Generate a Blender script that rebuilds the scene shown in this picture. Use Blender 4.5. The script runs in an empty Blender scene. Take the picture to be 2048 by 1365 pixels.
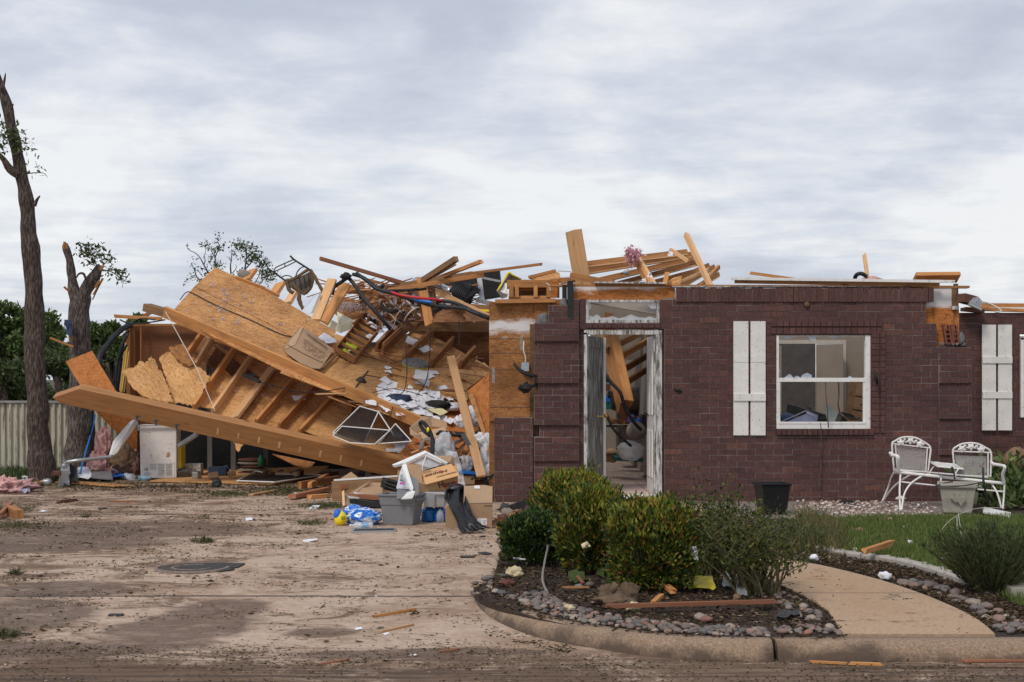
import bpy,bmesh,math,random
import numpy as np
from mathutils import Vector,Matrix,Euler,noise as mnoise
R = math.radians
random.seed(7); rng = np.random.default_rng(7)
sc = bpy.context.scene
C = sc.collection

# ---------------------------------------------------------------- camera
F,CX,HY,H = 2844.4,1024.0,758.0,1.7
cd = bpy.data.cameras.new("camera"); cam = bpy.data.objects.new("camera",cd); C.objects.link(cam)
cam.location = (0,0,H); cam.rotation_euler = (R(90),0,0)
cd.lens = 50.0; cd.sensor_width = 36.0; cd.shift_y = 75.5/2048; cd.clip_start = 0.1; cd.clip_end = 3000
sc.camera = cam

# ---------------------------------------------------------------- sky and sun
SUN_EL,SUN_AZ = 50,-32          # azimuth from behind the camera, from the left
world = bpy.data.worlds.new("World"); sc.world = world; world.use_nodes = True
nt = world.node_tree; nt.nodes.clear()
def nn(nt,typ,**kw):
    n = nt.nodes.new(typ)
    for k,v in kw.items():
        if k.startswith('i_'):
            key = k[2:]
            key = int(key) if key.isdigit() else key
            n.inputs[key].default_value = v
        else: setattr(n,k,v)
    return n
def ramp(nt,fac,stops,interp='LINEAR'):
    n = nt.nodes.new('ShaderNodeValToRGB'); cr = n.color_ramp; cr.interpolation = interp
    while len(cr.elements) < len(stops): cr.elements.new(0.5)
    for e,(p,c) in zip(cr.elements,stops):
        e.position = p; e.color = (c[0],c[1],c[2],1) if hasattr(c,'__len__') else (c,c,c,1)
    nt.links.new(fac,n.inputs[0]); return n.outputs[0]
def mixc(nt,fac,a,b,mode='MIX'):
    n = nt.nodes.new('ShaderNodeMix'); n.data_type = 'RGBA'; n.blend_type = mode
    for idx,v in ((0,fac),(6,a),(7,b)):
        if hasattr(v,'is_linked') or hasattr(v,'links'): nt.links.new(v,n.inputs[idx])
        else: n.inputs[idx].default_value = v if idx == 0 else ((v[0],v[1],v[2],1) if hasattr(v,'__len__') else (v,v,v,1))
    return n.outputs[2]
def mth(nt,op,a,b=None,c=None,clamp=False):
    n = nt.nodes.new('ShaderNodeMath'); n.operation = op; n.use_clamp = clamp
    for i,v in enumerate((a,b,c)):
        if v is None: continue
        if hasattr(v,'links'): nt.links.new(v,n.inputs[i])
        else: n.inputs[i].default_value = v
    return n.outputs[0]
sky = nn(nt,'ShaderNodeTexSky'); sky.sky_type = 'NISHITA'; sky.sun_disc = False
sky.sun_elevation = R(SUN_EL); sky.sun_rotation = R(180 + SUN_AZ)
tc = nn(nt,'ShaderNodeTexCoord'); sep = nn(nt,'ShaderNodeSeparateXYZ'); nt.links.new(tc.outputs['Generated'],sep.inputs[0])
zz = mth(nt,'ADD',mth(nt,'MAXIMUM',sep.outputs[2],0.0),0.055)
cmb = nn(nt,'ShaderNodeCombineXYZ')
nt.links.new(mth(nt,'DIVIDE',sep.outputs[0],zz),cmb.inputs[0]); nt.links.new(mth(nt,'DIVIDE',sep.outputs[1],zz),cmb.inputs[1])
def skynoise(scale,loc,det,rough,dist=0.0,sc3=(1,1,1)):
    mp = nn(nt,'ShaderNodeMapping'); nt.links.new(cmb.outputs[0],mp.inputs[0])
    mp.inputs['Location'].default_value = loc; mp.inputs['Scale'].default_value = sc3
    n = nn(nt,'ShaderNodeTexNoise'); n.inputs['Scale'].default_value = scale; n.inputs['Detail'].default_value = det
    n.inputs['Roughness'].default_value = rough; n.inputs['Distortion'].default_value = dist
    nt.links.new(mp.outputs[0],n.inputs[0]); return n.outputs[0]
n1 = skynoise(0.42,(4.3,1.7,0),7,0.55,0.35,(1,.8,1))
n2 = skynoise(2.2,(8.1,3.3,2),9,0.62,0.3)
# billows seen side-on low in the sky: noise on the direction itself
mp2 = nn(nt,'ShaderNodeMapping'); nt.links.new(tc.outputs['Generated'],mp2.inputs[0]); mp2.inputs['Scale'].default_value = (4.6,4.6,9.0); mp2.inputs['Location'].default_value = (3.1,0.4,1.2)
n3 = nn(nt,'ShaderNodeTexNoise'); n3.inputs['Scale'].default_value = 1.0; n3.inputs['Detail'].default_value = 8; n3.inputs['Roughness'].default_value = .55; n3.inputs['Distortion'].default_value = .3
nt.links.new(mp2.outputs[0],n3.inputs[0])
v = mth(nt,'ADD',mth(nt,'MULTIPLY',n1,0.34),mth(nt,'ADD',mth(nt,'MULTIPLY',n2,0.20),mth(nt,'MULTIPLY',n3.outputs[0],0.50)))
elev = mth(nt,'ABSOLUTE',mth(nt,'SUBTRACT',sep.outputs[2],0.115))
v = mth(nt,'SUBTRACT',v,mth(nt,'MULTIPLY',mth(nt,'MINIMUM',elev,0.25),0.42))
cloud = ramp(nt,v,[(0.35,(4.4,4.7,5.6)),(0.42,(5.0,5.35,6.2)),(0.47,(5.8,6.15,6.9)),(0.515,(7.0,7.2,7.6)),(0.56,(8.1,8.15,8.25))])
CLOUD = cloud
cm = mixc(nt,0.9,sky.outputs[0],cloud)
cmv = nn(nt,'ShaderNodeVectorMath',operation='SCALE'); nt.links.new(cm,cmv.inputs[0]); cmv.inputs['Scale'].default_value = 1.0
bg = nn(nt,'ShaderNodeBackground'); bg.inputs[1].default_value = 0.1
nt.links.new(cmv.outputs[0],bg.inputs[0])
wo = nn(nt,'ShaderNodeOutputWorld'); nt.links.new(bg.outputs[0],wo.inputs[0])
sl = bpy.data.lights.new("sun",'SUN'); sun = bpy.data.objects.new("sun",sl); C.objects.link(sun)
sl.energy = 1.5; sl.angle = R(14); sl.color = (1.0,0.92,0.82)
sun.rotation_euler = (R(90 - SUN_EL),0,R(SUN_AZ))
sc.view_settings.view_transform = 'Standard'; sc.view_settings.look = 'None'
sc.view_settings.exposure = 0.18; sc.view_settings.gamma = 1.0
sc.cycles.max_bounces = 6; sc.cycles.transparent_max_bounces = 12

# ---------------------------------------------------------------- geometry helpers
def W(px,py,d): return Vector(((px-CX)*d/F,d,H-(py-HY)*d/F))
def G(px,py,z=0.12): return W(px,py,(H-z)*F/(py-HY))
def gz(y): t = min(1,max(0,(y-8.6)/7.0)); return 0.105*t
def GD(px,py,up=0.0):
    z = 0.0
    for _ in range(12): p = G(px,py,z); z = gz(p.y)
    p.z += up; return p
def pinv(*pts):      # plane through three (px, py, depth) points, returned as a function of the pixel
    A = np.array([[1,p[0],p[1]] for p in pts]); b = np.array([1/p[2] for p in pts]); s = np.linalg.solve(A,b)
    return lambda px,py,off=0.0: W(px,py,1/(s[0]+s[1]*px+s[2]*py) - off)
def vv(p): return p if isinstance(p,Vector) else Vector(p)
class MB:
    def __init__(s): s.v = []; s.f = []; s.uv = []; s.mi = []; s.sm = []
    def face(s,idx,uv,mi=0,sm=False): s.f.append(idx); s.uv += uv; s.mi.append(mi); s.sm.append(sm)
    def board(s,p0,p1,w,t,hint=(0,0,1),mi=0,jag=0.0,jag0=0.0,taper=1.0):
        p0,p1 = vv(p0),vv(p1); a = (p1-p0); L = a.length; a.normalize(); h = vv(hint).copy()
        wd = h - a*h.dot(a)
        if wd.length < 1e-4: wd = Vector((1,0,0)) - a*a.x
        wd.normalize(); td = a.cross(wd); b = len(s.v); ou,ov = random.random()*50,random.random()*50
        for e,(pp,sg) in enumerate(((p0,-1),(p1,1))):
            k = taper if e else 1.0; jj = jag if e else jag0
            for cw,ct in ((-1,-1),(1,-1),(1,1),(-1,1)):
                s.v.append(pp + wd*(cw*w*k/2) + td*(ct*t*k/2) + a*sg*random.uniform(0,jj))
        per = [0,w,w+t,2*w+t,2*w+2*t]
        for i in range(4):
            j = (i+1) % 4
            s.face([b+i,b+4+i,b+4+j,b+j][::-1],[(ou,ov+per[i+1]),(ou+L,ov+per[i+1]),(ou+L,ov+per[i]),(ou,ov+per[i])],mi)
        for e in (0,4):
            q = [b+e,b+e+1,b+e+2,b+e+3]; u = [(ou,ov),(ou+w*.05,ov),(ou+w*.05,ov+t),(ou,ov+t)]
            if e == 4: q = q[::-1]; u = u[::-1]
            s.face(q,u,mi)
        return s
    def hexa(s,p,mi=0,sm=False):   # 8 points: bottom ring 0-3, top ring 4-7
        b = len(s.v); s.v += [vv(x) for x in p]
        for q in ((3,2,1,0),(4,5,6,7),(0,1,5,4),(1,2,6,5),(2,3,7,6),(3,0,4,7)):
            P = [vv(p[i]) for i in q]; e1 = (P[1]-P[0]).length; e2 = (P[2]-P[1]).length
            s.face([b+i for i in q],[(0,0),(e1,0),(e1,e2),(0,e2)],mi,sm)
        return s
    def box(s,c,size,rot=None,mi=0,taper=1.0):
        x,y,z = [k/2 for k in size]; c = vv(c); M = rot if rot is not None else Matrix.Identity(3)
        if isinstance(M,(tuple,Euler)): M = Euler(M).to_matrix()
        P = [c + M @ Vector(q) for q in ((-x*taper,-y*taper,-z),(x*taper,-y*taper,-z),(x*taper,y*taper,-z),(-x*taper,y*taper,-z),(-x,-y,z),(x,-y,z),(x,y,z),(-x,y,z))]
        return s.hexa(P,mi)
    def bb(s,a,b,mi=0): 
        return s.box([(a[i]+b[i])/2 for i in range(3)],[abs(b[i]-a[i]) for i in range(3)],mi=mi)
    def slab(s,pts,t=0.012,mi=0,away=Vector((0,1,0)),ang=0.0,holes=None):
        P = [vv(p) for p in pts]; n = Vector((0,0,0)); c = sum(P,Vector())/len(P)
        for i in range(len(P)): n += (P[i]-c).cross(P[(i+1) % len(P)]-c)
        n.normalize()
        if n.dot(away) > 0: n = -n; P = P[::-1]
        u = (P[1]-P[0]); u -= n*u.dot(n); u.normalize(); w = n.cross(u)
        if ang: ca,sa = math.cos(ang),math.sin(ang); u,w = u*ca+w*sa,w*ca-u*sa
        b = len(s.v); m = len(P); s.v += P; s.v += [p-n*t for p in P]; ou,ov = random.random()*40,random.random()*40
        uv = [(ou+(p-c).dot(u),ov+(p-c).dot(w)) for p in P]
        s.face(list(range(b,b+m)),uv,mi); s.face(list(range(b+2*m-1,b+m-1,-1)),uv[::-1],mi)
        for i in range(m):
            j = (i+1) % m
            s.face([b+i,b+m+i,b+m+j,b+j],[uv[i],(uv[i][0]+.01,uv[i][1]+t),(uv[j][0]+.01,uv[j][1]+t),uv[j]],mi)
        return s
    def tube(s,pts,r,n=8,mi=0,rough=0.0,cap=True,fr=3.0,flat=1.0):
        P = [vv(p) for p in pts]; m = len(P); rr = r if hasattr(r,'__len__') else [r]*m; b = len(s.v); L = 0
        up = Vector((0,0,1)); T0 = (P[1]-P[0]).normalized()
        if abs(T0.z) > .9: up = Vector((0,1,0))
        x = up.cross(T0).normalized(); o = random.random()*20
        rows = []
        for i in range(m):
            T = (P[min(i+1,m-1)]-P[max(i-1,0)]).normalized(); x = (x - T*x.dot(T)).normalized(); y = T.cross(x)
            if i: L += (P[i]-P[i-1]).length
            rows.append(L)
            for k in range(n):
                a = 2*math.pi*k/n; q = x*math.cos(a)+y*math.sin(a)*flat; rad = rr[i]
                if rough: rad *= 1 + rough*mnoise.noise((P[i]+q*rr[i]*1.0)*fr + Vector((o,o,0)))
                s.v.append(P[i]+q*rad)
        for i in range(m-1):
            for k in range(n):
                k2 = (k+1) % n; c = 2*math.pi*rr[i]/n
                s.face([b+i*n+k,b+i*n+k2,b+(i+1)*n+k2,b+(i+1)*n+k],[(rows[i]+o,k*c),(rows[i]+o,(k+1)*c),(rows[i+1]+o,(k+1)*c),(rows[i+1]+o,k*c)],mi,n > 5)
        if cap:
            s.face([b+k for k in range(n)][::-1],[(0,0)]*n,mi); s.face([b+(m-1)*n+k for k in range(n)],[(0,0)]*n,mi)
        return s
    def lathe(s,prof,c=(0,0,0),n=20,M=None,mi=0):
        c = vv(c); M = M if M is not None else Matrix.Identity(3); b = len(s.v)
        for r,z in prof:
            for k in range(n): a = 2*math.pi*k/n; s.v.append(c + M @ Vector((r*math.cos(a),r*math.sin(a),z)))
        for i in range(len(prof)-1):
            for k in range(n):
                k2 = (k+1) % n; s.face([b+i*n+k,b+i*n+k2,b+(i+1)*n+k2,b+(i+1)*n+k],[(k/n,i),((k+1)/n,i),((k+1)/n,i+1),(k/n,i+1)],mi,True)
        return s
    def blob(s,c,rad,seed=0,amp=.25,fr=1.2,nu=14,nv=9,M=None,mi=0,pinch=0,flatten=0,uvs=1.0,hh=.9):
        c = vv(c); M = M if M is not None else Matrix.Identity(3); b = len(s.v); off = Vector((seed*3.7,seed*1.3,seed*.7))
        rx,ry,rz = rad if hasattr(rad,'__len__') else (rad,)*3
        for i in range(nv+1):
            th = math.pi*i/nv
            for k in range(nu):
                ph = 2*math.pi*k/nu; d = Vector((math.sin(th)*math.cos(ph),math.sin(th)*math.sin(ph),math.cos(th)))
                q = mnoise.fractal(d*fr+off,hh,2.0,6 if hh < .8 else 4)
                if pinch: q = q*(1-pinch) + pinch*(1-2*abs(mnoise.noise(d*fr*2.2+off)))
                e = d*(1+amp*q); z = e.z*rz
                if flatten and z < -flatten*rz: z = -flatten*rz
                s.v.append(c + M @ Vector((e.x*rx,e.y*ry,z)))
        for i in range(nv):
            for k in range(nu):
                k2 = (k+1) % nu
                s.face([b+i*nu+k,b+(i+1)*nu+k,b+(i+1)*nu+k2,b+i*nu+k2],[(k*uvs/nu,i*uvs/nv),(k*uvs/nu,(i+1)*uvs/nv),((k+1)*uvs/nu,(i+1)*uvs/nv),((k+1)*uvs/nu,i*uvs/nv)],mi,True)
        return s
    def cloth(s,c4,nx=12,ny=12,amp=.03,fr=6,seed=0,sag=0.0,mi=0,ridge=True,edge=0.0):
        a,b_,c,d = [vv(p) for p in c4]; n = (b_-a).cross(d-a).normalized(); b0 = len(s.v)
        for j in range(ny+1):
            for i in range(nx+1):
                u,v_ = i/nx,j/ny; p = a*(1-u)*(1-v_)+b_*u*(1-v_)+c*u*v_+d*(1-u)*v_
                q = p*fr + Vector((seed,seed*2.1,0)); h = mnoise.fractal(q,.8,2.0,4)
                if ridge: h = 1-2*abs(h)
                dx = Vector((mnoise.noise(q*.6+Vector((9,0,0))),mnoise.noise(q*.6+Vector((0,9,0))),mnoise.noise(q*.6+Vector((0,0,9)))))
                s.v.append(p + n*(h*amp) + dx*edge + Vector((0,0,-sag*math.sin(math.pi*u)*math.sin(math.pi*v_))))
        for j in range(ny):
            for i in range(nx):
                q = b0+j*(nx+1)+i; s.face([q,q+1,q+nx+2,q+nx+1],[(i/nx,j/ny),((i+1)/nx,j/ny),((i+1)/nx,(j+1)/ny),(i/nx,(j+1)/ny)],mi,True)
        return s
    def build(s,name,mats,parent=None,origin=None,bevel=0.0):
        if not isinstance(mats,(list,tuple)): mats = [mats]
        if parent is not None: org = Vector(parent.get('_o',(0,0,0)))
        elif origin is not None: org = vv(origin)
        else:
            xs = [v.x for v in s.v]; ys = [v.y for v in s.v]; zs = [v.z for v in s.v]
            org = Vector(((min(xs)+max(xs))/2,(min(ys)+max(ys))/2,min(zs)))
        me = bpy.data.meshes.new(name); me.from_pydata([tuple(v-org) for v in s.v],[],s.f)
        uvl = me.uv_layers.new(name='UVMap'); uvl.data.foreach_set('uv',np.array(s.uv,dtype=np.float32).ravel())
        me.polygons.foreach_set('material_index',s.mi); me.polygons.foreach_set('use_smooth',s.sm)
        for m in mats: me.materials.append(m)
        me.update(); o = bpy.data.objects.new(name,me); C.objects.link(o)
        if parent is not None: o.parent = parent
        else: o.location = org
        if bevel:
            md = o.modifiers.new('bevel','BEVEL'); md.width = bevel; md.segments = 2; md.limit_method = 'ANGLE'
        o['_o'] = tuple(org) ; return o
def tag(o,label,cat,group=None,kind=None):
    o['label'] = label; o['category'] = cat
    if group: o['group'] = group
    if kind: o['kind'] = kind
    return o
def thing(name,label,cat,loc,group=None):
    o = bpy.data.objects.new(name,None); C.objects.link(o); o.location = vv(loc); o.empty_display_size = .1
    o['_o'] = tuple(vv(loc)); return tag(o,label,cat,group)
def struct(o): o['kind'] = 'structure'; return o
def clone(root,loc,rot=None,label=None,scale=None):
    r = root.copy(); C.objects.link(r); r.location = loc
    if rot is not None: r.rotation_euler = rot
    if scale is not None: r.scale = scale
    if label: r['label'] = label
    for ch in list(root.children): c = ch.copy(); C.objects.link(c); c.parent = r
    return r

# ---------------------------------------------------------------- materials
def newmat(name):
    m = bpy.data.materials.new(name); m.use_nodes = True; nt = m.node_tree
    return m,nt,nt.nodes['Principled BSDF']
def coords(nt,kind='UV',scale=(1,1,1),loc=(0,0,0),rot=(0,0,0)):
    t = nt.nodes.new('ShaderNodeTexCoord'); mp = nt.nodes.new('ShaderNodeMapping')
    nt.links.new(t.outputs[kind],mp.inputs[0]); mp.inputs['Scale'].default_value = scale
    mp.inputs['Location'].default_value = loc; mp.inputs['Rotation'].default_value = rot; return mp.outputs[0]
def wcoords(nt,scale=(1,1,1),loc=(0,0,0),rot=(0,0,0)):
    g = nt.nodes.new('ShaderNodeNewGeometry'); mp = nt.nodes.new('ShaderNodeMapping'); nt.links.new(g.outputs['Position'],mp.inputs[0])
    mp.inputs['Scale'].default_value = scale; mp.inputs['Location'].default_value = loc; mp.inputs['Rotation'].default_value = rot; return mp.outputs[0]
def noi(nt,vec,scale,det=4,rough=.5,dist=0.0,out=0):
    n = nt.nodes.new('ShaderNodeTexNoise'); n.inputs['Scale'].default_value = scale; n.inputs['Detail'].default_value = det
    n.inputs['Roughness'].default_value = rough; n.inputs['Distortion'].default_value = dist; nt.links.new(vec,n.inputs[0]); return n.outputs[out]
def vor(nt,vec,scale,feat='F1',out='Distance',rnd=1.0):
    n = nt.nodes.new('ShaderNodeTexVoronoi'); n.feature = feat; n.inputs['Scale'].default_value = scale; n.inputs['Randomness'].default_value = rnd
    nt.links.new(vec,n.inputs['Vector']); return n.outputs[out]
def bump(nt,bs,h,strength=.3,dist=.01):
    b = nt.nodes.new('ShaderNodeBump'); b.inputs['Strength'].default_value = strength; b.inputs['Distance'].default_value = dist
    nt.links.new(h,b.inputs['Height']); nt.links.new(b.outputs[0],bs.inputs['Normal'])
def island(nt): return nt.nodes.new('ShaderNodeNewGeometry').outputs['Random Per Island']
def objrand(nt): return nt.nodes.new('ShaderNodeObjectInfo').outputs['Random']
def plain(name,col,rough=.6,metal=0.0,var=.12,nscale=8.0,dirt=0.0,dirtcol=(.08,.06,.05),spec=.4,trans=0.0,alpha=1.0,bmp=0.0,coat=0.0):
    m,nt,b = newmat(name)
    n = noi(nt,wcoords(nt),nscale,6,.6)
    c = mixc(nt,ramp(nt,n,[(.3,0),(.7,1)]),[x*(1-var) for x in col],[min(1,x*(1+var)) for x in col])
    if dirt:
        d = noi(nt,wcoords(nt,loc=(5,3,1)),nscale*1.7,8,.7)
        c = mixc(nt,ramp(nt,d,[(.62-dirt*.3,0),(.75-dirt*.2,1)]),c,dirtcol)
    nt.links.new(c,b.inputs['Base Color']); b.inputs['Roughness'].default_value = rough; b.inputs['Metallic'].default_value = metal
    b.inputs['Specular IOR Level'].default_value = spec; b.inputs['Coat Weight'].default_value = coat
    if trans: b.inputs['Transmission Weight'].default_value = trans
    if alpha < 1: b.inputs['Alpha'].default_value = alpha
    if bmp: bump(nt,b,n,bmp,.01)
    return m
def wood(name,c1,c2,gray=0.0,knots=True,rough=.75,stain=0.0):
    m,nt,b = newmat(name)
    g = noi(nt,coords(nt,'UV',(1.3,26,1)),1.0,6,.65,.8)
    fine = noi(nt,coords(nt,'UV',(6,190,1)),1.0,3,.6)
    col = mixc(nt,ramp(nt,g,[(.32,0),(.5,.55),(.68,1)]),c1,c2)
    col = mixc(nt,.35,col,mixc(nt,fine,[x*.7 for x in c1],[min(1,x*1.15) for x in c2]))
    if knots:
        k = vor(nt,coords(nt,'UV',(1.6,7,1)),1.0)
        col = mixc(nt,ramp(nt,k,[(.05,.9),(.11,0)]),col,[x*.3 for x in c1])
    big = noi(nt,coords(nt,'UV',(1.1,3,1),(7,2,0)),1.0,5,.6)
    if gray: col = mixc(nt,mth(nt,'MULTIPLY',ramp(nt,big,[(.4,0),(.7,1)]),gray),col,(.14,.11,.09))
    if stain: col = mixc(nt,mth(nt,'MULTIPLY',ramp(nt,noi(nt,coords(nt,'UV',(2,9,1),(3,9,0)),1.0,6,.7),[(.5,0),(.62,1)]),stain),col,(.05,.035,.025))
    r = island(nt); col = mixc(nt,1.0,col,ramp(nt,r,[(0,(.78,.75,.73)),(.5,(.95,.95,.95)),(1,(1.12,1.1,1.05))]),'MULTIPLY')
    o = objrand(nt); col = mixc(nt,1.0,col,ramp(nt,o,[(0,(.62,.60,.60)),(.3,(.85,.82,.80)),(1,(1.12,1.12,1.12))]),'MULTIPLY')
    nt.links.new(col,b.inputs['Base Color']); b.inputs['Roughness'].default_value = rough; b.inputs['Specular IOR Level'].default_value = .2
    bump(nt,b,g,.25,.004); return m
def osb(name,c1,c2,c3,stain=.3,fl=1.0):
    m,nt,b = newmat(name); cols = []
    base = coords(nt,'UV')
    wv = nn(nt,'ShaderNodeVectorMath',operation='ADD'); wn = nn(nt,'ShaderNodeVectorMath',operation='SCALE'); wn.inputs['Scale'].default_value = .06
    nt.links.new(noi(nt,base,9,2,.5,out=1),wn.inputs[0]); nt.links.new(base,wv.inputs[0]); nt.links.new(wn.outputs[0],wv.inputs[1])
    cellv = []
    for ang,s1,s2,l in ((15,9,46,0),(-28,11,50,5),(70,10,40,9)):
        mp = nn(nt,'ShaderNodeMapping'); nt.links.new(wv.outputs[0],mp.inputs[0]); mp.inputs['Rotation'].default_value = (0,0,R(ang)); mp.inputs['Scale'].default_value = (s1*fl,s2*fl,1); mp.inputs['Location'].default_value = (l,l,0)
        cellv.append(vor(nt,mp.outputs[0],1.0,out='Color'))
    sel = noi(nt,base,14*fl,3,.6)
    a = mixc(nt,ramp(nt,sel,[(.46,0),(.5,1)]),cellv[0],cellv[1]); a = mixc(nt,ramp(nt,noi(nt,coords(nt,'UV',loc=(8,8,0)),12*fl,3,.6),[(.54,0),(.58,1)]),a,cellv[2])
    sp = nn(nt,'ShaderNodeSeparateColor'); nt.links.new(a,sp.inputs[0])
    col = ramp(nt,sp.outputs[0],[(0,[x*.85 for x in c1]),(.25,[(x+y)/2 for x,y in zip(c1,c2)]),(.6,c2),(1,[(x+y)/2 for x,y in zip(c2,c3)])])
    big = noi(nt,coords(nt,'UV',loc=(2,5,0)),1.6,6,.65)
    col = mixc(nt,mth(nt,'MULTIPLY',ramp(nt,big,[(.42,0),(.68,1)]),stain),col,[x*.38 for x in c1])
    nt.links.new(col,b.inputs['Base Color']); b.inputs['Roughness'].default_value = .72; b.inputs['Specular IOR Level'].default_value = .2
    bump(nt,b,sp.outputs[1],.35,.003); return m
def leafmat(name,stops,rough=.55,tr=.25):
    m,nt,b = newmat(name); r = island(nt); col = ramp(nt,r,stops)
    nt.links.new(col,b.inputs['Base Color']); b.inputs['Roughness'].default_value = rough; b.inputs['Specular IOR Level'].default_value = .3
    t = nn(nt,'ShaderNodeBsdfTranslucent'); nt.links.new(col,t.inputs[0]); mx = nn(nt,'ShaderNodeMixShader'); mx.inputs[0].default_value = tr
    nt.links.new(b.outputs[0],mx.inputs[1]); nt.links.new(t.outputs[0],mx.inputs[2]); nt.links.new(mx.outputs[0],nt.nodes['Material Output'].inputs[0]); return m
def film(name,col,alpha,rough=.25):      # thin clear plastic
    m,nt,b = newmat(name); b.inputs['Base Color'].default_value = (*col,1); b.inputs['Roughness'].default_value = rough
    bump(nt,b,noi(nt,wcoords(nt),13,4,.55,1.5),.5,.02); tp = nn(nt,'ShaderNodeBsdfTransparent'); mx = nn(nt,'ShaderNodeMixShader'); n = noi(nt,wcoords(nt),9,5,.6)
    nt.links.new(mth(nt,'MULTIPLY_ADD',n,.3,alpha-.15,clamp=True),mx.inputs[0])
    nt.links.new(tp.outputs[0],mx.inputs[1]); nt.links.new(b.outputs[0],mx.inputs[2]); nt.links.new(mx.outputs[0],nt.nodes['Material Output'].inputs[0]); return m
M = {}
M['pine'] = wood('pine',(.48,.20,.068),(.74,.38,.15),stain=.3)
M['pine_pale'] = wood('pine_pale',(.68,.37,.17),(.90,.57,.30),stain=.2)
M['pine_dark'] = wood('pine_dark',(.20,.11,.055),(.40,.235,.12),gray=.45,stain=.4)
M['pine_mid'] = wood('pine_mid',(.32,.135,.05),(.54,.26,.10),gray=.3,stain=.4)
M['cedar'] = wood('cedar',(.26,.10,.055),(.44,.20,.11),gray=.2)
M['glulam'] = wood('glulam',(.50,.225,.08),(.80,.43,.18),rough=.5,stain=.15)
M['redbrown'] = wood('redbrown',(.19,.075,.035),(.30,.135,.065),gray=.2,knots=False)
M['osb'] = osb('osb',(.38,.165,.058),(.60,.30,.115),(.84,.52,.25),.5,1.5)
M['osb_light'] = osb('osb_light',(.48,.235,.085),(.72,.39,.155),(.84,.54,.27),.35,1.5)
M['osb_orange'] = osb('osb_orange',(.34,.105,.03),(.50,.185,.052),(.64,.29,.10),.3,1.6)
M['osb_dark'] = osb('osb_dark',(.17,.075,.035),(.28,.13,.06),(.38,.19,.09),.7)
M['osb_wall'] = osb('osb_wall',(.24,.095,.035),(.37,.165,.058),(.50,.26,.10),.65,1.6)
M['card'] = plain('cardboard',(.40,.26,.155),.85,var=.1,nscale=5,dirt=.1,dirtcol=(.2,.13,.08))
M['card_pale'] = plain('cardboard_pale',(.52,.36,.23),.85,var=.08,nscale=5,dirt=.08,dirtcol=(.3,.2,.13))
M['paper'] = plain('paper',(.80,.81,.86),.7,var=.05)
M['paper_yellow'] = plain('paper_yellow',(.80,.74,.42),.7,var=.05)
M['white'] = plain('white_paint',(.80,.78,.75),.5,var=.06,dirt=.16,dirtcol=(.35,.28,.22))
M['white_plastic'] = plain('white_plastic',(.80,.80,.78),.35,var=.04,dirt=.05,dirtcol=(.5,.42,.35))
M['cream_plastic'] = plain('cream_plastic',(.70,.69,.50),.4,var=.05)
M['black'] = plain('black_plastic',(.012,.012,.013),.4,var=.2)
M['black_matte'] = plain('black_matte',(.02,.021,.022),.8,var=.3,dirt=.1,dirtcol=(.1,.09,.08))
M['hose'] = plain('black_rubber_hose',(.016,.019,.022),.55,var=.3,dirt=.12,dirtcol=(.16,.15,.14))
M['gray_plastic'] = plain('gray_plastic',(.20,.205,.215),.45,var=.06,nscale=20,dirt=.05,dirtcol=(.3,.26,.22))
M['gray_metal'] = plain('gray_metal',(.42,.43,.44),.4,.6,var=.15)
M['dark_metal'] = plain('dark_metal',(.05,.055,.06),.45,.3,var=.2)
M['red'] = plain('red_plastic',(.55,.02,.03),.4); M['blue'] = plain('blue_plastic',(.01,.16,.55),.4)
M['blue_jug'] = plain('blue_jug',(.005,.13,.42),.12,var=.3,nscale=12,coat=.5)
M['yellow'] = plain('yellow_plastic',(.85,.68,.02),.35)
M['pink'] = plain('pink_insulation',(.62,.35,.33),.95,var=.25,nscale=14,bmp=.8)
M['pink_bright'] = plain('pink_insulation_bright',(.72,.36,.42),.95,var=.25,nscale=20,bmp=.8)
M['kraft'] = plain('kraft_paper',(.22,.135,.08),.9,var=.25)
M['fluff'] = plain('fluff',(.62,.55,.57),.95,var=.2,nscale=20,bmp=.6)
M['blue_tarp'] = plain('blue_tarp',(.02,.16,.62),.4,var=.3)
M['clear'] = film('clear_plastic',(.82,.86,.92),.45)
M['clear2'] = film('clear_tote',(.80,.84,.90),.55,.2)
M['bagwhite'] = film('white_bag',(.88,.89,.95),.82,.3)
M['screenmesh'] = film('screen_mesh',(.012,.013,.016),.45,.9)
M['blackbag'] = plain('black_bag',(.006,.006,.007),.33,var=.3,coat=.12,nscale=22,bmp=1.0)
M['gypsum'] = plain('gypsum',(.25,.215,.18),.9,var=.12,nscale=4,dirt=.12,dirtcol=(.2,.17,.14))
M['interior'] = plain('interior_paint',(.25,.21,.17),.85,var=.1,nscale=3,dirt=.15,dirtcol=(.22,.18,.15))
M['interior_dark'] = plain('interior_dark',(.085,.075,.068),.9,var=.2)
M['leather'] = plain('brown_leather',(.07,.055,.048),.4,var=.2)
M['sofa_cloth'] = plain('sofa_cloth',(.42,.36,.31),.85,var=.1)
M['teal'] = plain('teal',(.01,.10,.09),.5); M['lilac'] = plain('lilac_plastic',(.50,.50,.66),.3,alpha=.85)
M['purple'] = plain('purple_cloth',(.12,.09,.28),.8); M['silver'] = plain('silver',(.62,.62,.64),.25,.8,var=.2,nscale=18,bmp=.5)
M['stucco'] = plain('planter_stone',(.37,.345,.285),.85,var=.12,nscale=9,dirt=.12,dirtcol=(.16,.13,.10),bmp=.2)
M['green_paint'] = plain('yellow_green',(.45,.55,.02),.6); M['rust'] = plain('rust_brown',(.13,.05,.03),.7)
M['ink'] = plain('black_ink',(.02,.018,.018),.8); M['redink'] = plain('red_ink',(.55,.03,.03),.8); M['grayink'] = plain('gray_ink',(.17,.12,.085),.9)
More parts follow.
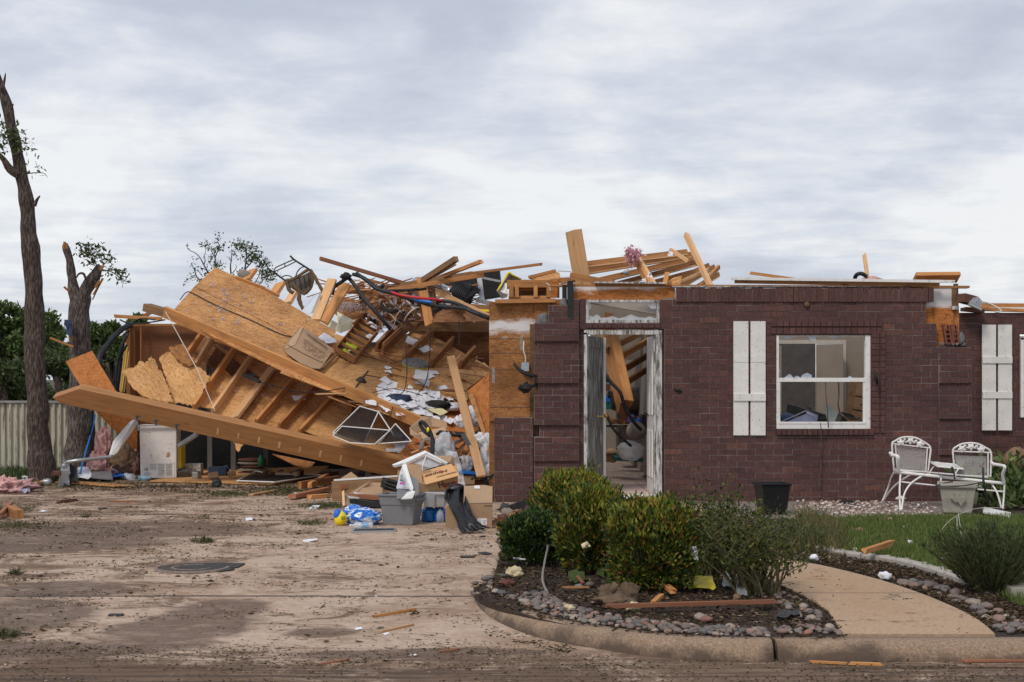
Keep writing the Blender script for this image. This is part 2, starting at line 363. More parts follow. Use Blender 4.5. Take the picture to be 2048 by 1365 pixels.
M['magenta'] = plain('magenta',(.5,.04,.3),.6); M['rope'] = plain('rope',(.65,.6,.52),.8); M['chrome'] = plain('chrome',(.7,.7,.72),.2,.9)
M['rock_pale'] = plain('pale_rock',(.62,.52,.33),.85,var=.15,nscale=18,bmp=.4)
M['rock_brown'] = plain('brown_rock',(.13,.088,.055),.95,var=.45,nscale=14,bmp=.8,dirt=.2,dirtcol=(.05,.06,.02)); M['shingle'] = plain('asphalt_shingle',(.05,.048,.048),.95,var=.4,nscale=60,bmp=.4)
M['cushion'] = plain('gray_cushion',(.10,.10,.105),.95,var=.4,nscale=25,dirt=.2,dirtcol=(.5,.5,.5))
M['navy'] = plain('navy_cloth',(.03,.05,.10),.85,var=.3); M['tooth'] = plain('white_cloth',(.72,.74,.80),.85,var=.12,nscale=12)
# brick
m,nt_,b = newmat('brick'); r = island(nt_)
col = ramp(nt_,r,[(0,(.082,.037,.032)),(.25,(.108,.048,.041)),(.5,(.092,.042,.038)),(.8,(.128,.055,.045)),(.95,(.105,.053,.046)),(1,(.175,.075,.052))])
sc1 = noi(nt_,wcoords(nt_,(70,70,14)),1.0,3,.6); col = mixc(nt_,ramp(nt_,sc1,[(.38,.65),(.55,0)]),col,(.045,.022,.022))
pale = noi(nt_,wcoords(nt_),22,7,.75); col = mixc(nt_,ramp(nt_,pale,[(.62,0),(.76,.8)]),col,(.26,.17,.145))
st = noi(nt_,wcoords(nt_,(1,1,.6)),1.4,5,.6); col = mixc(nt_,1.0,col,ramp(nt_,st,[(.3,(.8,.8,.82)),(.7,(1.2,1.15,1.12))]),'MULTIPLY')
nt_.links.new(col,b.inputs['Base Color']); b.inputs['Roughness'].default_value = .85; bump(nt_,b,sc1,.6,.006); M['brick'] = m
m,nt_,b = newmat('mortar'); c = ramp(nt_,noi(nt_,wcoords(nt_),1.7,6,.65),[(.33,(.11,.082,.074)),(.5,(.20,.158,.14)),(.7,(.34,.285,.26))])
nt_.links.new(c,b.inputs['Base Color']); b.inputs['Roughness'].default_value = .95; M['mortar'] = m
# weathered white paint
m,nt_,b = newmat('weathered_white'); n_ = noi(nt_,wcoords(nt_,(30,30,5)),1.0,6,.7)
c = ramp(nt_,n_,[(.38,(.10,.085,.075)),(.46,(.30,.28,.26)),(.55,(.56,.56,.54)),(.7,(.70,.69,.67))]); nt_.links.new(c,b.inputs['Base Color']); b.inputs['Roughness'].default_value = .7; M['weathered'] = m
m,nt_,b = newmat('peeling_grey_paint'); n_ = noi(nt_,wcoords(nt_,(22,22,3)),1.0,8,.75,.5)
c = ramp(nt_,n_,[(.36,(.045,.035,.03)),(.46,(.12,.105,.095)),(.54,(.22,.22,.21)),(.63,(.42,.44,.44))]); nt_.links.new(c,b.inputs['Base Color']); b.inputs['Roughness'].default_value = .7; M['peel'] = m
# shutter white with flecks
m,nt_,b = newmat('shutter_white'); k = vor(nt_,wcoords(nt_,(1,1,.5)),26); n_ = noi(nt_,wcoords(nt_),5,5,.6)
c = mixc(nt_,ramp(nt_,k,[(.09,1),(.14,0)]),ramp(nt_,n_,[(.3,(.68,.66,.62)),(.7,(.82,.80,.76))]),(.25,.19,.15))
k2 = noi(nt_,wcoords(nt_,(12,12,40)),1.0,5,.6); c = mixc(nt_,ramp(nt_,k2,[(.68,0),(.76,.7)]),c,(.35,.25,.2))
nt_.links.new(c,b.inputs['Base Color']); b.inputs['Roughness'].default_value = .55; M['shutter'] = m
# OSB with patches of white primer (stain has its own shape: a ragged band)
def primed(name,base,zlo,zhi):
    m = M[base].copy(); m.name = name; nt = m.node_tree; b = nt.nodes['Principled BSDF']; src = b.inputs['Base Color'].links[0].from_socket
    g = nt.nodes.new('ShaderNodeNewGeometry'); sp = nt.nodes.new('ShaderNodeSeparateXYZ'); nt.links.new(g.outputs['Position'],sp.inputs[0])
    n = noi(nt,wcoords(nt,(2,2,6)),1.2,6,.65); z = mth(nt,'ADD',sp.outputs[2],mth(nt,'MULTIPLY',mth(nt,'SUBTRACT',n,.5),.35))
    a = mth(nt,'MULTIPLY',mth(nt,'SMOOTH_MIN',mth(nt,'MULTIPLY',mth(nt,'SUBTRACT',z,zlo),14,clamp=True),1.0,0.0),mth(nt,'MULTIPLY',mth(nt,'SUBTRACT',zhi,z),14,clamp=True))
    nt.links.new(mixc(nt,mth(nt,'MULTIPLY',a,.92),src,(.74,.72,.72)),b.inputs['Base Color']); M[name] = m
primed('osb_primed','osb_wall',2.26,2.47)
primed('header_primed','osb_orange',2.83,3.2)
primed('corner_primed','osb_orange',2.60,3.4)
# bark
def bark(name,c1,c2,c3):
    m,nt,b = newmat(name); v1 = vor(nt,wcoords(nt,(48,48,9)),1.0,'F1'); n = noi(nt,wcoords(nt,(30,30,6)),1.0,8,.75,.6)
    s = mth(nt,'ADD',mth(nt,'MULTIPLY',v1,.5),mth(nt,'MULTIPLY',n,.6)); c = ramp(nt,s,[(.3,c1),(.52,c2),(.72,c3)])
    c = mixc(nt,ramp(nt,noi(nt,wcoords(nt),26,4,.7),[(.62,0),(.7,.6)]),c,(.32,.29,.26))
    nt.links.new(c,b.inputs['Base Color']); b.inputs['Roughness'].default_value = .95; bump(nt,b,s,1.0,.03); return m
M['bark'] = bark('bark',(.014,.009,.007),(.055,.037,.029),(.14,.105,.088)); M['bark2'] = bark('bark_grey',(.022,.016,.013),(.085,.064,.054),(.20,.165,.145))
M['twig'] = plain('twig',(.09,.065,.048),.9,var=.3); M['stem'] = plain('rose_stem',(.14,.12,.06),.8,var=.4,nscale=20)
# leaves
M['leaf_nandina'] = leafmat('leaf_nandina',[(0,(.018,.035,.009)),(.3,(.045,.085,.016)),(.55,(.10,.15,.022)),(.75,(.20,.22,.03)),(.86,(.32,.27,.04)),(.93,(.28,.10,.03)),(1,(.12,.04,.02))])
M['leaf_box'] = leafmat('leaf_box',[(0,(.012,.03,.01)),(.5,(.03,.065,.018)),(.8,(.06,.11,.025)),(1,(.16,.20,.04))],.35)
M['leaf_rose'] = leafmat('leaf_rose',[(0,(.02,.032,.008)),(.5,(.055,.08,.014)),(.85,(.12,.14,.022)),(1,(.17,.12,.04))])
M['leaf_dark'] = leafmat('leaf_dark',[(0,(.035,.055,.018)),(.5,(.08,.125,.035)),(.85,(.14,.20,.055)),(1,(.22,.28,.09))],.5)
M['leaf_olive'] = leafmat('leaf_olive',[(0,(.03,.045,.015)),(.5,(.07,.10,.035)),(1,(.14,.17,.06))],.5)
M['leaf_rosemary'] = leafmat('leaf_rosemary',[(0,(.02,.04,.015)),(.5,(.05,.09,.03)),(.9,(.09,.14,.05)),(1,(.20,.19,.08))])
M['grass'] = leafmat('grass',[(0,(.055,.09,.016)),(.45,(.12,.185,.034)),(.75,(.19,.25,.06)),(.9,(.25,.25,.10)),(1,(.33,.27,.15))],.5,.3)
M['grass_dry'] = leafmat('grass_dry',[(0,(.07,.09,.03)),(.5,(.14,.13,.05)),(1,(.28,.22,.10))],.7,.2)
M['litter'] = leafmat('litter',[(0,(.035,.025,.018)),(.4,(.08,.055,.035)),(.65,(.09,.085,.03)),(.85,(.17,.12,.075)),(1,(.42,.32,.22))],.9,0)
M['litter_green'] = leafmat('litter_green',[(0,(.03,.035,.015)),(.5,(.07,.08,.03)),(1,(.13,.13,.05))],.9,0)
M['chips'] = leafmat('mulch_chips',[(0,(.02,.012,.008)),(.5,(.055,.034,.022)),(.85,(.10,.065,.042)),(1,(.26,.17,.10))],.95,0)
M['rubble'] = leafmat('insulation_rubble',[(0,(.35,.25,.2)),(.4,(.5,.36,.3)),(.7,(.7,.6,.53)),(.9,(.75,.72,.7)),(1,(.4,.2,.1))],.95,0)

M['fluffbits'] = leafmat('fluff_bits',[(0,(.42,.33,.34)),(.4,(.58,.50,.53)),(1,(.80,.77,.80))],.95,.1)
M['pinkbits'] = leafmat('pink_bits',[(0,(.50,.20,.26)),(.5,(.72,.38,.44)),(1,(.88,.62,.66))],.95,.1)
def leafmesh(name,mat,cen,length,width,dirs=None,parent=None,jit=.35,droop=0.0,upbias=0.0,origin=None,fold=.15):
    n = len(cen); cen = np.asarray(cen,dtype=np.float64)
    d = rng.normal(size=(n,3)) if dirs is None else np.asarray(dirs) + rng.normal(size=(n,3))*jit
    d[:,2] += upbias - droop; d /= np.linalg.norm(d,axis=1)[:,None]+1e-9
    s = np.cross(d,rng.normal(size=(n,3))); s /= np.linalg.norm(s,axis=1)[:,None]+1e-9; nn_ = np.cross(d,s)
    L = length*rng.uniform(.6,1.3,n)[:,None]; Wd = width*rng.uniform(.6,1.3,n)[:,None]
    v = np.empty((n,4,3)); v[:,0] = cen; v[:,1] = cen+d*L*.45+s*Wd*.5+nn_*Wd*fold; v[:,2] = cen+d*L; v[:,3] = cen+d*L*.45-s*Wd*.5+nn_*Wd*fold
    org = np.array(parent['_o']) if parent is not None else (np.array(origin) if origin is not None else np.array([cen[:,0].mean(),cen[:,1].mean(),cen[:,2].min()]))
    me = bpy.data.meshes.new(name); me.vertices.add(4*n); me.vertices.foreach_set('co',(v-org).astype(np.float32).ravel())
    me.loops.add(4*n); me.loops.foreach_set('vertex_index',np.arange(4*n,dtype=np.int32)); me.polygons.add(n)
    me.polygons.foreach_set('loop_start',np.arange(0,4*n,4,dtype=np.int32)); me.polygons.foreach_set('loop_total',np.full(n,4,dtype=np.int32))
    me.materials.append(mat); me.update(calc_edges=True); o = bpy.data.objects.new(name,me); C.objects.link(o); o['_o'] = tuple(org)
    if parent is not None: o.parent = parent
    else: o.location = org
    return o
# ---------------------------------------------------------------- ground
def ground_sheet(name,mat,x0,x1,y0,y1,nx,ny,zf):
    me = bpy.data.meshes.new(name); vs = [(x0+(x1-x0)*i/nx,y0+(y1-y0)*j/ny) for j in range(ny+1) for i in range(nx+1)]
    me.from_pydata([(x,y,zf(x,y)) for x,y in vs],[],[(j*(nx+1)+i,j*(nx+1)+i+1,(j+1)*(nx+1)+i+1,(j+1)*(nx+1)+i) for j in range(ny) for i in range(nx)])
    me.polygons.foreach_set('use_smooth',[True]*len(me.polygons)); me.materials.append(mat); o = bpy.data.objects.new(name,me); C.objects.link(o); return struct(o)
m,nt_,b = newmat('dirt_ground'); n_ = noi(nt_,wcoords(nt_),.8,8,.7)
nt_.links.new(ramp(nt_,n_,[(.3,(.03,.04,.014)),(.5,(.06,.065,.025)),(.7,(.14,.10,.06))]),b.inputs['Base Color']); b.inputs['Roughness'].default_value = .95; M['dirt'] = m
ground_sheet('ground',M['dirt'],-900,900,-20,2000,4,4,lambda x,y: -0.03)
# driveway: silt-covered concrete with wet and muddy stains
def ellipse_mask(nt,pos,cx,cy,rx,ry,ang,soft,namp=.35,nsc=1.5):
    mp = nn(nt,'ShaderNodeMapping',vector_type='TEXTURE'); nt.links.new(pos,mp.inputs[0]); mp.inputs['Location'].default_value = (cx,cy,0); mp.inputs['Rotation'].default_value = (0,0,R(ang)); mp.inputs['Scale'].default_value = (rx,ry,100)
    ln = nn(nt,'ShaderNodeVectorMath',operation='LENGTH'); nt.links.new(mp.outputs[0],ln.inputs[0])
    v = mth(nt,'ADD',ln.outputs['Value'],mth(nt,'MULTIPLY',mth(nt,'SUBTRACT',noi(nt,wcoords(nt,(1,1.4,1)),nsc,8,.7),.5),namp*4))
    return ramp(nt,mth(nt,'MULTIPLY',v,.5),[(.36,1),(.47,0)]) if soft < 1 else v
def drive_mat():
    m,nt,b = newmat('silty_concrete'); pos = wcoords(nt)
    fine = noi(nt,wcoords(nt,(11,15,1)),1.0,10,.76); mid = noi(nt,wcoords(nt,(1.1,1.3,1),(3,1,0)),1.0,12,.78,.6); grit = noi(nt,wcoords(nt),120,3,.6)
    col = ramp(nt,fine,[(.28,(.34,.235,.165)),(.46,(.50,.37,.275)),(.72,(.62,.49,.385))])
    col = mixc(nt,ramp(nt,mid,[(.46,0),(.60,.8)]),col,(.30,.19,.12))
    g = nt.nodes.new('ShaderNodeSeparateXYZ'); nt.links.new(pos,g.inputs[0])
    leftm = mth(nt,'MULTIPLY',mth(nt,'SUBTRACT',-1.6,g.outputs[0]),.3,clamp=True); nearm = mth(nt,'MULTIPLY',mth(nt,'SUBTRACT',9.1,g.outputs[1]),1.1,clamp=True)
    mudn = noi(nt,wcoords(nt,(1.3,2.0,1),(11,4,0),(0,0,R(-6))),1.0,13,.80,.8)
    mud = mth(nt,'ADD',mudn,mth(nt,'ADD',mth(nt,'MULTIPLY',leftm,.085),mth(nt,'MULTIPLY',nearm,.15)))
    col = mixc(nt,ramp(nt,mud,[(.54,0),(.60,.8),(.7,.92)]),col,mixc(nt,fine,(.085,.048,.028),(.19,.115,.07)))
    smear = noi(nt,wcoords(nt,(2.2,6.5,1),(1,7,0),(0,0,R(12))),1.0,11,.8,.4); col = mixc(nt,ramp(nt,smear,[(.57,0),(.64,.6)]),col,(.17,.11,.075))
    tyre = noi(nt,wcoords(nt,(.7,13,1),(2,2,0)),1.0,6,.6,.4); tk = mth(nt,'MULTIPLY',ramp(nt,tyre,[(.46,0),(.58,1)]),nearm)
    col = mixc(nt,mth(nt,'MULTIPLY',tk,.75),col,(.06,.042,.03))
    speck = noi(nt,wcoords(nt,(19,30,1),(5,5,5)),1.0,7,.78); col = mixc(nt,ramp(nt,speck,[(.59,0),(.65,.75)]),col,(.09,.06,.042))
    wet = None
    for args in STAINS:
        e = ellipse_mask(nt,pos,*args); wet = e if wet is None else mth(nt,'MAXIMUM',wet,e)
    col = mixc(nt,mth(nt,'MULTIPLY',mth(nt,'MULTIPLY',wet,ramp(nt,noi(nt,wcoords(nt,(3,7,1),(4,4,4)),1.0,12,.8),[(.36,.45),(.5,1)])),.85),col,mixc(nt,fine,(.085,.048,.027),(.165,.10,.06)))
    # tooled joints
    for yj in JOINTS:
        dj = mth(nt,'ABSOLUTE',mth(nt,'SUBTRACT',mth(nt,'ADD',g.outputs[1],mth(nt,'MULTIPLY',noi(nt,wcoords(nt),3,3,.5),.02)),yj))
        col = mixc(nt,ramp(nt,dj,[(.018,.9),(.034,0)]),col,(.05,.034,.026))
    nt.links.new(col,b.inputs['Base Color']); b.inputs['Specular IOR Level'].default_value = .3
    nt.links.new(ramp(nt,mth(nt,'MULTIPLY',wet,fine),[(0,.9),(.6,.5)]),b.inputs['Roughness'])
    bump(nt,b,mth(nt,'ADD',mth(nt,'MULTIPLY',fine,.7),mth(nt,'MULTIPLY',grit,.3)),.5,.012); return m
def gp(px,py): p = GD(px,py); return p.x,p.y
STAINS = []
for (px,py,rx,ry,ang) in ((360,1258,.55,.75,-25),(440,1222,.38,.6,0),(290,1290,.5,.35,8),(10,1235,.7,1.0,0),(20,1300,1.0,.35,0),(60,1085,1.7,.9,6),(270,1060,1.6,1.0,0),(640,1268,.3,.2,10),(860,1308,.9,.2,4),(130,1180,.7,.5,0)):
    x,y = gp(px,py); STAINS.append((x,y,rx,ry,ang,.55,.3))
JOINTS = [gp(500,1193)[1],gp(300,1030)[1]]
M['street'] = drive_mat()
ground_sheet('driveway',M['street'],-16,9,8.35,27,50,100,lambda x,y: gz(y) + .003 + .006*mnoise.noise(Vector((x*1.3,y*1.3,0))))
ground_sheet('street',M['street'],-40,40,-6,8.5,20,20,lambda x,y: 0.0)

m,nt,b = newmat('curb_concrete'); f_ = noi(nt,wcoords(nt),60,6,.7); g_ = noi(nt,wcoords(nt),3,7,.65)
sp = nn(nt,'ShaderNodeSeparateXYZ'); nt.links.new(wcoords(nt),sp.inputs[0])
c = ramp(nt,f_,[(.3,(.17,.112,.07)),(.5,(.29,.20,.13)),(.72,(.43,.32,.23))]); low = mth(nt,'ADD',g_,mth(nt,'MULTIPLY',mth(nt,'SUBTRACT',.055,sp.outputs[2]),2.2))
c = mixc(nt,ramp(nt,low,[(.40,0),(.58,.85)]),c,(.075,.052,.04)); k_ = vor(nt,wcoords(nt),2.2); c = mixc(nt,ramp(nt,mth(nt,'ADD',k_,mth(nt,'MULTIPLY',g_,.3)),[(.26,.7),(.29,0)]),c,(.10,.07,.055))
nt.links.new(c,b.inputs['Base Color']); b.inputs['Roughness'].default_value = .9; bump(nt,b,f_,.4,.006); M['curb'] = m
m,nt,b = newmat('path_concrete'); f_ = noi(nt,wcoords(nt,(1,.8,1)),38,6,.7); g_ = noi(nt,wcoords(nt,(1,.6,1)),1.6,10,.62,.3)
c = ramp(nt,f_,[(.3,(.34,.225,.14)),(.5,(.45,.31,.195)),(.72,(.55,.40,.27))]); c = mixc(nt,ramp(nt,g_,[(.42,0),(.66,.6)]),c,(.40,.24,.125))
s_ = noi(nt,wcoords(nt,(3.2,4.5,1),(2,2,2)),1.0,12,.75,.3); c = mixc(nt,ramp(nt,s_,[(.57,0),(.62,.75)]),c,(.10,.062,.04))
sp = nn(nt,'ShaderNodeSeparateXYZ'); nt.links.new(wcoords(nt),sp.inputs[0]); yj = G(1700,1187,.125).y
dj = mth(nt,'ABSOLUTE',mth(nt,'SUBTRACT',sp.outputs[1],yj)); c = mixc(nt,ramp(nt,dj,[(.009,.8),(.018,0)]),c,(.12,.085,.06))
nt.links.new(c,b.inputs['Base Color']); b.inputs['Roughness'].default_value = .9; bump(nt,b,f_,.3,.005); M['path'] = m

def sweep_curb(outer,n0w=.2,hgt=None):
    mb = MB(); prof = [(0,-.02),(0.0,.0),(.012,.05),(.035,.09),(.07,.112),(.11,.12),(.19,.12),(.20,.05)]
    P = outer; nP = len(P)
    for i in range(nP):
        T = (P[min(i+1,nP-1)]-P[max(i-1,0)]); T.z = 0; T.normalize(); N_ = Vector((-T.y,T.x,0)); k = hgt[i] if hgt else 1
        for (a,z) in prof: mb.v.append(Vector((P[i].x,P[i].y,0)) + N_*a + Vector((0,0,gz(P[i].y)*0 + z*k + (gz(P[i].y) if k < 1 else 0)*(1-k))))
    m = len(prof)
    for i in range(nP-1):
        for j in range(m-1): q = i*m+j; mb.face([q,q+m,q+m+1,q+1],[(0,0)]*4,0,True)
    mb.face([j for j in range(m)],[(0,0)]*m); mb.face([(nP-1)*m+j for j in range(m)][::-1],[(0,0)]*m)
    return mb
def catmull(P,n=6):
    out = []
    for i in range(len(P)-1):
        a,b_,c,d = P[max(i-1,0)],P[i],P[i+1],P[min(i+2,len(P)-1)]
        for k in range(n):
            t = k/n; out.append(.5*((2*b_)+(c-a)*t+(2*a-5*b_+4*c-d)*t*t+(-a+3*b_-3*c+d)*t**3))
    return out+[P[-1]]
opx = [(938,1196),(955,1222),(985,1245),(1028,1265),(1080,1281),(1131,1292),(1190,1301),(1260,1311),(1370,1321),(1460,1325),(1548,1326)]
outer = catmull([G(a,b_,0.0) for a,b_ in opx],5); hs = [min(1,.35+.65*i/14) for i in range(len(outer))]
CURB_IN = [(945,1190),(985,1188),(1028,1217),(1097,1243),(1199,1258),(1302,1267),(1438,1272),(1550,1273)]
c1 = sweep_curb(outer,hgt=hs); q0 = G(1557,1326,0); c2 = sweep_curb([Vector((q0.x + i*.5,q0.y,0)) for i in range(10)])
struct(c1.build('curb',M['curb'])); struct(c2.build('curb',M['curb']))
def flat(name,pts,mat,z,t=.1,mound=0.0):
    P = [vv(p) for p in pts]; bm = bmesh.new(); vs = [bm.verts.new((p.x,p.y,z)) for p in P]; f = bm.faces.new(vs)
    if f.normal.z < 0: f.normal_flip()
    bm.normal_update()
    if f.normal.z < 0: bmesh.ops.reverse_faces(bm,faces=[f])
    r = bmesh.ops.extrude_face_region(bm,geom=[f]); top = [g for g in r['geom'] if isinstance(g,bmesh.types.BMVert)]
    me = bpy.data.meshes.new(name)
    for v_ in list(bm.verts):
        if v_ not in top: v_.co.z -= t
    if bm.faces: bmesh.ops.recalc_face_normals(bm,faces=bm.faces)
    bmesh.ops.triangulate(bm,faces=bm.faces); bm.to_mesh(me); me.materials.append(mat); o = bpy.data.objects.new(name,me); C.objects.link(o); return struct(o)
path_l = [(1685,1271),(1670,1245),(1649,1218),(1594,1187),(1549,1166),(1490,1135),(1410,1100),(1330,1065),(1260,1035),(1200,1012)]
path_r = [(1400,1012),(1420,1035),(1470,1070),(1515,1095),(1570,1120),(1640,1132),(1743,1157),(1828,1184),(1911,1218),(1960,1245),(1990,1271)]
PL = [G(a,b_) for a,b_ in path_l]; PR = [G(a,b_) for a,b_ in path_r]
flat('path',catmull(PL,4)+catmull(PR,4),M['path'],.128)
m,nt,b = newmat('mulch'); n_ = noi(nt,wcoords(nt),42,7,.75); n2_ = noi(nt,wcoords(nt),2.5,6,.6)
c = ramp(nt,n_,[(.35,(.022,.013,.008)),(.55,(.06,.036,.022)),(.75,(.15,.10,.06))]); c = mixc(nt,ramp(nt,n2_,[(.5,0),(.66,.5)]),c,(.10,.065,.04)); nt.links.new(c,b.inputs['Base Color']); b.inputs['Roughness'].default_value = .95; bump(nt,b,n_,1,.03); M['mulch'] = m
inner = [o_ + Vector((0,.12,0)) for o_ in outer[3:]]
bedpts = inner + [Vector((PL[0].x,8.62,0))] + catmull(PL,4) + [G(1150,1012),G(1075,1020),G(1020,1060),G(1000,1110),G(985,1160)]
flat('mulch_bed',bedpts,M['mulch'],.116)
flat('mulch_bed',[Vector((PR[-1].x,8.62,0)),Vector((7,8.62,0)),Vector((7,19.5,0)),G(1400,1014)] + catmull(PR,4)[2:],M['mulch'],.112)
m,nt,b = newmat('patio_concrete'); n_ = noi(nt,wcoords(nt,(1,3,1)),8,7,.7); nt.links.new(ramp(nt,n_,[(.3,(.13,.105,.09)),(.5,(.22,.18,.16)),(.7,(.33,.28,.25))]),b.inputs['Base Color']); b.inputs['Roughness'].default_value = .9; M['patio'] = m
flat('patio',[G(1290,1036),G(1960,1036),Vector((G(1960,1030).x+.3,18.30,0)),Vector((G(1310,1003).x,18.30,0))],M['patio'],.122)
# lawn with grass
edge_px = [(1590,1085),(1640,1103),(1700,1114),(1804,1129),(1904,1157),(1990,1190),(2080,1235)]
EDG = [G(a,b_) for a,b_ in edge_px]
m,nt,b = newmat('lawn_soil'); nt.links.new(ramp(nt,noi(nt,wcoords(nt),6,6,.7),[(.35,(.02,.04,.01)),(.6,(.05,.08,.02))]),b.inputs['Base Color']); M['lawnsoil'] = m
lawnpoly = [G(1592,1038),G(1590,1060)] + EDG + [Vector((8,EDG[-1].y,0)),Vector((8,G(2000,1034).y,0))]
flat('lawn',lawnpoly,M['lawnsoil'],.124)
def inpoly(x,y,P):
    n = len(P); c = np.zeros(len(x),bool); j = n-1
    for i in range(n):
        xi,yi,xj,yj_ = P[i].x,P[i].y,P[j].x,P[j].y
        c ^= ((yi > y) != (yj_ > y)) & (x < (xj-xi)*(y-yi)/(yj_-yi+1e-12)+xi); j = i
    return c
def scatter(P,n):
    xs = [p.x for p in P]; ys = [p.y for p in P]; x = rng.uniform(min(xs),max(xs),n); y = rng.uniform(min(ys),max(ys),n)
    k = inpoly(x,y,P); x,y = x[k],y[k]; vis = np.abs(x)*F/y < 1130; return x[vis],y[vis]
def field(x,y,s,seed=0): return np.array([mnoise.fractal(Vector((a*s+seed,b_*s,seed)),.8,2,3) for a,b_ in zip(x,y)])
x,y = scatter(lawnpoly,150000); n = len(x)
fd = field(x,y,1.2,3); k = rng.uniform(-.9,.9,n) < fd+.75; x,y,fd = x[k],y[k],fd[k]; n = len(x)
hgt = .055*(1+.6*fd)
dirs = np.stack([rng.normal(size=n)*.35,rng.normal(size=n)*.35,np.ones(n)],1)
g = leafmesh('lawn_grass',M['grass'],np.stack([x,y,np.full(n,.12)],1),.075,.006,dirs,jit=.1); tag(g,'green tousled lawn grass in front of the brick house','grass',kind='stuff')
ed = MB(); EE = catmull(EDG[1:6],3)
for i in range(len(EE)-1):
    a,b_ = EE[i],EE[i+1]; dv = (b_-a); dl = dv.length; dv.normalize()
    if i % 1 == 0: ed.board(a+dv*.006+Vector((0,0,.01)),b_-dv*.006+Vector((0,0,.01)),.12,.07,(0,1,0))
tag(ed.build('lawn_edging',plain('edging_stone',(.44,.40,.36),.9,var=.15,nscale=20),bevel=.008),'low curved pale edging stones along the front of the lawn','edging')
# dry rough grass at the left end of the lawn
pp = [G(1585,1110),G(1690,1112),G(1680,1060),G(1600,1035)]; x,y = scatter(pp,6000); n = len(x)
tag(leafmesh('rough_grass',M['grass_dry'],np.stack([x,y,np.full(n,.12)],1),.2,.007,np.stack([rng.normal(size=n)*.5,rng.normal(size=n)*.5,np.ones(n)],1),jit=.2),'dry olive tuft of rough grass behind the rose bush','grass',kind='stuff')

# ---------------------------------------------------------------- house
D = 18.34; S = F/D
def X(px): return (px-CX)/S
def Z(py): return H-(py-HY)/S
house = thing('brick_house','dark red brick house with its roof torn off','house',(X(1500),D,.12))
BL,BH = .238,.0772
def bricks(name,x0,x1,z0,z1,Y,holes=(),off=None,parent=house,depth=.1,mort=True,cuts=()):
    mb = MB(); k = 0; z = z0
    while z < z1-.02:
        zc = z+BH/2; iv = [(x0,x1)]
        for (a,b_,c,d) in holes:
            if c < zc < d:
                nv = []
                for (p,q) in iv:
                    if b_ <= p or a >= q: nv.append((p,q)); continue
                    if a > p: nv.append((p,a))
                    if b_ < q: nv.append((b_,q))
                iv = nv
        for cx_ in cuts: iv = [w_ for (p,q) in iv for w_ in (((p,cx_),(cx_,q)) if p < cx_-.02 and q > cx_+.02 else ((p,q),))]
        for (p,q) in iv:
            s0 = x0 - (BL/2 if k % 2 else 0); i0 = int(math.floor((p-s0)/BL))
            while s0+i0*BL < q:
                xa,xb = max(p,s0+i0*BL),min(q,s0+(i0+1)*BL); i0 += 1
                if xb-xa < .012: continue
                o_ = off((xa+xb)/2,zc) if off else 0
                yy = Y-o_+random.uniform(-.003,.003); jz = random.uniform(-.0015,.0015)
                if mort: mb.bb((xa,yy+.007,z),(xb,Y+depth,z+BH),1)
                mb.bb((xa+.005,yy,z+.005+jz),(xb-.005,Y+depth-.01,z+BH-.005+jz),0)
        z += BH; k += 1
    return mb.build(name,[M['brick'],M['mortar']],parent)
qx0,qx1 = X(1068),X(1160)
prot_l = [(647,684),(711,766),(792,845),(871,924),(936,1000)]; prot_r = [(690,700),(727,765),(790,837),(862,908)]
def off_main(xc,zc):
    py = HY-(zc-H)*S; px = CX+xc*S
    if 1158 < px < 1172: return -.035
    if px < 1158: return .035 if any(a < py < b_ for a,b_ in prot_l) else 0.0
    if px > 1877: return .03 if any(a < py < b_ for a,b_ in prot_r) else 0.0
    return 0.0
holes = [(X(1168),X(1328),Z(995),Z(662)),(X(1170),X(1320),Z(648),Z(500)),(X(1553),X(1741),Z(868),Z(669)),
         (X(1060),X(1097),Z(647),9),(X(1060),X(1137),Z(617),9),(X(1060),X(1345),Z(600),9),
         (X(1852),X(1999),Z(641),9),(X(1873),X(1999),Z(690),9),(X(1910),X(1945),Z(700),Z(640)),
         (X(1068),X(1074),Z(711),Z(684)),(X(1068),X(1076),Z(792),Z(766)),(X(1068),X(1079),Z(871),Z(845))]
bricks('brick_wall',X(1068),X(1943),.10,Z(604),D,holes,off_main,cuts=(X(1158),X(1877)))
bricks('brick_wall',X(988),X(1066),.04,Z(843),D+.02)
# return wall at the right corner, and the set-back wing
bricks('wing_wall',X(1943),9.0,.10,2.66,20.4,[((2040-CX)*20.4/F,9,H-(840-HY)*20.4/F,H-(672-HY)*20.4/F)])
ret = MB(); ret.bb((X(1943)-.1,D+.102,.1),(X(1943)-.004,20.39,Z(690))); ret.build('return_wall',M['brick'],house)
# soldier course
so = MB(); xk = X(1352)
while xk < X(1862):
    w_ = .0755; dz = random.uniform(-.008,.006); dy = random.uniform(-.006,.006); tl = random.uniform(-.004,.004)
    so.hexa([(xk+.005,D-.02+dy,Z(604)),(xk+w_-.005,D-.02+dy,Z(604)),(xk+w_-.005,D+.08,Z(604)),(xk+.005,D+.08,Z(604)),
             (xk+.005+tl,D-.02+dy,Z(576)+dz),(xk+w_-.005+tl,D-.02+dy,Z(576)+dz),(xk+w_-.005,D+.08,Z(576)+dz),(xk+.005,D+.08,Z(576)+dz)]); xk += w_
so.build('soldier_course',M['brick'],house)
mo = MB(); mo.bb((X(1352),D-.008,Z(603.5)),(X(1862),D+.079,Z(579))); mo.build('soldier_mortar',M['mortar'],house)
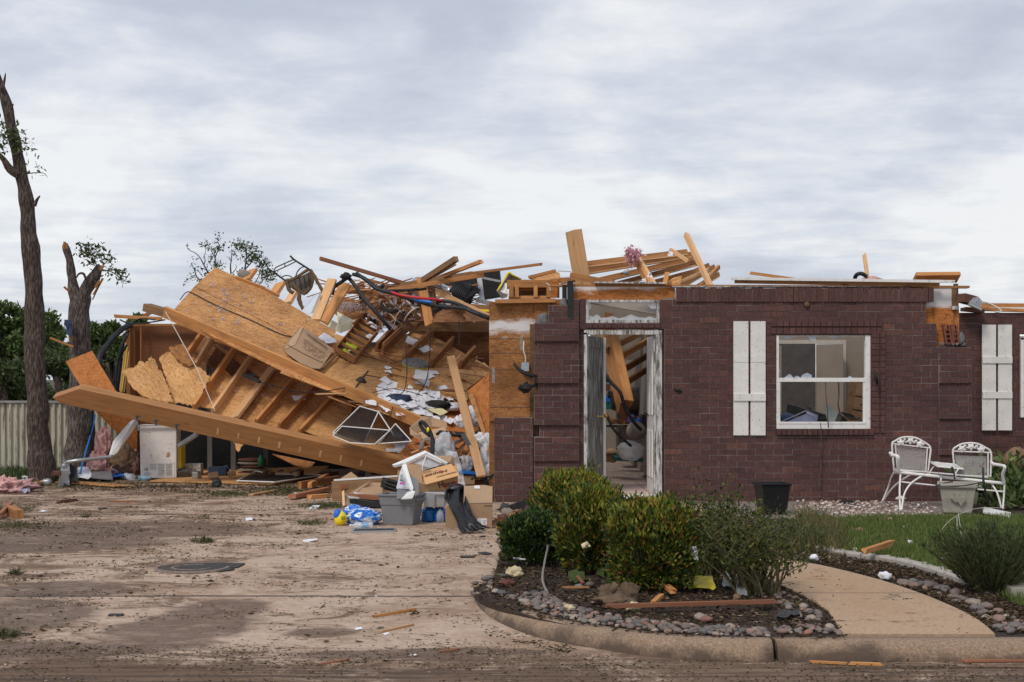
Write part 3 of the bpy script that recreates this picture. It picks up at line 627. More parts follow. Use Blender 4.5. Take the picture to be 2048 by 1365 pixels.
# rowlock sill, lintel headers, jamb columns round the window; lintel between door and transom
ro = MB(); xk = X(1552)
while xk < X(1744)-.04:
    ro.bb((xk+.004,D-.045,Z(870)),(xk+.062,D+.06,Z(858.5))); xk += .066
ro.build('window_sill',M['brick'],house)
li = MB(); xk = X(1541)
while xk < X(1752): li.bb((xk+.004,D-.014,Z(668)),(xk+.076,D+.02,Z(656))); li.bb((xk+.004,D-.024,Z(653)),(xk+.076,D+.02,Z(643))); xk += .08
li.build('lintel',M['brick'],house); li = MB(); xk = X(1172)
while xk < X(1318)-.02: li.bb((xk+.004,D-.02,Z(656)),(xk+.076,D+.02,Z(647.5))); xk += .08
li.build('lintel',M['brick'],house); li = MB()
for zz_ in np.arange(Z(867),Z(670),.0772):
    li.bb((X(1742)+.004,D-.012,zz_+.004),(X(1758),D+.02,zz_+.073)); li.bb((X(1760)+.004,D-.016,zz_+.004),(X(1770),D+.02,zz_+.073))
li.build('window_jamb',M['brick'],house)
# sheathing, header and trim
def opanel(name,mat,px0,px1,py0,py1,y,t=.012,parent=house):
    mb = MB(); mb.slab([(X(px0),y,Z(py0)),(X(px1),y,Z(py0)),(X(px1),y,Z(py1)),(X(px0),y,Z(py1))],t); return mb.build(name,M[mat],parent)
opanel('sheathing_panel','osb_primed',978,1080,843,603,D+.13); 
opanel('sheathing_panel','osb_wall',978,1072,1010,843.5,D+.15)
mb = MB(); mb.board((X(990),D+.1,Z(603)),(X(1111),D+.1,Z(601)),.05,.16,(0,0,1)); mb.build('top_plate',M['pine_mid'],house)
mb = MB(); mb.slab([(X(1069),D+.105,Z(655)),(X(1140),D+.105,Z(655)),(X(1140),D+.105,Z(598)),(X(1069),D+.105,Z(598))],.012); mb.build('sheathing_panel',M['osb_primed'],house)
opanel('header_board','header_primed',1148,1352,604,571,D+.112,.04)
mb = MB(); mb.bb((X(1060),D+.12,.15),(X(1170),D+.2,Z(648))); mb.bb((X(1320),D+.12,.15),(X(1345),D+.2,Z(604))); mb.bb((X(1160),D+.105,Z(650)),(X(1330),D+.2,Z(648))); mb.build('wall_framing',M['pine_dark'],house)
mb = MB(); mb.bb((X(1135),D+.0,Z(640)),(X(1147),D+.1,Z(562))); mb.bb((X(1125),D+.05,Z(612)),(X(1134),D+.12,Z(570))); mb.build('torn_felt',M['black_matte'],house)
mb = MB(); mb.blob((X(1085),D+.06,Z(640)),(.09,.05,.09),3,.5); mb.blob((X(1128),D+.06,Z(608)),(.05,.05,.07),5,.5); mb.build('mortar_lump',plain('old_mortar',(.16,.15,.15),.95,var=.4,nscale=30),house)
mb = MB(); mb.bb((X(1160),D-.004,Z(646.5)),(X(1171),D+.1,Z(598))); mb.build('brick_jamb',M['brick'],house); mb = MB(); mb.bb((X(1319),D-.002,Z(646)),(X(1340),D+.09,Z(606))); mb.build('brick_jamb',M['brick'],house)
mb = MB(); mb.board((X(1190),D+.1,Z(567.5)),(X(1345),D+.12,Z(569)),.018,.12); mb.board((X(1100),D+.18,Z(570)),(X(1945),D+.18,Z(573)),.03,.14); mb.build('top_plate',M['pine_mid'],house)
mb = MB(); mb.board((X(1190),D+.05,Z(565)),(X(1330),D+.05,Z(566.5)),.02,.1); mb.board((X(1345),D+.1,Z(573.5)),(X(1860),D+.1,Z(572.5)),.012,.14); mb.build('drip_edge',M['weathered'],house)
mb = MB(); mb.board((X(1462),D-.02,Z(558)),(X(1906),D-.04,Z(564)),.035,.05,jag=.03); mb.build('fascia_board',M['white'],house)
mb = MB(); mb.board((X(1470),D+.03,Z(562)),(X(1880),D+.03,Z(570)),.06,.03); mb.build('subfascia_board',M['pine_mid'],house)
# right corner: exposed sheathing
opanel('corner_sheathing','corner_primed',1850,1909,692,574,D+.12,.02)
opanel('corner_sheathing','osb_orange',1905,1925,690,614,D+.14,.02)
opanel('corner_sheathing','osb_orange',1872,1912,692,616,D+.105,.012)
mb = MB(); mb.board((X(1914),D+.16,Z(612)),(X(1914),D+.16,Z(571)),.06,.09,(1,0,0)); mb.board((X(1922),D+.2,Z(612)),(X(1921),D+.2,Z(566)),.05,.05,(1,0,0)); mb.build('corner_stud',M['pine_dark'],house)
mb = MB(); mb.bb((X(1908),D+.08,Z(619)),(X(1922),D+.14,Z(612))); mb.build('corner_block',M['weathered'],house)
# three-hole bricks left leaning in the gap
hb = MB()
for i,(px,lean) in enumerate(((1899,.04),(1913,.03))):
    x0 = X(px); 
    for (a,b_) in ((-.045,-.022),(.022,.045)): hb.hexa([(x0+a,D-.0,Z(688)),(x0+b_,D-.0,Z(688)),(x0+b_,D+.06,Z(688)),(x0+a,D+.06,Z(688)),(x0+a-lean,D-.0,Z(651)),(x0+b_-lean,D,Z(651)),(x0+b_-lean,D+.06,Z(651)),(x0+a-lean,D+.06,Z(651))])
    for kz in range(5):
        f = kz/4; zc = Z(688)+(Z(651)-Z(688))*f*.97+.008; hb.bb((x0-.03-lean*f,D+.001,zc-.009),(x0+.03-lean*f,D+.058,zc+.009))
tag(hb.build('cored_brick',plain('fresh_brick',(.19,.065,.045),.9,var=.2,nscale=20)),'pair of upright cored bricks left standing in the gap of the wall corner','brick')
mb = MB()
for i in range(14): mb.blob((X(1880)+i*.025,D+random.uniform(0,.08),Z(690)+random.uniform(0,.02)),random.uniform(.012,.03),i,.4,nu=7,nv=5)
mb.blob((X(1924),D+.04,Z(678)),(.045,.03,.075),9,.3); mb.build('mortar_crumbs',plain('crumb_mortar',(.17,.165,.165),.95,var=.3,nscale=30),house)
# foundation line
# window
def wbar(mb,px0,py0,px1,py1,y,t=.05): mb.bb((X(px0),y,Z(py1)),(X(px1),y+t,Z(py0)))
win = MB(); wbar(win,1553,670,1558,858,D+.01,.07); wbar(win,1731,670,1741,858,D+.01,.07); wbar(win,1558,670,1731,673,D+.03,.05); wbar(win,1558,847,1731,858,D+.005,.07)
wo_ = win.build('window',M['white'],house)
wf = MB(); wbar(wf,1558,756,1731,764,D+.012,.03); wbar(wf,1558,764,1561,846,D+.02,.03); wbar(wf,1727,764,1731,846,D+.02,.03); wbar(wf,1558,844,1731,848,D-.002,.03)
o = wf.build('sash',M['white']); 
def reparent(o,par):
    po = Vector(par['_o']); o.parent = par; o.location = Vector(o['_o'])-po
reparent(o,wo_)
shm = film('broken_glass',(.75,.8,.85),.35,.08); shm2 = film('sheer_glass',(.6,.68,.78),.5,.2)
def shards(pts_list,y,par,mat,t=.004):
    for pts in pts_list: g = MB(); g.slab([(X(a),y,Z(b_)) for a,b_ in pts],t); o = g.build('glass_shard',mat); reparent(o,par)
shards([[(1569,756),(1577,750),(1581,748),(1588,756)],[(1588,756),(1593,752),(1598,753),(1602,756)],[(1602,756),(1606,750),(1615,746),(1624,750),(1625,756)],[(1695,756),(1701,752),(1707,756)],[(1558,735),(1561,742),(1558,756)]],D+.03,wo_,shm2)
shards([[(1615,673),(1633,673),(1632,682),(1622,680)],[(1560,673),(1600,673),(1575,678)],[(1655,673),(1680,673),(1668,677)]],D+.035,wo_,shm2)
# hanging dirty vine on the sill and wall
vn = MB(); vn.tube([W(1651,765,18.25),W(1652,790,18.22),W(1654,812,18.22),W(1657,856,18.25)],.008,5,rough=.5,fr=40); vn.tube([W(1677,765,18.25),W(1678,790,18.3),W(1676,810,18.3),W(1684,845,18.5)],.01,5,rough=.5,fr=40)
tag(vn.build('hanging_vine',M['twig']),'bare muddy vines hanging inside the broken window frame','vine')
vn = MB(); vn.tube([W(1641,846,18.27),W(1643,870,18.26),W(1640,905,18.28),W(1642,930,18.28),W(1639,955,18.28),W(1637,1000,18.28)],.007,5,rough=.6,fr=40)
vn.tube([W(1640,905,18.28),W(1636,915,18.25)],.004,4); tag(vn.build('hanging_vine',M['twig']),'dry stem hanging from the window sill down the brick wall','vine')
# shutters
def shutter(px0,px1,py0,py1,y,bars,dy=0,gap=2.2):
    s = F/y; xx = lambda p: (p-CX)/s; z_ = lambda p: H-(p-HY)/s; mid = (px0+px1)/2
    mb = MB(); mb.bb((xx(px0),y-.022,z_(py1)),(xx(mid-gap),y,z_(py0))); mb.bb((xx(mid+gap),y-.022,z_(py1)),(xx(px1),y,z_(py0-dy)))
    o = mb.build('shutter',M['shutter'],house)
    for (a,b_,front) in bars:
        bb_ = MB(); 
        if front: bb_.bb((xx(px0),y-.04,z_(b_)),(xx(px1),y-.0225,z_(a)))
        else: bb_.bb((xx(px0),y-.0265,z_(b_)),(xx(mid-gap-.3),y-.0225,z_(a))); bb_.bb((xx(mid+gap+.3),y-.0265,z_(b_)),(xx(px1),y-.0225,z_(a)))
        ob = bb_.build('batten',M['shutter']); reparent(ob,o)
    return o
s1 = shutter(1466.5,1530.5,643,871,D-.005,[(712,725,False),(788,802,True)]); s1['label'] = 'white board shutter with missing upper batten'
s2 = shutter(1963.5,2023,650,861,20.37,[(714,727,True),(784,797,True)]); s2['label'] = 'scuffed white board shutter at the set-back wing'
# right edge window of the wing
mb = MB(); s_ = F/20.4; mb.bb(((2040-CX)/s_,20.36,H-(835-HY)/s_),((2046-CX)/s_,20.42,H-(676-HY)/s_)); mb.bb(((2040-CX)/s_,20.36,H-(680-HY)/s_),(9,20.42,H-(675-HY)/s_)); mb.bb(((2046.1-CX)/s_,20.37,H-(762-HY)/s_),(9,20.41,H-(755-HY)/s_)); mb.build('window',M['white'],house)
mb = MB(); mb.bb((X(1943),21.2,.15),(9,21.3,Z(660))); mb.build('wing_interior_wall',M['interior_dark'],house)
# torn roof edge on the wing
mb = MB(); mb.board(W(1930,618,20.45),W(2140,624,20.4),.05,.12); mb.board(W(1960,611,20.9),W(2150,612,20.9),.06,.04); mb.build('top_plate',M['pine'],house)
mb = MB(); mb.board(W(1925,619,20.3),W(1965,623,20.3),.05,.2); mb.build('roof_edge',M['rust'],house)
# door
fr = MB()
def wb2(mb,px0,py0,px1,py1,y0,y1): mb.bb((X(px0),y0,Z(py1)),(X(px1),y1,Z(py0)))
wb2(fr,1168,666,1174,1000,D+.0,D+.1); wb2(fr,1312.5,670,1324,1000,D+.0,D+.1); wb2(fr,1168,661,1324,669.5,D+.0,D+.1); wb2(fr,1174.2,669.7,1177,999,D+.05,D+.12); wb2(fr,1308,669.7,1312.3,999,D+.045,D+.12)
df = fr.build('door_frame',M['weathered'],house)
mb = MB(); wb2(mb,1174.5,990,1312,997,D-.01,D+.1); mb.build('threshold',M['white'],house)
mb = MB(); wb2(mb,1168,997.3,1326,1004,D+.0,D+.1); mb.build('brick_wall',M['brick'],house)
# aged outer door swung inwards on its left hinge
h0 = Vector((X(1177),D+.06,0)); h1 = Vector(((1206-CX)*19.15/F,19.15,0)); zb,zt = .21,Z(670)-.015
def doorleaf(a,b_,t,zb,zt,mat,name,panels):
    dv = (b_-a); L = dv.length; dv.normalize(); n = Vector((dv.y,-dv.x,0)); 
    if n.y > 0: n = -n
    mb = MB(); P = lambda u,z,k: a+dv*u*L+n*k+Vector((0,0,z))
    mb.hexa([P(0,zb,0),P(1,zb,0),P(1,zb,-t),P(0,zb,-t),P(0,zt,0),P(1,zt,0),P(1,zt,-t),P(0,zt,-t)])
    for (u0,u1,f0,f1) in panels:
        za,zc = zb+(zt-zb)*f0,zb+(zt-zb)*f1; mb.hexa([P(u0,za,.012),P(u1,za,.012),P(u1,za,-t+.001),P(u0,za,-t+.001),P(u0,zc,.012),P(u1,zc,.012),P(u1,zc,-t+.001),P(u0,zc,-t+.001)])
    return mb.build(name,mat,house)
dl = doorleaf(h0,h1,.04,zb,zt,M['peel'],'front_door',[(.0,.12,0,1),(.85,.99,0,1),(.13,.84,.93,1),(.13,.84,0,.08),(.13,.84,.42,.48)])
dl['label'] = 'weathered grey peeling front door swung inwards'
mb = MB(); e0 = h1+(h1-h0).normalized()*.006
mb.bb((e0.x-.012,e0.y-.03,zb),(e0.x+.035,e0.y+.02,zt)); o = mb.build('door_edge',M['white_plastic']); reparent(o,dl)
mb = MB(); mb.board(W(1193,833,18.75),W(1209,833,18.75),.015,.01); mb.blob(W(1212,832,18.95),.03,2,.05); o = mb.build('door_handle',plain('brass',(.45,.3,.1),.3,.9)); reparent(o,dl)
i0 = Vector((X(1309),D+.14,0)); i1 = Vector(((1294-CX)*19.1/F,19.1,0)); dv = doorleaf(i0,i1,.045,.205,Z(672),M['white'],'inner_door',[(.1,.45,.1,.4),(.55,.9,.1,.4),(.1,.45,.5,.92),(.55,.9,.5,.92)]); dv['label'] = 'cream inner door leaf swung back on the right jamb'
mb = MB(); mb.blob(W(1293,826,19.0),.035,4,.05); o = mb.build('door_handle',M['dark_metal']); reparent(o,dv)
mb = MB(); 
for py in (710,810,905): mb.board(W(1305,py,18.62),W(1305,py+10,18.62),.02,.01)
o = mb.build('hinge',M['dark_metal']); reparent(o,dv)
# transom
tr = MB(); wbar(tr,1172,600,1177,646,D+.01,.08); wbar(tr,1314,600,1319,646,D+.01,.08); wbar(tr,1177.1,600,1313.9,605,D+.01,.08); wbar(tr,1177.1,640,1313.9,646,D+.01,.08)
tw = tr.build('transom_window',M['weathered'],house)
shards([[(1177,640),(1177,630),(1185,634),(1195,629),(1203,636),(1215,635),(1225,632),(1238,637),(1250,634),(1262,629),(1275,634),(1290,636),(1300,633),(1313,637),(1313,640)],[(1290,605),(1313,605),(1313,617),(1303,618),(1297,611)],[(1177,605),(1183,605),(1181,618),(1177,622)]],D+.04,tw,shm)
mb = MB(); mb.slab([W(1150,580,22.6),W(1350,580,22.6),W(1350,668,22.6),W(1150,668,22.6)],.012); mb.build('interior_wall',M['gypsum'],house)
# floor and interior walls
m,nt,b = newmat('tile_floor'); br = nn(nt,'ShaderNodeTexBrick'); nt.links.new(wcoords(nt,(1,1,1),(0,.2,0)),br.inputs[0]); br.offset = 0; br.inputs['Scale'].default_value = 1.0; br.inputs['Brick Width'].default_value = .6; br.inputs['Row Height'].default_value = .6; br.inputs['Mortar Size'].default_value = .006
br.inputs['Color1'].default_value = (.60,.44,.38,1); br.inputs['Color2'].default_value = (.66,.50,.43,1); br.inputs['Mortar'].default_value = (.2,.14,.12,1)
d_ = noi(nt,wcoords(nt,(3,5,1)),2.0,8,.7); nt.links.new(mixc(nt,ramp(nt,d_,[(.55,0),(.68,.8)]),br.outputs[0],(.11,.07,.055)),b.inputs['Base Color']); b.inputs['Roughness'].default_value = .5; M['tile'] = m
mb = MB(); mb.bb((X(1080),D+.2,.1),(X(1930),21.4,.2)); mb.build('floor',M['tile'],house)
mb = MB(); mb.bb((X(1080),21.402,.1),(9,26.5,.202)); mb.build('carpet_floor',plain('carpet',(.22,.17,.14),.95,var=.25,nscale=6,dirt=.3,dirtcol=(.55,.5,.45)),house)
def iwall(name,mat,pxa,pxb,d,ztop,zbot=.2,t=.12,pya=None):
    mb = MB(); mb.bb(((pxa-CX)*d/F,d,zbot),((pxb-CX)*d/F,d+t,ztop)); return mb.build(name,M[mat],house)
iwall('interior_wall','interior',1120,1420,25.5,2.45)
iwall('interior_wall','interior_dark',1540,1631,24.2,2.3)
# room behind the window: wall with a doorway
d = 21.8
iwall('interior_wall','interior',1690,1780,d,2.42); iwall('interior_wall','interior',1500,1563,d,2.42)
mb = MB(); z0 = H-(688-HY)*d/F; mb.bb(((1563-CX)*d/F,d,z0),((1690-CX)*d/F,d+.12,2.42)); mb.build('interior_wall',M['interior'],house)
mb = MB(); cx = lambda p: (p-CX)*d/F; mb.bb((cx(1558),d-.02,z0),(cx(1692),d-.001,z0+.055)); mb.bb((cx(1684),d-.02,.2),(cx(1692),d-.001,z0-.001)); mb.build('door_casing',plain('casing',(.50,.45,.39),.7),house)
mb = MB(); mb.hexa([(cx(1632),d-.05,.21),(cx(1679),d-.25,.21),(cx(1679),d-.21,.21),(cx(1632),d-.01,.21),(cx(1632),d-.05,z0-.01),(cx(1679),d-.25,z0-.01),(cx(1679),d-.21,z0-.01),(cx(1632),d-.01,z0-.01)]); o = mb.build('inner_door',M['interior'],house); o['label'] = 'beige interior door seen through the broken window'
mb = MB(); mb.bb((X(1350),D+.22,.2),(X(1352)+.02,25.4,2.4)); mb.bb((X(1500)-.4,D+.2,.2),(X(1500)-.28,24,2.4)); mb.bb((X(1945)-.25,D+.25,.2),(X(1945)-.15,24,2.4)); mb.build('partition_wall',M['interior'],house)
mb = MB(); mb.bb((X(1328),D+.104,.2),(X(1550),D+.16,2.75)); mb.bb((X(1746),D+.104,.2),(X(1850),D+.16,2.75)); mb.bb((X(1550),D+.104,.2),(X(1746),D+.16,Z(868))); mb.bb((X(1550),D+.104,Z(669)),(X(1746),D+.16,2.75)); mb.build('drywall',M['interior'],house)
# fallen ceiling sheet seen through the transom
mb = MB(); mb.slab([W(1180,600,21.2),W(1325,590,21.0),W(1330,632,20.4),W(1180,606,20.6)],.015); tag(mb.build('ceiling_drywall',M['gypsum']),'fallen grey ceiling drywall sheet behind the broken transom','drywall')
mb = MB(); mb.slab([W(1180,600,23.4),W(1330,600,23.4),W(1330,720,23.4),W(1180,720,23.4)],.012); tag(mb.build('ceiling_drywall',M['gypsum']),'sagging ceiling drywall behind the leaning rafters inside the doorway','drywall')
# things on the sheathing: cable, electrical box, torn lanterns, label strips
mb = MB(); mb.box(W(1050,734,18.4),(.09,.06,.11),(0,0,.2)); o = mb.build('electrical_box',plain('box_blue',(.36,.44,.50),.5,var=.3,nscale=30),house)
mb = MB(); mb.tube(catmull([W(1048,683,18.42),W(1047,700,18.38),W(1051,715,18.38),W(1051,728,18.4)],4),.009,6); mb.build('cable',M['rope'],house)
for k,(px,py,s_) in enumerate(((1046,741,1),(1052,776,1))):
    mb = MB(); 
    if k == 0: mb.tube(catmull([W(1028,728,18.3),W(1040,741,18.22),W(1056,750,18.2),W(1072,752,18.3)],4),[.018]*5+[.026]*6+[.016]*2,7,rough=.4,fr=9)
    else: mb.blob(W(1052,776,18.28),(.06,.05,.06),3,.7,3,hh=.4); mb.tube([W(1058,775,18.3),W(1074,770,18.35)],.02,6); mb.blob(W(1040,775,18.25),(.025,.02,.035),5,.4)
    o = mb.build('wall_lantern',M['black_matte'],house); o['label'] = 'broken black wall lantern hanging off the bare sheathing'
for (px,py0,py1) in ((1043,675,702),(986.5,736,768)):
    mb = MB()
    for q in range(int((py1-py0)/2.4)): mb.bb((X(px-3),D+.126,Z(py0+q*2.4+1.3)),(X(px+3),D+.1285,Z(py0+q*2.4)))
    mb.build('nail_stamp',M['gray_metal'],house)
mb = MB()
for pz in (677,706,739,842-27): mb.bb((X(979),D+.1262,Z(pz+.8)),(X(1072),D+.129,Z(pz)))
mb.build('panel_seam',M['interior_dark'],house)
# old wall fixture at right of window, hole and stub in bricks
mb = MB(); mb.tube([W(1748,742,18.25),W(1752,752,18.2),W(1754,768,18.22)],[.02,.03,.015],6,rough=.5,fr=20); mb.build('shutter_bracket',M['black_matte'],house)
mb = MB(); mb.blob((X(1613),D-.02,Z(609)),(.035,.02,.035),2,.4); mb.build('mud_splat',plain('dry_mud',(.16,.10,.05),.95),house)
mb = MB(); mb.tube([(X(1349),D-.005,Z(778)),(X(1357),D-.012,Z(782)),(X(1363),D-.004,Z(783))],[.015,.02,.01],6,rough=.4); mb.build('wall_pit',M['black_matte'],house)
# garage part of the house
mb = MB(); mb.bb((W(330,0,25.2).x,25.2,.1),(W(1060,0,25.2).x,25.3,2.35)); mb.build('garage_back_wall',M['black_matte'],house)  # near-black colour puts the interior's shade into the wall
mb = MB(); mb.bb((W(420,0,23).x,22.7,1.70),(W(815,0,23).x,25.19,1.74)); mb.build('garage_shade_deck',M['osb_dark'],house)  # unseen deck, added to keep skylight out of the garage
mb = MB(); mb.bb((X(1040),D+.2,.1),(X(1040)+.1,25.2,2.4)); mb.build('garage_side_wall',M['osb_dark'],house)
mb = MB(); mb.slab([W(262,648,23.6),W(412,648,23.6),W(412,790,23.6),W(345,800,23.6),W(345,962,23.6),W(262,962,23.6)],.03); mb.build('garage_side_panel',M['redbrown'],house)
mb = MB(); mb.board(W(258,655,23.4),W(258,940,23.4),.06,.09,(1,0,0)); mb.board(W(268,655,23.5),W(268,940,23.5),.05,.09,(1,0,0)); mb.board(W(282,652,23.4),W(282,940,23.4),.02,.03,(1,0,0)); mb.board(W(258,651,23.45),W(420,650,23.45),.035,.09,(0,0,1)); mb.build('garage_stud',M['pine'],house)
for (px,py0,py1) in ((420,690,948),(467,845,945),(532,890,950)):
    mb = MB(); d = 23.8; mb.board(W(px,py0,d),W(px,py1,d),.08,.06,(1,0,0)); mb.build('garage_post',plain('post_shaded',(.13,.125,.12),.7),house)  # white posts coloured dark to imitate the shade inside
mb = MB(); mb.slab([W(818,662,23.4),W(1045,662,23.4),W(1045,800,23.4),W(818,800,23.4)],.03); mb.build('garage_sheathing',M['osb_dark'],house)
mb = MB(); mb.board(W(828,655,23.3),W(1045,653,23.3),.12,.06); mb.build('garage_top_plate',M['pine_dark'],house)
mb = MB(); mb.board(W(870,647,23.2),W(958,645,23.2),.035,.08); mb.build('garage_top_plate',M['pine'],house)
mb = MB()
for pz,q in ((684,0),(712,0),(742,0)): mb.bb((W(980,pz,18.55).x,18.5,0),(W(980,pz,18.55).x,18.5,0))
# ---------------------------------------------------------------- trees and fence
def pxtube(mb,pts,d,rpx,n=10,rough=.25,fr=4,sub=4):
    P = [W(p[0],p[1],(p[2] if len(p) > 2 else d)) for p in pts]; rr = [r*d/F for r in (rpx if hasattr(rpx,'__len__') else [rpx]*len(P))]
    Q = catmull(P,sub); R_ = []
    for i in range(len(rr)-1):
        for k in range(sub): R_.append(rr[i]+(rr[i+1]-rr[i])*k/sub)
    R_.append(rr[-1]); mb.tube(Q,R_,n,rough=rough,fr=fr); return Q
tA = thing('storm_stripped_tree','tall bare leaning trunk at the left edge with a few leaf sprigs','tree',W(85,962,21.7))
mb = MB(); pxtube(mb,[(84,985),(86,950),(78,880),(75,800),(70,700),(67,600),(65,550),(60,480),(55,425),(50,385),(40,340),(30,290),(22,250),(12,205),(3,172),(-4,150)],21.7,[31,26,22,21,20,19,18,15.5,14.5,12.5,11,12.5,11.5,10.5,7.5,5],16,.28,3.5,5)
mb.build('trunk',M['bark'],tA)
for pts,rp in (([(38,352),(20,340),(8,320),(-8,305)],[9,8,6,5]),([(4,180),(9,160),(11,146)],[5,3,.6]),([(22,218),(27,208)],[3,1]),([(68,412),(74,400),(80,392)],[5,3,1.5]),([(52,348),(72,346),(88,347),(95,355)],[1.2,1,.7,.4])):
    mb = MB(); pxtube(mb,pts,21.6,rp,8,.3,6,3); mb.build('branch',M['bark'],tA)
def sprig(cpx,n,d,L=.07,spread=1.0,zmul=1.0):
    out = []
    for (px,py,rx,ry,k) in cpx:
        c = rng.normal(size=(k,3))*np.array([rx*d/F*.5,.12*spread,ry*d/F*.5]); w = W(px,py,d); out.append(c+np.array(w))
    return np.concatenate(out)
leafmesh('leaves',M['leaf_olive'],sprig([(25,270,22,26,110),(5,280,14,34,90),(32,295,16,24,60),(50,290,16,16,26),(62,300,10,10,10),(78,340,14,8,14),(52,340,6,16,12),(5,245,8,10,12)],0,21.5),.09,.035,parent=tA)
tB = thing('snapped_tree','forked snapped tree trunk with splintered tops behind the tall trunk','tree',W(158,955,23.0))
mb = MB(); pxtube(mb,[(162,975),(160,930),(160,850),(160,760),(158,700),(158,640),(160,610),(163,590)],23,[34,30,26,22,20,21,20,17],16,.28,3.5,5); mb.build('trunk',M['bark2'],tB)
mb = MB(); pxtube(mb,[(155,610),(149,585),(143,555),(140,525),(133,500),(130,490)],23,[17,13,10,9,8,6],10,.3,5); pxtube(mb,[(166,605),(174,580),(186,558),(196,540),(202,533)],23,[16,14,12,9,7],10,.3,5)
pxtube(mb,[(172,560),(167,548),(158,548),(153,556)],22.9,[2.5,2.5,2,1.5],6,.2); mb.build('limb',M['bark2'],tB)
mb = MB()
for a,b_,w_ in (((127,498),(130,484),5),((133,498),(134,487),4),((200,540),(207,532),5),((187,590),(206,557),4),((128,574),(138,583),4),((190,575),(199,562),4),((100,676),(147,694),4),((136,640),(143,680),5),((185,600),(200,568),2)):
    mb.board(W(*a,22.75),W(*b_,22.75),w_*23/F,.02,(1,0,0),taper=1.0)
mb.build('splintered_wood',M['pine'],tB)
mb = MB(); mb.cloth([W(125,640,22.7),W(143,640,22.65),W(141,672,22.6),W(132,668,22.7)],6,6,.05,5); tag(mb.build('plastic_scrap',M['navy']),'dark shredded plastic caught on the snapped tree trunk','plastic')
for pts in ([(196,545),(190,520),(180,500),(170,495)],[(200,538),(215,522),(225,516)],[(204,540),(225,545),(245,562)]):
    mb = MB(); pxtube(mb,pts,23,[1.2,1,.8,.5][:len(pts)],5,.1); mb.build('twig',M['twig'],tB)
leafmesh('leaves',M['leaf_olive'],sprig([(180,500,24,16,130),(190,520,22,18,60),(170,507,18,10,40),(218,520,14,10,50),(236,545,22,8,60),(244,562,10,8,30),(222,540,10,8,20)],0,23),.085,.035,parent=tB)
# background trees
def tree(px,py_base,d,wpx,ytop,label,mat,n=9000,seed=1,lobes=9,lean=0,ybot=None,ls=.16):
    base = G(px,py_base) if False else Vector(((px-CX)*d/F,d,-.03)); t = thing('tree',label,'tree',base,'trees beyond the fence')
    ztop = H-(ytop-HY)*d/F; hw = wpx*d/F/2; zb = H-((ybot or 800)-HY)*d/F; rs = np.random.default_rng(seed); r0 = random.Random(seed)
    mb = MB(); mb.tube([base,base+Vector((.1,0,ztop*.3)),base+Vector((lean*.5,0,ztop*.6)),base+Vector((lean,0,ztop*.85))],[.16,.13,.1,.04],8,rough=.2)
    cs = []
    for i in range(lobes):
        c = Vector((base.x+rs.uniform(-.75,.75)*hw+lean,d+rs.uniform(-.7,.7)*hw,zb+(ztop-zb)*rs.uniform(.15,.86))); rad = rs.uniform(.28,.45)*min(hw,(ztop-zb)); cs.append((c,rad))
        mb.tube([base+Vector((lean*.4,0,ztop*.4)),(base+c)/2+Vector((lean*.3,0,ztop*.35)),c],[.07,.045,.02],6)
    mb.build('trunk',M['bark'],t); allc = []
    for c,rad in cs:
        k = n//lobes; u = rs.normal(size=(k,3)); u /= np.linalg.norm(u,axis=1)[:,None]; rr = rad*rs.uniform(.35,1.15,k)**.6; p = u*rr[:,None]*np.array([1,1,.8])+np.array(c)
        f = np.array([mnoise.noise(Vector(q)*2.2) for q in p]); p = p[f > -.12]; allc.append(p)
    leafmesh('crown',mat,np.concatenate(allc),ls,ls*.55,parent=t); return t
tree(20,800,40,190,590,'tall dark green tree at the far left edge beyond the fence',M['leaf_dark'],16000,2,14)
tree(112,800,46,120,612,'dark tree between the two trunks beyond the fence',M['leaf_dark'],12000,3,10)
tree(-70,800,44,200,600,'dark tree beyond the left edge of the fence',M['leaf_dark'],6000,5,8)
tree(222,800,43,130,618,'round dark tree right of the snapped trunk beyond the fence',M['leaf_dark'],15000,8,13)
tree(262,800,46,60,640,'narrow green tree beside the garage wall beyond the fence',M['leaf_olive'],5000,11,6)
tree(70,820,33,150,700,'low olive tree with bent branches just beyond the fence',M['leaf_olive'],8000,12,9,ybot=830,ls=.12)
tree(215,820,32,110,690,'olive green bush tree beside the leaning sheathing panel',M['leaf_olive'],7000,13,8,ybot=830,ls=.12)
tree(5,820,31,90,690,'olive bush tree at the left picture edge above the fence',M['leaf_olive'],6000,15,8,ybot=830,ls=.12)
for i in range(3):
    px = CX+(-21+i*9.0)*F/75; tree(px,800,75,300,700-(i*7) % 20,['broad hazy green tree far beyond the fence at the left','far green tree behind the forked trunk','far green tree behind the garage'][i % 3],M['leaf_dark'],4000,30+i,10,ybot=790,ls=.35)
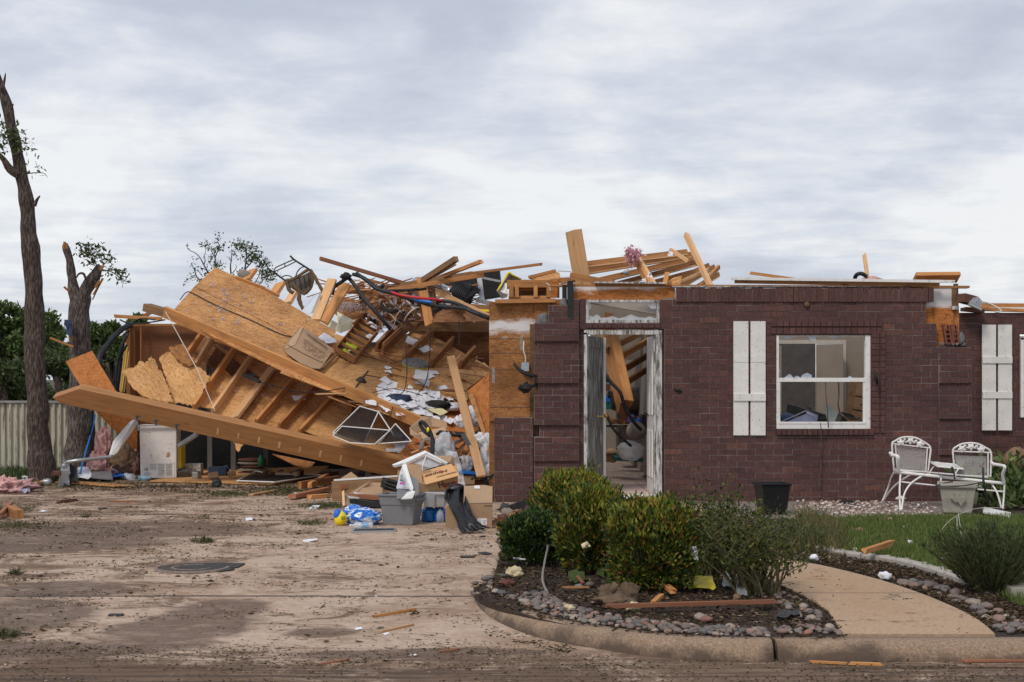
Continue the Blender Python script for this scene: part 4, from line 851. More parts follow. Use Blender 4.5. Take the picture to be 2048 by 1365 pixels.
# thin half-stripped tree behind the roof
tC = thing('half_stripped_tree','thin twisted tree with sparse leaf tufts rising behind the fallen roof','tree',Vector(((450-CX)*30/F,30,-.03)))
def L3(zx,zy): return (340+zx/9.1,450+zy/9.1)
mb = MB(); d = 30; base = tC.location.copy(); mid = W(450,640,d); mb.tube([base,mid,W(440,590,d),W(430,560,d)],[.16,.12,.09,.07],8,rough=.2); mb.tube([mid,W(462,590,d),W(470,560,d)],[.1,.08,.06],8)
mb.tube([mid,W(485,600,d),W(495,560,d)],[.09,.07,.05],8); mb.tube([W(440,590,d),W(418,575,d),W(400,560,d)],[.07,.055,.05],8); mb.tube([mid,W(500,615,d),W(520,585,d)],[.08,.06,.04],8); mb.build('trunk',M['bark2'],tC)
BR = [([(550,1010),(480,940),(450,830),(390,720),(400,690)],3),([(700,880),(620,740),(560,620),(470,520),(350,460),(300,380)],3.2),([(620,720),(640,640),(620,580),(650,480),(640,400)],2),([(820,750),(820,600),(770,520),(750,380)],3),([(820,600),(870,470),(900,380),(870,300),(910,200)],2),([(820,570),(790,470),(760,430)],1.5),([(1110,890),(1100,740),(1120,640),(1130,480),(1210,450)],3),([(1110,660),(1060,590),(1020,580)],1.6),([(1130,890),(1210,780),(1190,720)],1.8),([(1360,820),(1380,680),(1390,540),(1340,450),(1280,380)],3),([(1360,820),(1450,720),(1500,660),(1530,560)],3),([(1390,640),(1300,540),(1280,470)],1.4),([(1620,1090),(1700,1000),(1760,940)],2),([(1540,1060),(1630,900),(1660,760)],2),([(470,960),(420,960),(380,1000),(330,1050)],1.2),([(600,950),(530,860),(500,780)],1.3),([(780,760),(710,690),(690,600)],1.4)]
for pts,r in BR:
    mb = MB(); P = [L3(*p) for p in pts]; pxtube(mb,P,d,[r*.55*(1-.72*i/(len(P)-1)) for i in range(len(P))],6,.3,5,3); mb.build('branch',M['bark2'],tC)
LC = [(580,350,25),(660,390,50),(700,410,20),(880,290,25),(920,200,10),(870,185,8),(950,375,30),(850,410,35),(880,440,40),(840,460,20),(915,440,15),(710,580,30),(730,620,10),(820,730,40),(870,740,60),(920,740,60),(690,800,40),(400,710,20),(490,780,30),(395,955,35),(260,1010,10),(300,1050,8),(1290,310,40),(1200,370,50),(1250,360,60),(1290,400,60),(1370,395,60),(1310,440,30),(1450,430,60),(1490,410,60),(1170,530,25),(1220,555,12),(1190,590,12),(1500,520,60),(1440,560,60),(1590,510,40),(1650,490,20),(1540,560,60),(1600,590,60),(1410,610,50),(1480,600,60),(1560,640,60),(1630,690,60),(1460,650,30),(1730,660,30),(1690,720,80),(1740,740,80),(1790,710,40),(1680,830,80),(1680,870,50),(1780,900,80),(1830,920,90),(1870,930,60),(1850,1020,30),(1710,970,40),(1560,1030,30),(1190,900,15),(1270,820,15),(1270,660,12),(620,890,20),(480,600,8),(300,370,6)]
out = []
for zx,zy,k in LC:
    px,py = L3(zx,zy); out.append(rng.normal(size=(int(k*.5),3))*np.array([.035,.07,.03])*(1+k/90)+np.array(W(px,py,d)))
leafmesh('leaves',M['leaf_olive'],np.concatenate(out),.07,.032,parent=tC)
# bits of far tree over the roof edge
# fence
mb = MB(); nx = 420; x0,x1 = W(-60,0,23.9).x,W(262,0,23.9).x; zb,zt = .0,H-(806-HY)*23.9/F; b0 = 0
for i in range(nx+1):
    x = x0+(x1-x0)*i/nx; ph = (x*2*math.pi/.105); yy = 23.9+.022*max(-1,min(1,1.8*math.sin(ph)))
    mb.v += [Vector((x,yy,zb)),Vector((x,yy,zt+.01*math.sin(x*2.1)))]
for i in range(nx): mb.face([2*i,2*i+2,2*i+3,2*i+1],[(0,0)]*4,0,True)
m,nt,b = newmat('fence_panel'); n_ = noi(nt,wcoords(nt,(22,22,2.2)),1.0,8,.75); sp_ = nn(nt,'ShaderNodeSeparateXYZ'); nt.links.new(wcoords(nt),sp_.inputs[0])
ph_ = mth(nt,'MULTIPLY',mth(nt,'SINE',mth(nt,'MULTIPLY',sp_.outputs[0],2*math.pi/.105)),-.08)  # tone varies with the rib phase, on top of the noise stains
s_ = mth(nt,'ADD',n_,ph_)
nt.links.new(ramp(nt,s_,[(.46,(.50,.475,.38)),(.56,(.40,.375,.295)),(.63,(.14,.12,.09)),(.72,(.07,.055,.04))]),b.inputs['Base Color']); b.inputs['Roughness'].default_value = .8
fe = thing('fence','pale ribbed panel fence with dark vertical stains and rib-wise stripes at the left','fence',(x0,23.9,0)); mb.build('panel',m,fe)
mb = MB(); mb.bb((x0,23.86,zt-.0),(x1,23.95,zt+.035)); mb.build('top_rail',plain('rail_grey',(.27,.27,.26),.8,var=.2),fe)
pg = [G(-80,966),G(110,966),Vector((G(110,966).x,24.0,0)),Vector((G(-80,950).x-1,24.0,0))]; x,y = scatter(pg,6000)
tag(leafmesh('weeds',M['leaf_olive'],np.stack([x,y,np.full(len(x),.1)+rng.uniform(0,.06,len(x))],1),.12,.02,np.stack([rng.normal(size=len(x))*.5,rng.normal(size=len(x))*.5,np.ones(len(x))],1)),'dark weeds growing along the foot of the pale fence','weeds',kind='stuff')

# ---------------------------------------------------------------- collapsed garage roof
P1 = pinv((330,612,21.6),(842,842,20.4),(430,535,23.0))
P2 = pinv((500,850,20.95),(830,930,20.75),(450,690,22.5))
N1 = ((P1(842,842)-P1(330,612)).cross(P1(430,535)-P1(330,612))).normalized(); N1 = -N1 if N1.y > 0 else N1
N2 = ((P2(830,930)-P2(500,850)).cross(P2(450,690)-P2(500,850))).normalized(); N2 = -N2 if N2.y > 0 else N2
roof = thing('collapsed_roof','collapsed garage roof of strand board sheathing nailed to rafters','roof',G(600,960))
def rslab(pl,pts,mat,off=0.0,t=.014,nm='sheathing',ang=0.0,lab=None,par=roof):
    mb = MB(); mb.slab([pl(a,b_,off) for a,b_ in pts],t,ang=ang); o = mb.build(nm,M[mat],par)
    if lab: o['label'] = lab
    return o
rslab(P1,[(343,625),(388,574),(520,640),(640,706),(600,760),(420,670)],'osb',0,ang=.3)
rslab(P1,[(389,573),(430,535),(515,572),(672,663),(660,690),(641,705),(521,639)],'osb',0,ang=.5)
rslab(P1,[(560,745),(641,707),(672,668),(735,690),(800,735),(760,800),(680,790)],'osb_light',-.02,ang=.2)
rslab(P1,[(640,742),(694,693),(716,705),(836,660),(900,690),(985,742),(960,800),(860,780),(780,745)],'osb',-.05,ang=.9)
rslab(P1,[(650,765),(735,703),(800,742),(783,800),(800,828),(720,800)],'osb_light',.01,ang=.6)
rslab(P1,[(782,735),(905,738),(982,744),(935,778),(936,800),(792,790)],'osb_light',.08,ang=-.1,lab='pale overlapping strand board sheet with faded stamp')
rslab(P1,[(790,786),(938,797),(965,880),(930,905),(842,850),(790,830)],'osb_orange',-.02,ang=.1)
rslab(P1,[(850,850),(966,880),(985,960),(930,1000),(845,960),(800,905)],'osb_orange',-.12,ang=.1)
# lower plane: sheathing seen between rafters
rslab(P2,[(425,690),(520,725),(640,775),(760,830),(850,862),(830,930),(700,900),(600,868),(520,848),(470,838),(530,760),(448,705)],'osb',-.02,ang=.4)
rslab(P2,[(438,728),(470,760),(440,822),(396,812),(410,780)],'osb_light',-.04,ang=.4)
rslab(P2,[(475,745),(540,770),(470,842),(432,828)],'osb_light',-.03,ang=.4)
rslab(P2,[(598,858),(675,795),(730,812),(862,868),(858,905),(830,932),(700,898)],'osb_light',.10,ang=.15,lab='pale loose strand board sheet with inked stamp under the torn screens')
rslab(P2,[(380,700),(400,668),(470,700),(520,735),(480,760),(430,740)],'osb_dark',-.25)
# ridge board and sub-beams
mb = MB(); off = N1*.06
mb.board(W(329,624,21.45),W(842,846,20.2),.18,.05,(0,-.35,1)); mb.build('rim_beam',M['pine'],roof)
mb = MB(); mb.board(P2(430,668,-.05),P2(600,755,-.02),.22,.045,(0,.2,1)); mb.build('sub_beam',M['pine_mid'],roof)
mb = MB(); mb.board(W(300,617,22.2),W(352,632,21.9),.12,.2,jag=.1,jag0=.1); mb.build('broken_beam_end',M['pine_dark'],roof)
RA = [((409,662),(374,712)),((426,674),(388,738)),((470,697),(387,818)),((504,713),(424,826)),((546,734),(467,838)),((588,760),(512,848)),((637,768),(558,856)),((680,782),(598,868)),((722,795),(700,825))]
for i,(a,b_) in enumerate(RA):
    mb = MB(); wv = .17 if i not in (4,) else .2; hint = N2 if i != 4 else Vector((1,0,.6))
    mb.board(P2(a[0],a[1],.10),P2(b_[0],b_[1],.10),wv,.042,hint); mb.build('rafter',M['pine_pale'] if i in (1,3,4) else M['pine'],roof)
RB = [((867,662),(806,722)),((905,683),(862,730)),((948,702),(920,732)),((822,648),(765,702)),((797,650),(753,695))]
for i,(a,b_) in enumerate(RB):
    mb = MB(); mb.board(P1(a[0],a[1],.12),P1(b_[0],b_[1],.12),.19,.042,N1); mb.build('rafter',M['pine_mid'] if i else M['pine'],roof)
for (a,b_,w_) in (((507,541),(492,562),.14),((561,568),(546,592),.17),((588,586),(575,608),.13)):
    mb = MB(); mb.board(P1(*a,-.1),P1(*b_,-.05),w_,.06,(1,0,.4)); mb.build('rafter_stub',M['pine'] if w_ != .13 else M['pine_pale'],roof)
mb = MB(); mb.board(P1(472,556,.03),P1(530,578,.03),.06,.03,N1); mb.board(P1(530,579,.03),P1(558,592,.03),.05,.03,N1); mb.build('edge_strip',M['pine'],roof)
mb = MB(); mb.blob(P1(489,552,-.1),(.12,.08,.1),4,.15,1,M=Matrix.Rotation(.7,3,'Y')); mb.build('knot_block',M['gypsum'],roof)
# black strap line
def strap(pts,pl,r=.006,off=.03):
    mb = MB(); mb.tube(catmull([pl(a,b_,off) for a,b_ in pts],6),r,5); return mb
mb = strap([(360,600),(373,585),(388,588),(430,610),(500,640),(560,668),(586,674)],P1,.008,.03); tag(mb.build('wire',M['hose']),'black wire lying across the upper strand board sheathing','wire')
mb = MB(); mb.tube(catmull([W(488,750,21.4),W(515,763,21.1),W(560,775,20.9),W(590,784,20.8),W(640,784,20.6),W(690,776,20.5)],5),.007,5); tag(mb.build('wire',M['hose']),'black wire strung across the exposed rafters','wire')
mb = MB(); mb.board(W(486,750,21.2),W(520,764,21.0),.05,.03); tag(mb.build('bracket',M['black_matte']),'small black bracket on the rafters at the wire end','bracket')
mb = MB(); mb.tube([W(331,624,21.1),W(362,680,20.9),W(395,740,20.6),W(430,822,20.3)],.006,5); tag(mb.build('rope',M['rope']),'thin white cord stretched from the rim beam to the big beam','rope')
# long hangers from above near the pier
mb = MB(); mb.tube(catmull([W(800,590,20.3),W(806,640,20.3),W(812,700,20.2),W(814,745,20.2),W(808,782,20.2),(W(790,792,20.2))],5),.007,5)
mb.tube(catmull([W(861,650,20.3),W(860,700,20.2),W(857,740,20.2),W(850,768,20.2),W(838,785,20.3)],5),.007,5)
mb.tube(catmull([W(745,786,20.6),W(780,778,20.5),W(815,783,20.4),(W(845,792,20.4))],5),.006,5); mb.tube(catmull([W(786,806,20.4),W(782,830,20.1),W(770,852,20.0),W(752,868,20.0)],5),.006,5)
tag(mb.build('wire',M['hose']),'loose black wires dangling over the papers and round cushion','wire')
mb = MB(); mb.tube([W(918,640,20),W(919,668,20),W(918,688,20)],.010,5,rough=.6,fr=20); tag(mb.build('chain',M['dark_metal']),'short dark chain hanging before the garage sheathing','chain')
# big glulam header
gl = thing('glulam_beam','long honey brown laminated beam fallen across the garage opening','beam',W(450,960,20.8))
a,b_ = W(110,780,19.95),W(858,947,20.2); ax = (b_-a).normalized(); hintg = Vector((0,-.5,1))
mb = MB(); wd = (hintg-ax*hintg.dot(ax)).normalized(); td = ax.cross(wd); w_,t_ = .29,.15
tip = a - ax*.0
mb.v = []; P = []
P8 = [a+wd*-.09-td*t_/2+ax*.0,a+wd*-.09+td*t_/2,a+ax*.36+wd*w_/2+td*t_/2,a+ax*.36+wd*w_/2-td*t_/2,b_+wd*w_/2-td*t_/2,b_+wd*w_/2+td*t_/2,b_-wd*w_/2+td*t_/2,b_-wd*w_/2-td*t_/2,a+ax*.1-wd*w_/2-td*t_/2,a+ax*.1-wd*w_/2+td*t_/2]
mb.v = P8; L = (b_-a).length
mb.face([8,0,3,4,7],[(.1,0),(0,.05),(.36,.285),(L,.285),(L,0)]); mb.face([9,6,5,2,1],[(.1,1),(L,1),(L,1.28),(.36,1.28),(0,1.1)])
mb.face([3,2,5,4],[(.36,2),(.36,2.13),(L,2.13),(L,2)]); mb.face([8,7,6,9],[(.1,3),(L,3),(L,3.13),(.1,3.13)]); mb.face([0,1,2,3],[(0,4),(0,4.13),(.4,4.13),(.4,4)]); mb.face([8,9,1,0],[(0,5),(0,5.13),(.1,5.13),(.1,5)]); mb.face([4,5,6,7],[(0,6),(.01,6),(.01,6.1),(0,6.1)])
mb.build('beam',M['glulam'],gl)
for (px,py) in ((273,833),(310,841),(352,850)):
    mb = MB(); p = W(px,py,19.75); mb.board(p,p+Vector((.02,-.01,-.07)),.03,.015,(1,0,0)); mb.board(p+Vector((.0,-.02,.0)),p+Vector((.06,-.03,.0)),.02,.015); mb.build('bolt',M['dark_metal'],gl)
for i in range(8):
    px = 436+i*43
    mb = MB(); p = W(px,860,20.0); q = a+ax*((p-a).dot(ax))-wd*.03-td*(t_/2+.002) if td.y > 0 else a+ax*((p-a).dot(ax))-wd*.03+td*(t_/2+.002)
    mb.board(q+wd*.035,q-wd*.045,.03,.003,ax,jag=.02,jag0=.02); mb.build('nail_scar',M['pine_pale'],gl)
# loose sheathing around
def tslab(pts,mat,name,label,cat,d=None,t=.014,grp=None,ang=0,jag=0):
    mb = MB(); P = [W(*p) if len(p) == 3 else W(p[0],p[1],d) for p in pts]
    if jag:
        Q_ = []
        for i,p in enumerate(P):
            q = P[(i+1) % len(P)]; n_ = max(1,int((q-p).length/.035)); nv = (q-p).cross(Vector((0,1,0))).normalized(); Q_.append(p)
            Q_ += [p.lerp(q,k/n_)+nv*random.uniform(-jag,jag) for k in range(1,n_)]
        P = Q_
    mb.slab(P,t,ang=ang); return tag(mb.build(name,M[mat]),label,cat,grp)
G1 = 'loose strand board sheets'
tslab([(131,723,21.8),(184,702,21.8),(240,796,21.2),(172,790,21.4)],'osb_orange','sheathing_sheet','orange strand board panel sticking up left of the big beam end','board',grp=G1)
tslab([(168,800,22.9),(250,800,22.9),(275,850,23.0),(274,905,23.1),(248,880,23.1)],'osb_orange','sheathing_sheet','strand board panel below the big beam, left of the freezer','board',grp=G1)
tslab([(244,742,20.9),(268,736,21),(280,722,21.1),(290,728,21.1),(303,711,21.2),(316,735,21.2),(336,775,21),(344,806,20.9),(300,800,20.8),(270,780,20.8)],'osb_light','sheathing_sheet','torn pale strand board with jagged left edge above the big beam','board',grp=G1,jag=.02)
tslab([(319,716,21.5),(330,708,21.5),(352,694,21.6),(366,692,21.6),(372,712,21.5),(392,728,21.4),(421,755,21.3),(390,812,21),(345,806,21),(336,770,21.2)],'osb_light','sheathing_sheet','torn pale strand board leaning between cord and rafters','board',grp=G1,jag=.02)
tslab([(338,695,21.55),(366,688,21.55),(392,726,21.35),(376,734,21.3),(350,716,21.4)],'osb_wall','sheathing_sheet','frayed crumbling strand board flap over the torn sheet','board',grp=G1,jag=.02)
tslab([(466,885,20.1),(489,888,20.1),(477,904,20.0)],'osb_light','sheathing_sheet','small triangular strand board scrap under the big beam','board',grp=G1,jag=.02)
tslab([(545,908,20.9),(630,925,20.6),(619,936,20.4),(590,930,20.5)],'osb_wall','sheathing_sheet','strand board piece hanging below the middle of the big beam','board',grp=G1)
mb = MB(); q = [GD(300,966,.03),GD(392,948,.05),GD(658,946,.12),GD(625,960,.05),GD(545,972,.03)]; mb.slab(q,.015,away=Vector((0,0,-1)),ang=.1); tag(mb.build('sheathing_sheet',M['osb_light']),'large strand board sheet lying flat on the driveway before the garage','board',G1)
tslab([(935,782,19.4),(981,745,19.3),(986,830,19.0),(990,868,19.0),(985,890,18.9)],'osb_orange','sheathing_sheet','wedge of brown sheathing leaning on the brick pier','board',grp=G1)
tslab([(936,790,19.3),(946,786,19.3),(983,900,18.8),(978,905,18.8)],'pine_mid','sheathing_sheet','thin edge-on brown board beside the brick pier wedge','board',grp=G1)
tslab([(862,640,20.5),(880,622,20.5),(930,616,20.4),(930,645,20.3),(864,645,20.3)],'osb_dark','sheathing_sheet','dark brown board scrap under the black pipes','board',grp=G1)
# ---------------------------------------------------------------- loose timber
def lumber(p0,p1,wpx,mat,label,t=.04,hint=(0,0,1),jag=.05,jag0=.05,name='timber',grp='loose timbers in the debris',taper=1.0):
    a,b_ = W(*p0),W(*p1); dm = (p0[2]+p1[2])/2; mb = MB(); mb.board(a,b_,wpx*dm/F,t,hint,jag=jag,jag0=jag0,taper=taper)
    return tag(mb.build(name,M[mat]),label,'timber',grp)
lumber((642,518,20.0),(852,580,21.0),7,'cedar','long thin reddish timber jutting left against the sky',.05,jag=.06)
lumber((846,561,20.6),(911,519,19.6),11,'pine_dark','thick upright-angled timber end with a weathered tip against the sky',.06)
lumber((862,556,20.9),(906,531,20.2),5,'pine_dark','thin dark timber just right of the thick angled one',.03,jag=.1)
lumber((878,556,20.7),(961,524,19.8),7,'pine','pale angled timber end right of the thick one',.05)
lumber((770,575,20.8),(940,548,20.5),8,'pine_dark','weathered timber lying under the angled ends',.05)
lumber((935,548,20.5),(1081,529,20.0),5,'pine_mid','long thin timber reaching right towards the tall post',.04,jag=.03)
lumber((783,580,20.5),(962,551,20.0),9,'pine','pale splintered timber below the long thin one',.04,jag=.12)
lumber((813,574,20.9),(880,556,20.7),6,'pine_pale','short pale timber in the crossing heap',.04)
lumber((765,600,21.6),(870,572,21.4),7,'pine_mid','brown timber behind the silver duct',.05)
lumber((664,561,20.1),(632,640,19.5),19,'pine_pale','pale upright plank with a knot beside the white bin',.04,(1,0,.2),jag0=.04)
lumber((690,572,20.4),(648,643,20.1),22,'pine','wide tan plank behind the pale knotty plank',.04,(1,0,.2))
lumber((690,573,20.9),(740,592,20.9),14,'pine_mid','brown rafter bridging right from the wide plank',.04)
lumber((721,568,21.0),(728,612,21.0),14,'redbrown','dark short upright post under the hose bend',.08,(1,0,0))
lumber((902,716,20.5),(962,952,18.2),17,'pine_pale','long pale knotty plank leaning over the papers to the bags',.035,(1,0,.1),jag=.03)
lumber((846,578,20.6),(858,646,20.5),18,'pine','splintered upright post in the middle of the pipes',.08,(1,0,0),jag0=.18)
lumber((838,590,20.65),(846,640,20.6),7,'cedar','thin splinter beside the upright splintered post',.03,(1,0,0),jag0=.2)
lumber((868,588,20.6),(868,640,20.6),8,'pine_dark','dark stub right of the upright splintered post',.05,(1,0,0),jag0=.12)
lumber((886,590,20.4),(976,634,19.7),12,'pine_pale','pale splintered lath slanting down along the black pipes',.03,jag=.15,jag0=.2)
lumber((880,614,20.2),(978,622,19.8),4,'yellow','yellow edged strip beside the pale lath',.02)
lumber((930,631,20.2),(948,643,20.1),4,'pine_pale','little pale stick on the garage top plate',.02)
lumber((737,612,21.4),(770,588,21.6),8,'pine','light brown stub above the slatted drawer unit',.05)
lumber((752,620,21.3),(812,604,21.5),6,'pine_mid','brown timber above the slatted drawer unit',.05)
lumber((700,640,21.0),(735,606,21.2),7,'pine','tan rail at the top of the slatted drawer unit',.05)
lumber((783,625,21.4),(800,585,21.4),6,'pine_mid','thin brown upright near the crumpled foil',.04,(1,0,0))
lumber((810,610,21.6),(845,584,21.6),6,'redbrown','dark red timber behind the splintered post',.05)
lumber((735,560,21.4),(800,577,21.6),5,'pine_mid','brown timber under the end of the long reddish one',.05)
lumber((234,633,22.9),(322,638,22.6),7,'pine','tan timber lying on the garage wall top at the left',.05)
lumber((290,632,22.8),(300,626,22.8),7,'cedar','small brown block on the garage wall top',.06)
# ground-level lumber by the driveway
def glum(a,b_,w_,t,mat,label,ha=.04,hb=.04,hint=(0,0,1),name='timber',jag=.03,grp='broken wood on the ground',taper=1.0):
    mb = MB(); mb.board(GD(*a,ha),GD(*b_,hb),w_,t,hint,jag=jag,jag0=jag,taper=taper); return tag(mb.build(name,M[mat]),label,'wood',grp)
glum((668,1003),(842,1003),.26,.04,'pine_dark','brown board on edge with white top trim behind the gray tote',.13,.2)
mb = MB(); mb.board(GD(668,1003,.275),GD(800,1003,.33),.02,.05); tag(mb.build('trim_strip',M['white']),'white trim strip on top of the brown board behind the tote','trim')
glum((684,1003),(760,1000),.07,.12,'cedar','reddish block under the cardboard flap',.2,.22)
glum((703,1014),(770,1016),.05,.12,'cedar','orange brick-like wood block beside the gray tote',.14,.12)
glum((600,985),(675,972),.1,.05,'pine_mid','split log of brown wood behind the weeds',.1,.1)
glum((585,1001),(655,985),.05,.1,'cedar','flat reddish timber before the strand board sheet',.05,.05)
glum((619,999),(654,996),.05,.1,'pine','short tan timber offcut near the brown board',.03,.03)
glum((510,992),(550,985),.03,.08,'pine_pale','pale splintered wood strip near the flat screen',.02,.02,jag=.15)
glum((620,985),(655,968),.08,.06,'pine','light block leaning behind the brown board',.1,.12)
glum((752,1236),(826,1223),.018,.022,'pine','upper one of two tan sticks lying on the driveway',.012,.012)
glum((766,1266),(818,1254),.012,.016,'pine_pale','lower splintered one of two tan sticks on the driveway',.01,.01,jag=.06)
glum((642,1332),(690,1324),.012,.02,'cedar','reddish bark strip near the street edge',.01,.01,jag=.04)
glum((886,1306),(914,1302),.012,.012,'cedar','small red stick near the curb end',.01,.01)
glum((222,1005),(270,1005),.02,.03,'cedar','reddish stick on the driveway behind the manhole',.012,.012)
glum((122,1007),(146,1004),.04,.06,'rust','rusty brown clump of bark at the left of the driveway',.02,.02,jag=.1)
glum((1210+30,1258),(1545,1250),.025,.05,'cedar','long flat red cedar lath lying on the stones by the curb',.155,.16,jag=.15)
glum((1264,1200),(1336,1182),.02,.04,'pine_mid','tan stick on the mulch before the third bush',.15,.15,jag=.08)
glum((1322,1205),(1345,1224),.03,.05,'pine','orange wood chip standing in the mulch',.15,.15,jag=.05)
glum((1130,1213),(1175,1213),.012,.02,'pine_mid','thin tan stick left of the rock pile',.14,.14)
glum((1155,1190),(1166,1204),.015,.02,'cedar','small red splinter in the mulch below the second bush',.14,.14)
glum((1307,1252),(1322,1240),.02,.035,'pine','short wood splinter crossing the cedar lath',.16,.17)
glum((1068,1071),(1118,1069),.02,.04,'cedar','red lath stuck in the front of the boxwood bush',.42,.42)
glum((1734,1141),(1777,1128),.04,.05,'pine','orange broken board lying between lawn edging and path',.17,.18,jag=.12)
glum((1626,1328),(1690,1331),.012,.03,'pine','left one of two yellow sticks in the gutter',.012,.012)
glum((1705,1331),(1760,1333),.015,.03,'pine','right one of two yellow sticks in the gutter',.012,.012)
glum((1935,1327),(2060,1325),.012,.05,'cedar','long dark red board in the gutter at the right edge',.015,.015)
glum((1372,1162),(1432,1160),.02,.1,'cedar','stack of reddish lath behind the yellow scrap',.14,.15,jag=.1)
glum((0,1040),(22,1024),.06,.04,'cedar','dark tilted wood offcut at the left picture edge',.05,.09)
glum((20,1030),(38,1038),.1,.1,'pine','blocky tan wood offcut at the left picture edge',.06,.05)
glum((58,978),(112,963),.03,.1,'pine','tan board beside the tall tree base',.05,.05)
glum((135,968),(243,976),.012,.3,'osb','pointed strand board scrap lying by the debris at the left',.03,.03,hint=(0,0,1),jag=.15)
# ---------------------------------------------------------------- fallen roof frame behind the entrance
rf = thing('roof_frame','open skeleton of pale roof joists propped up behind the doorway wall','roof',W(1280,600,21.5))
RJ = [((1168,530),(1374,505)),((1170,544),(1382,510)),((1177,566),(1388,517)),((1222,572),(1394,526)),((1268,576),(1402,540)),((1315,575),(1417,531)),((1358,575),(1428,534)),((1385,580),(1437,549))]
for i,(a,b_) in enumerate(RJ):
    mb = MB(); d0,d1 = 20.6+.22*i,21.8+.25*i; w_ = .09 if i < 2 else .075
    mb.board(W(a[0],a[1],d0),W(b_[0],b_[1],d1),w_,.04,(0,.45,1)); mb.build('joist',M['pine_mid'],rf)
    mb = MB(); mb.board(W(a[0],a[1]+5.2,d0-.06),W(b_[0],b_[1]+5.2,d1-.06),.018,.035,(0,.45,1)); mb.build('joist_edge',M['pine_pale'],rf)
G2 = 'posts sticking up over the entrance'
mb = MB(); mb.board(W(1147,462,20.2),W(1166,575,20.2),.13,.24,(1,.55,0)); tag(mb.build('timber',M['pine_pale']),'thick square-ended post rising tallest left of the joists','timber',G2)
lumber((1273,511,20.2),(1312,576,19.8),9,'pine_pale','right one of the twin boards with pink fluff',.05,grp=G2); lumber((1266,508,20.25),(1298,572,19.9),10,'pine','left one of the twin boards with pink fluff',.05,grp=G2)
lumber((1373,471,20.1),(1422,575,19.6),9.5,'pine_pale','tall slender leaning board right of the joists',.06,grp=G2)
lumber((1342,500,20.4),(1375,522,20.2),7,'pine_pale','short pale board lying on the joists near the tall slender one',.03,grp=G2)
lumber((1400,530,20.5),(1378,520,20.9),8,'pine_mid','dark block joint behind the tall slender board',.04,grp=G2); lumber((1403,572,20.0),(1436,536,20.6),8,'pine','short angled rafter end at the right of the joists',.04,grp=G2)
lumber((1345,571,19.9),(1416,541,20.3),5,'pine_pale','thin pale rafter edge crossing the foot of the joists',.04,grp=G2)
lumber((1330,568,19.7),(1334,548,19.8),9,'pine','small upright chip of plank near the header board',.02,(1,0,.5),grp=G2)
tslab([(1336,563,19.9),(1348,555,19.9),(1364,552,19.9),(1360,570,19.8),(1340,570,19.8)],'osb','sheathing_sheet','little tan wood scrap on the header beside the joists','board')
mb = MB(); mb.board(W(1140,552,19.0),W(1222,567,18.9),.09,.04,jag=.1); mb.board(W(1100,563,19.1),W(1150,560,19.1),.06,.04); tag(mb.build('timber',M['pine']),'tapering tan board lying along the wall top under the thick post','timber',G2)
lumber((1505,547,18.9),(1596,560,18.7),6,'pine','tapering tan board on the roof edge above the shutter',.04,jag=.1,grp='boards on the wall top'); lumber((1729,512,19.6),(1736,562,19.4),7,'pine_pale','small lone stick standing on the wall top beside the hose',.03,(1,0,0),grp='boards on the wall top')
mb = MB(); mb.board(W(1829,556,18.5),W(1917,555,18.5),.05,.2,(0,.5,1)); tag(mb.build('timber',M['pine']),'short thick plank lying on the wall top at the corner','timber','boards on the wall top')
mb = MB(); mb.tube(catmull([W(1712,566,19.3),W(1710,556,19.3),W(1715,549,19.2),W(1724,548,19.2),W(1734,554,19.2)],5),.028,8); tag(mb.build('hose',M['hose']),'short loop of dark hose on the wall top','hose')
mb = MB(); mb.blob(W(1744,560,19.2),(.12,.06,.045),3,.5,3); tag(mb.build('insulation_tuft',M['pink']),'pale pink insulation tuft at the foot of the lone stick','insulation')
p = np.concatenate([rng.normal(size=(k,3))*np.array(sg)+np.array(W(*c)) for c,sg,k in (((1262,514,20.0),(.035,.03,.06),420),((1270,508,20.0),(.045,.03,.03),260),((1257,506,20.0),(.02,.03,.03),120))]); tag(leafmesh('insulation_tuft',M['pinkbits'],p,.04,.022),'bright pink insulation tuft caught on the twin boards','insulation')
mb = MB(); mb.lathe([(0,.02),(.05,.018),(.055,0),(0,-.005)],W(1254,545,20.2),16,Matrix.Rotation(-.9,3,'X')); tag(mb.build('ceiling_disc',M['white_plastic']),'small round white fixture hanging among the joists','fixture')
for k,(px,py,lab) in enumerate(((1300,549,'white plastic scrap on the foot of the twin boards'),(1341,507,'white cap at the end of the short pale board'),(1288,562,'small white shred beside the twin boards'))):
    mb = MB(); mb.cloth([W(px-6,py+5,19.7),W(px+5,py+7,19.7),W(px+3,py-6,19.7),W(px-4,py-3,19.7)][:4],6,6,.05,9,k); tag(mb.build('plastic_scrap',M['bagwhite']),lab,'plastic')
# corner clutter on the wing roof edge
mb = MB(); mb.box(W(1933,599,20.2),(.2,.2,.12),(0,.2,.3)); tag(mb.build('wood_block',M['rust']),'dark red block on the wing wall top at the corner','block')
mb = MB()
for i in range(7): mb.board(W(1938+i*3,606+i*1.5,20.1),W(1948+i*3,590+i*1.5+abs(i-3)*2,20.1),.018,.05,(1,0,0))
mb.board(W(1936,608,20.1),W(1962,620,20.1),.03,.08); tag(mb.build('vent_grille',M['gray_metal']),'bent grey louvre grille at the wing roof corner','vent')
mb = MB(); mb.tube(catmull([W(1966,604,20.3),W(1985,610,20.3),W(2003,622,20.2),(W(1990,625,20.2))],4),.012,5); tag(mb.build('cable',M['rope']),'loose white cable on the wing roof edge','cable')

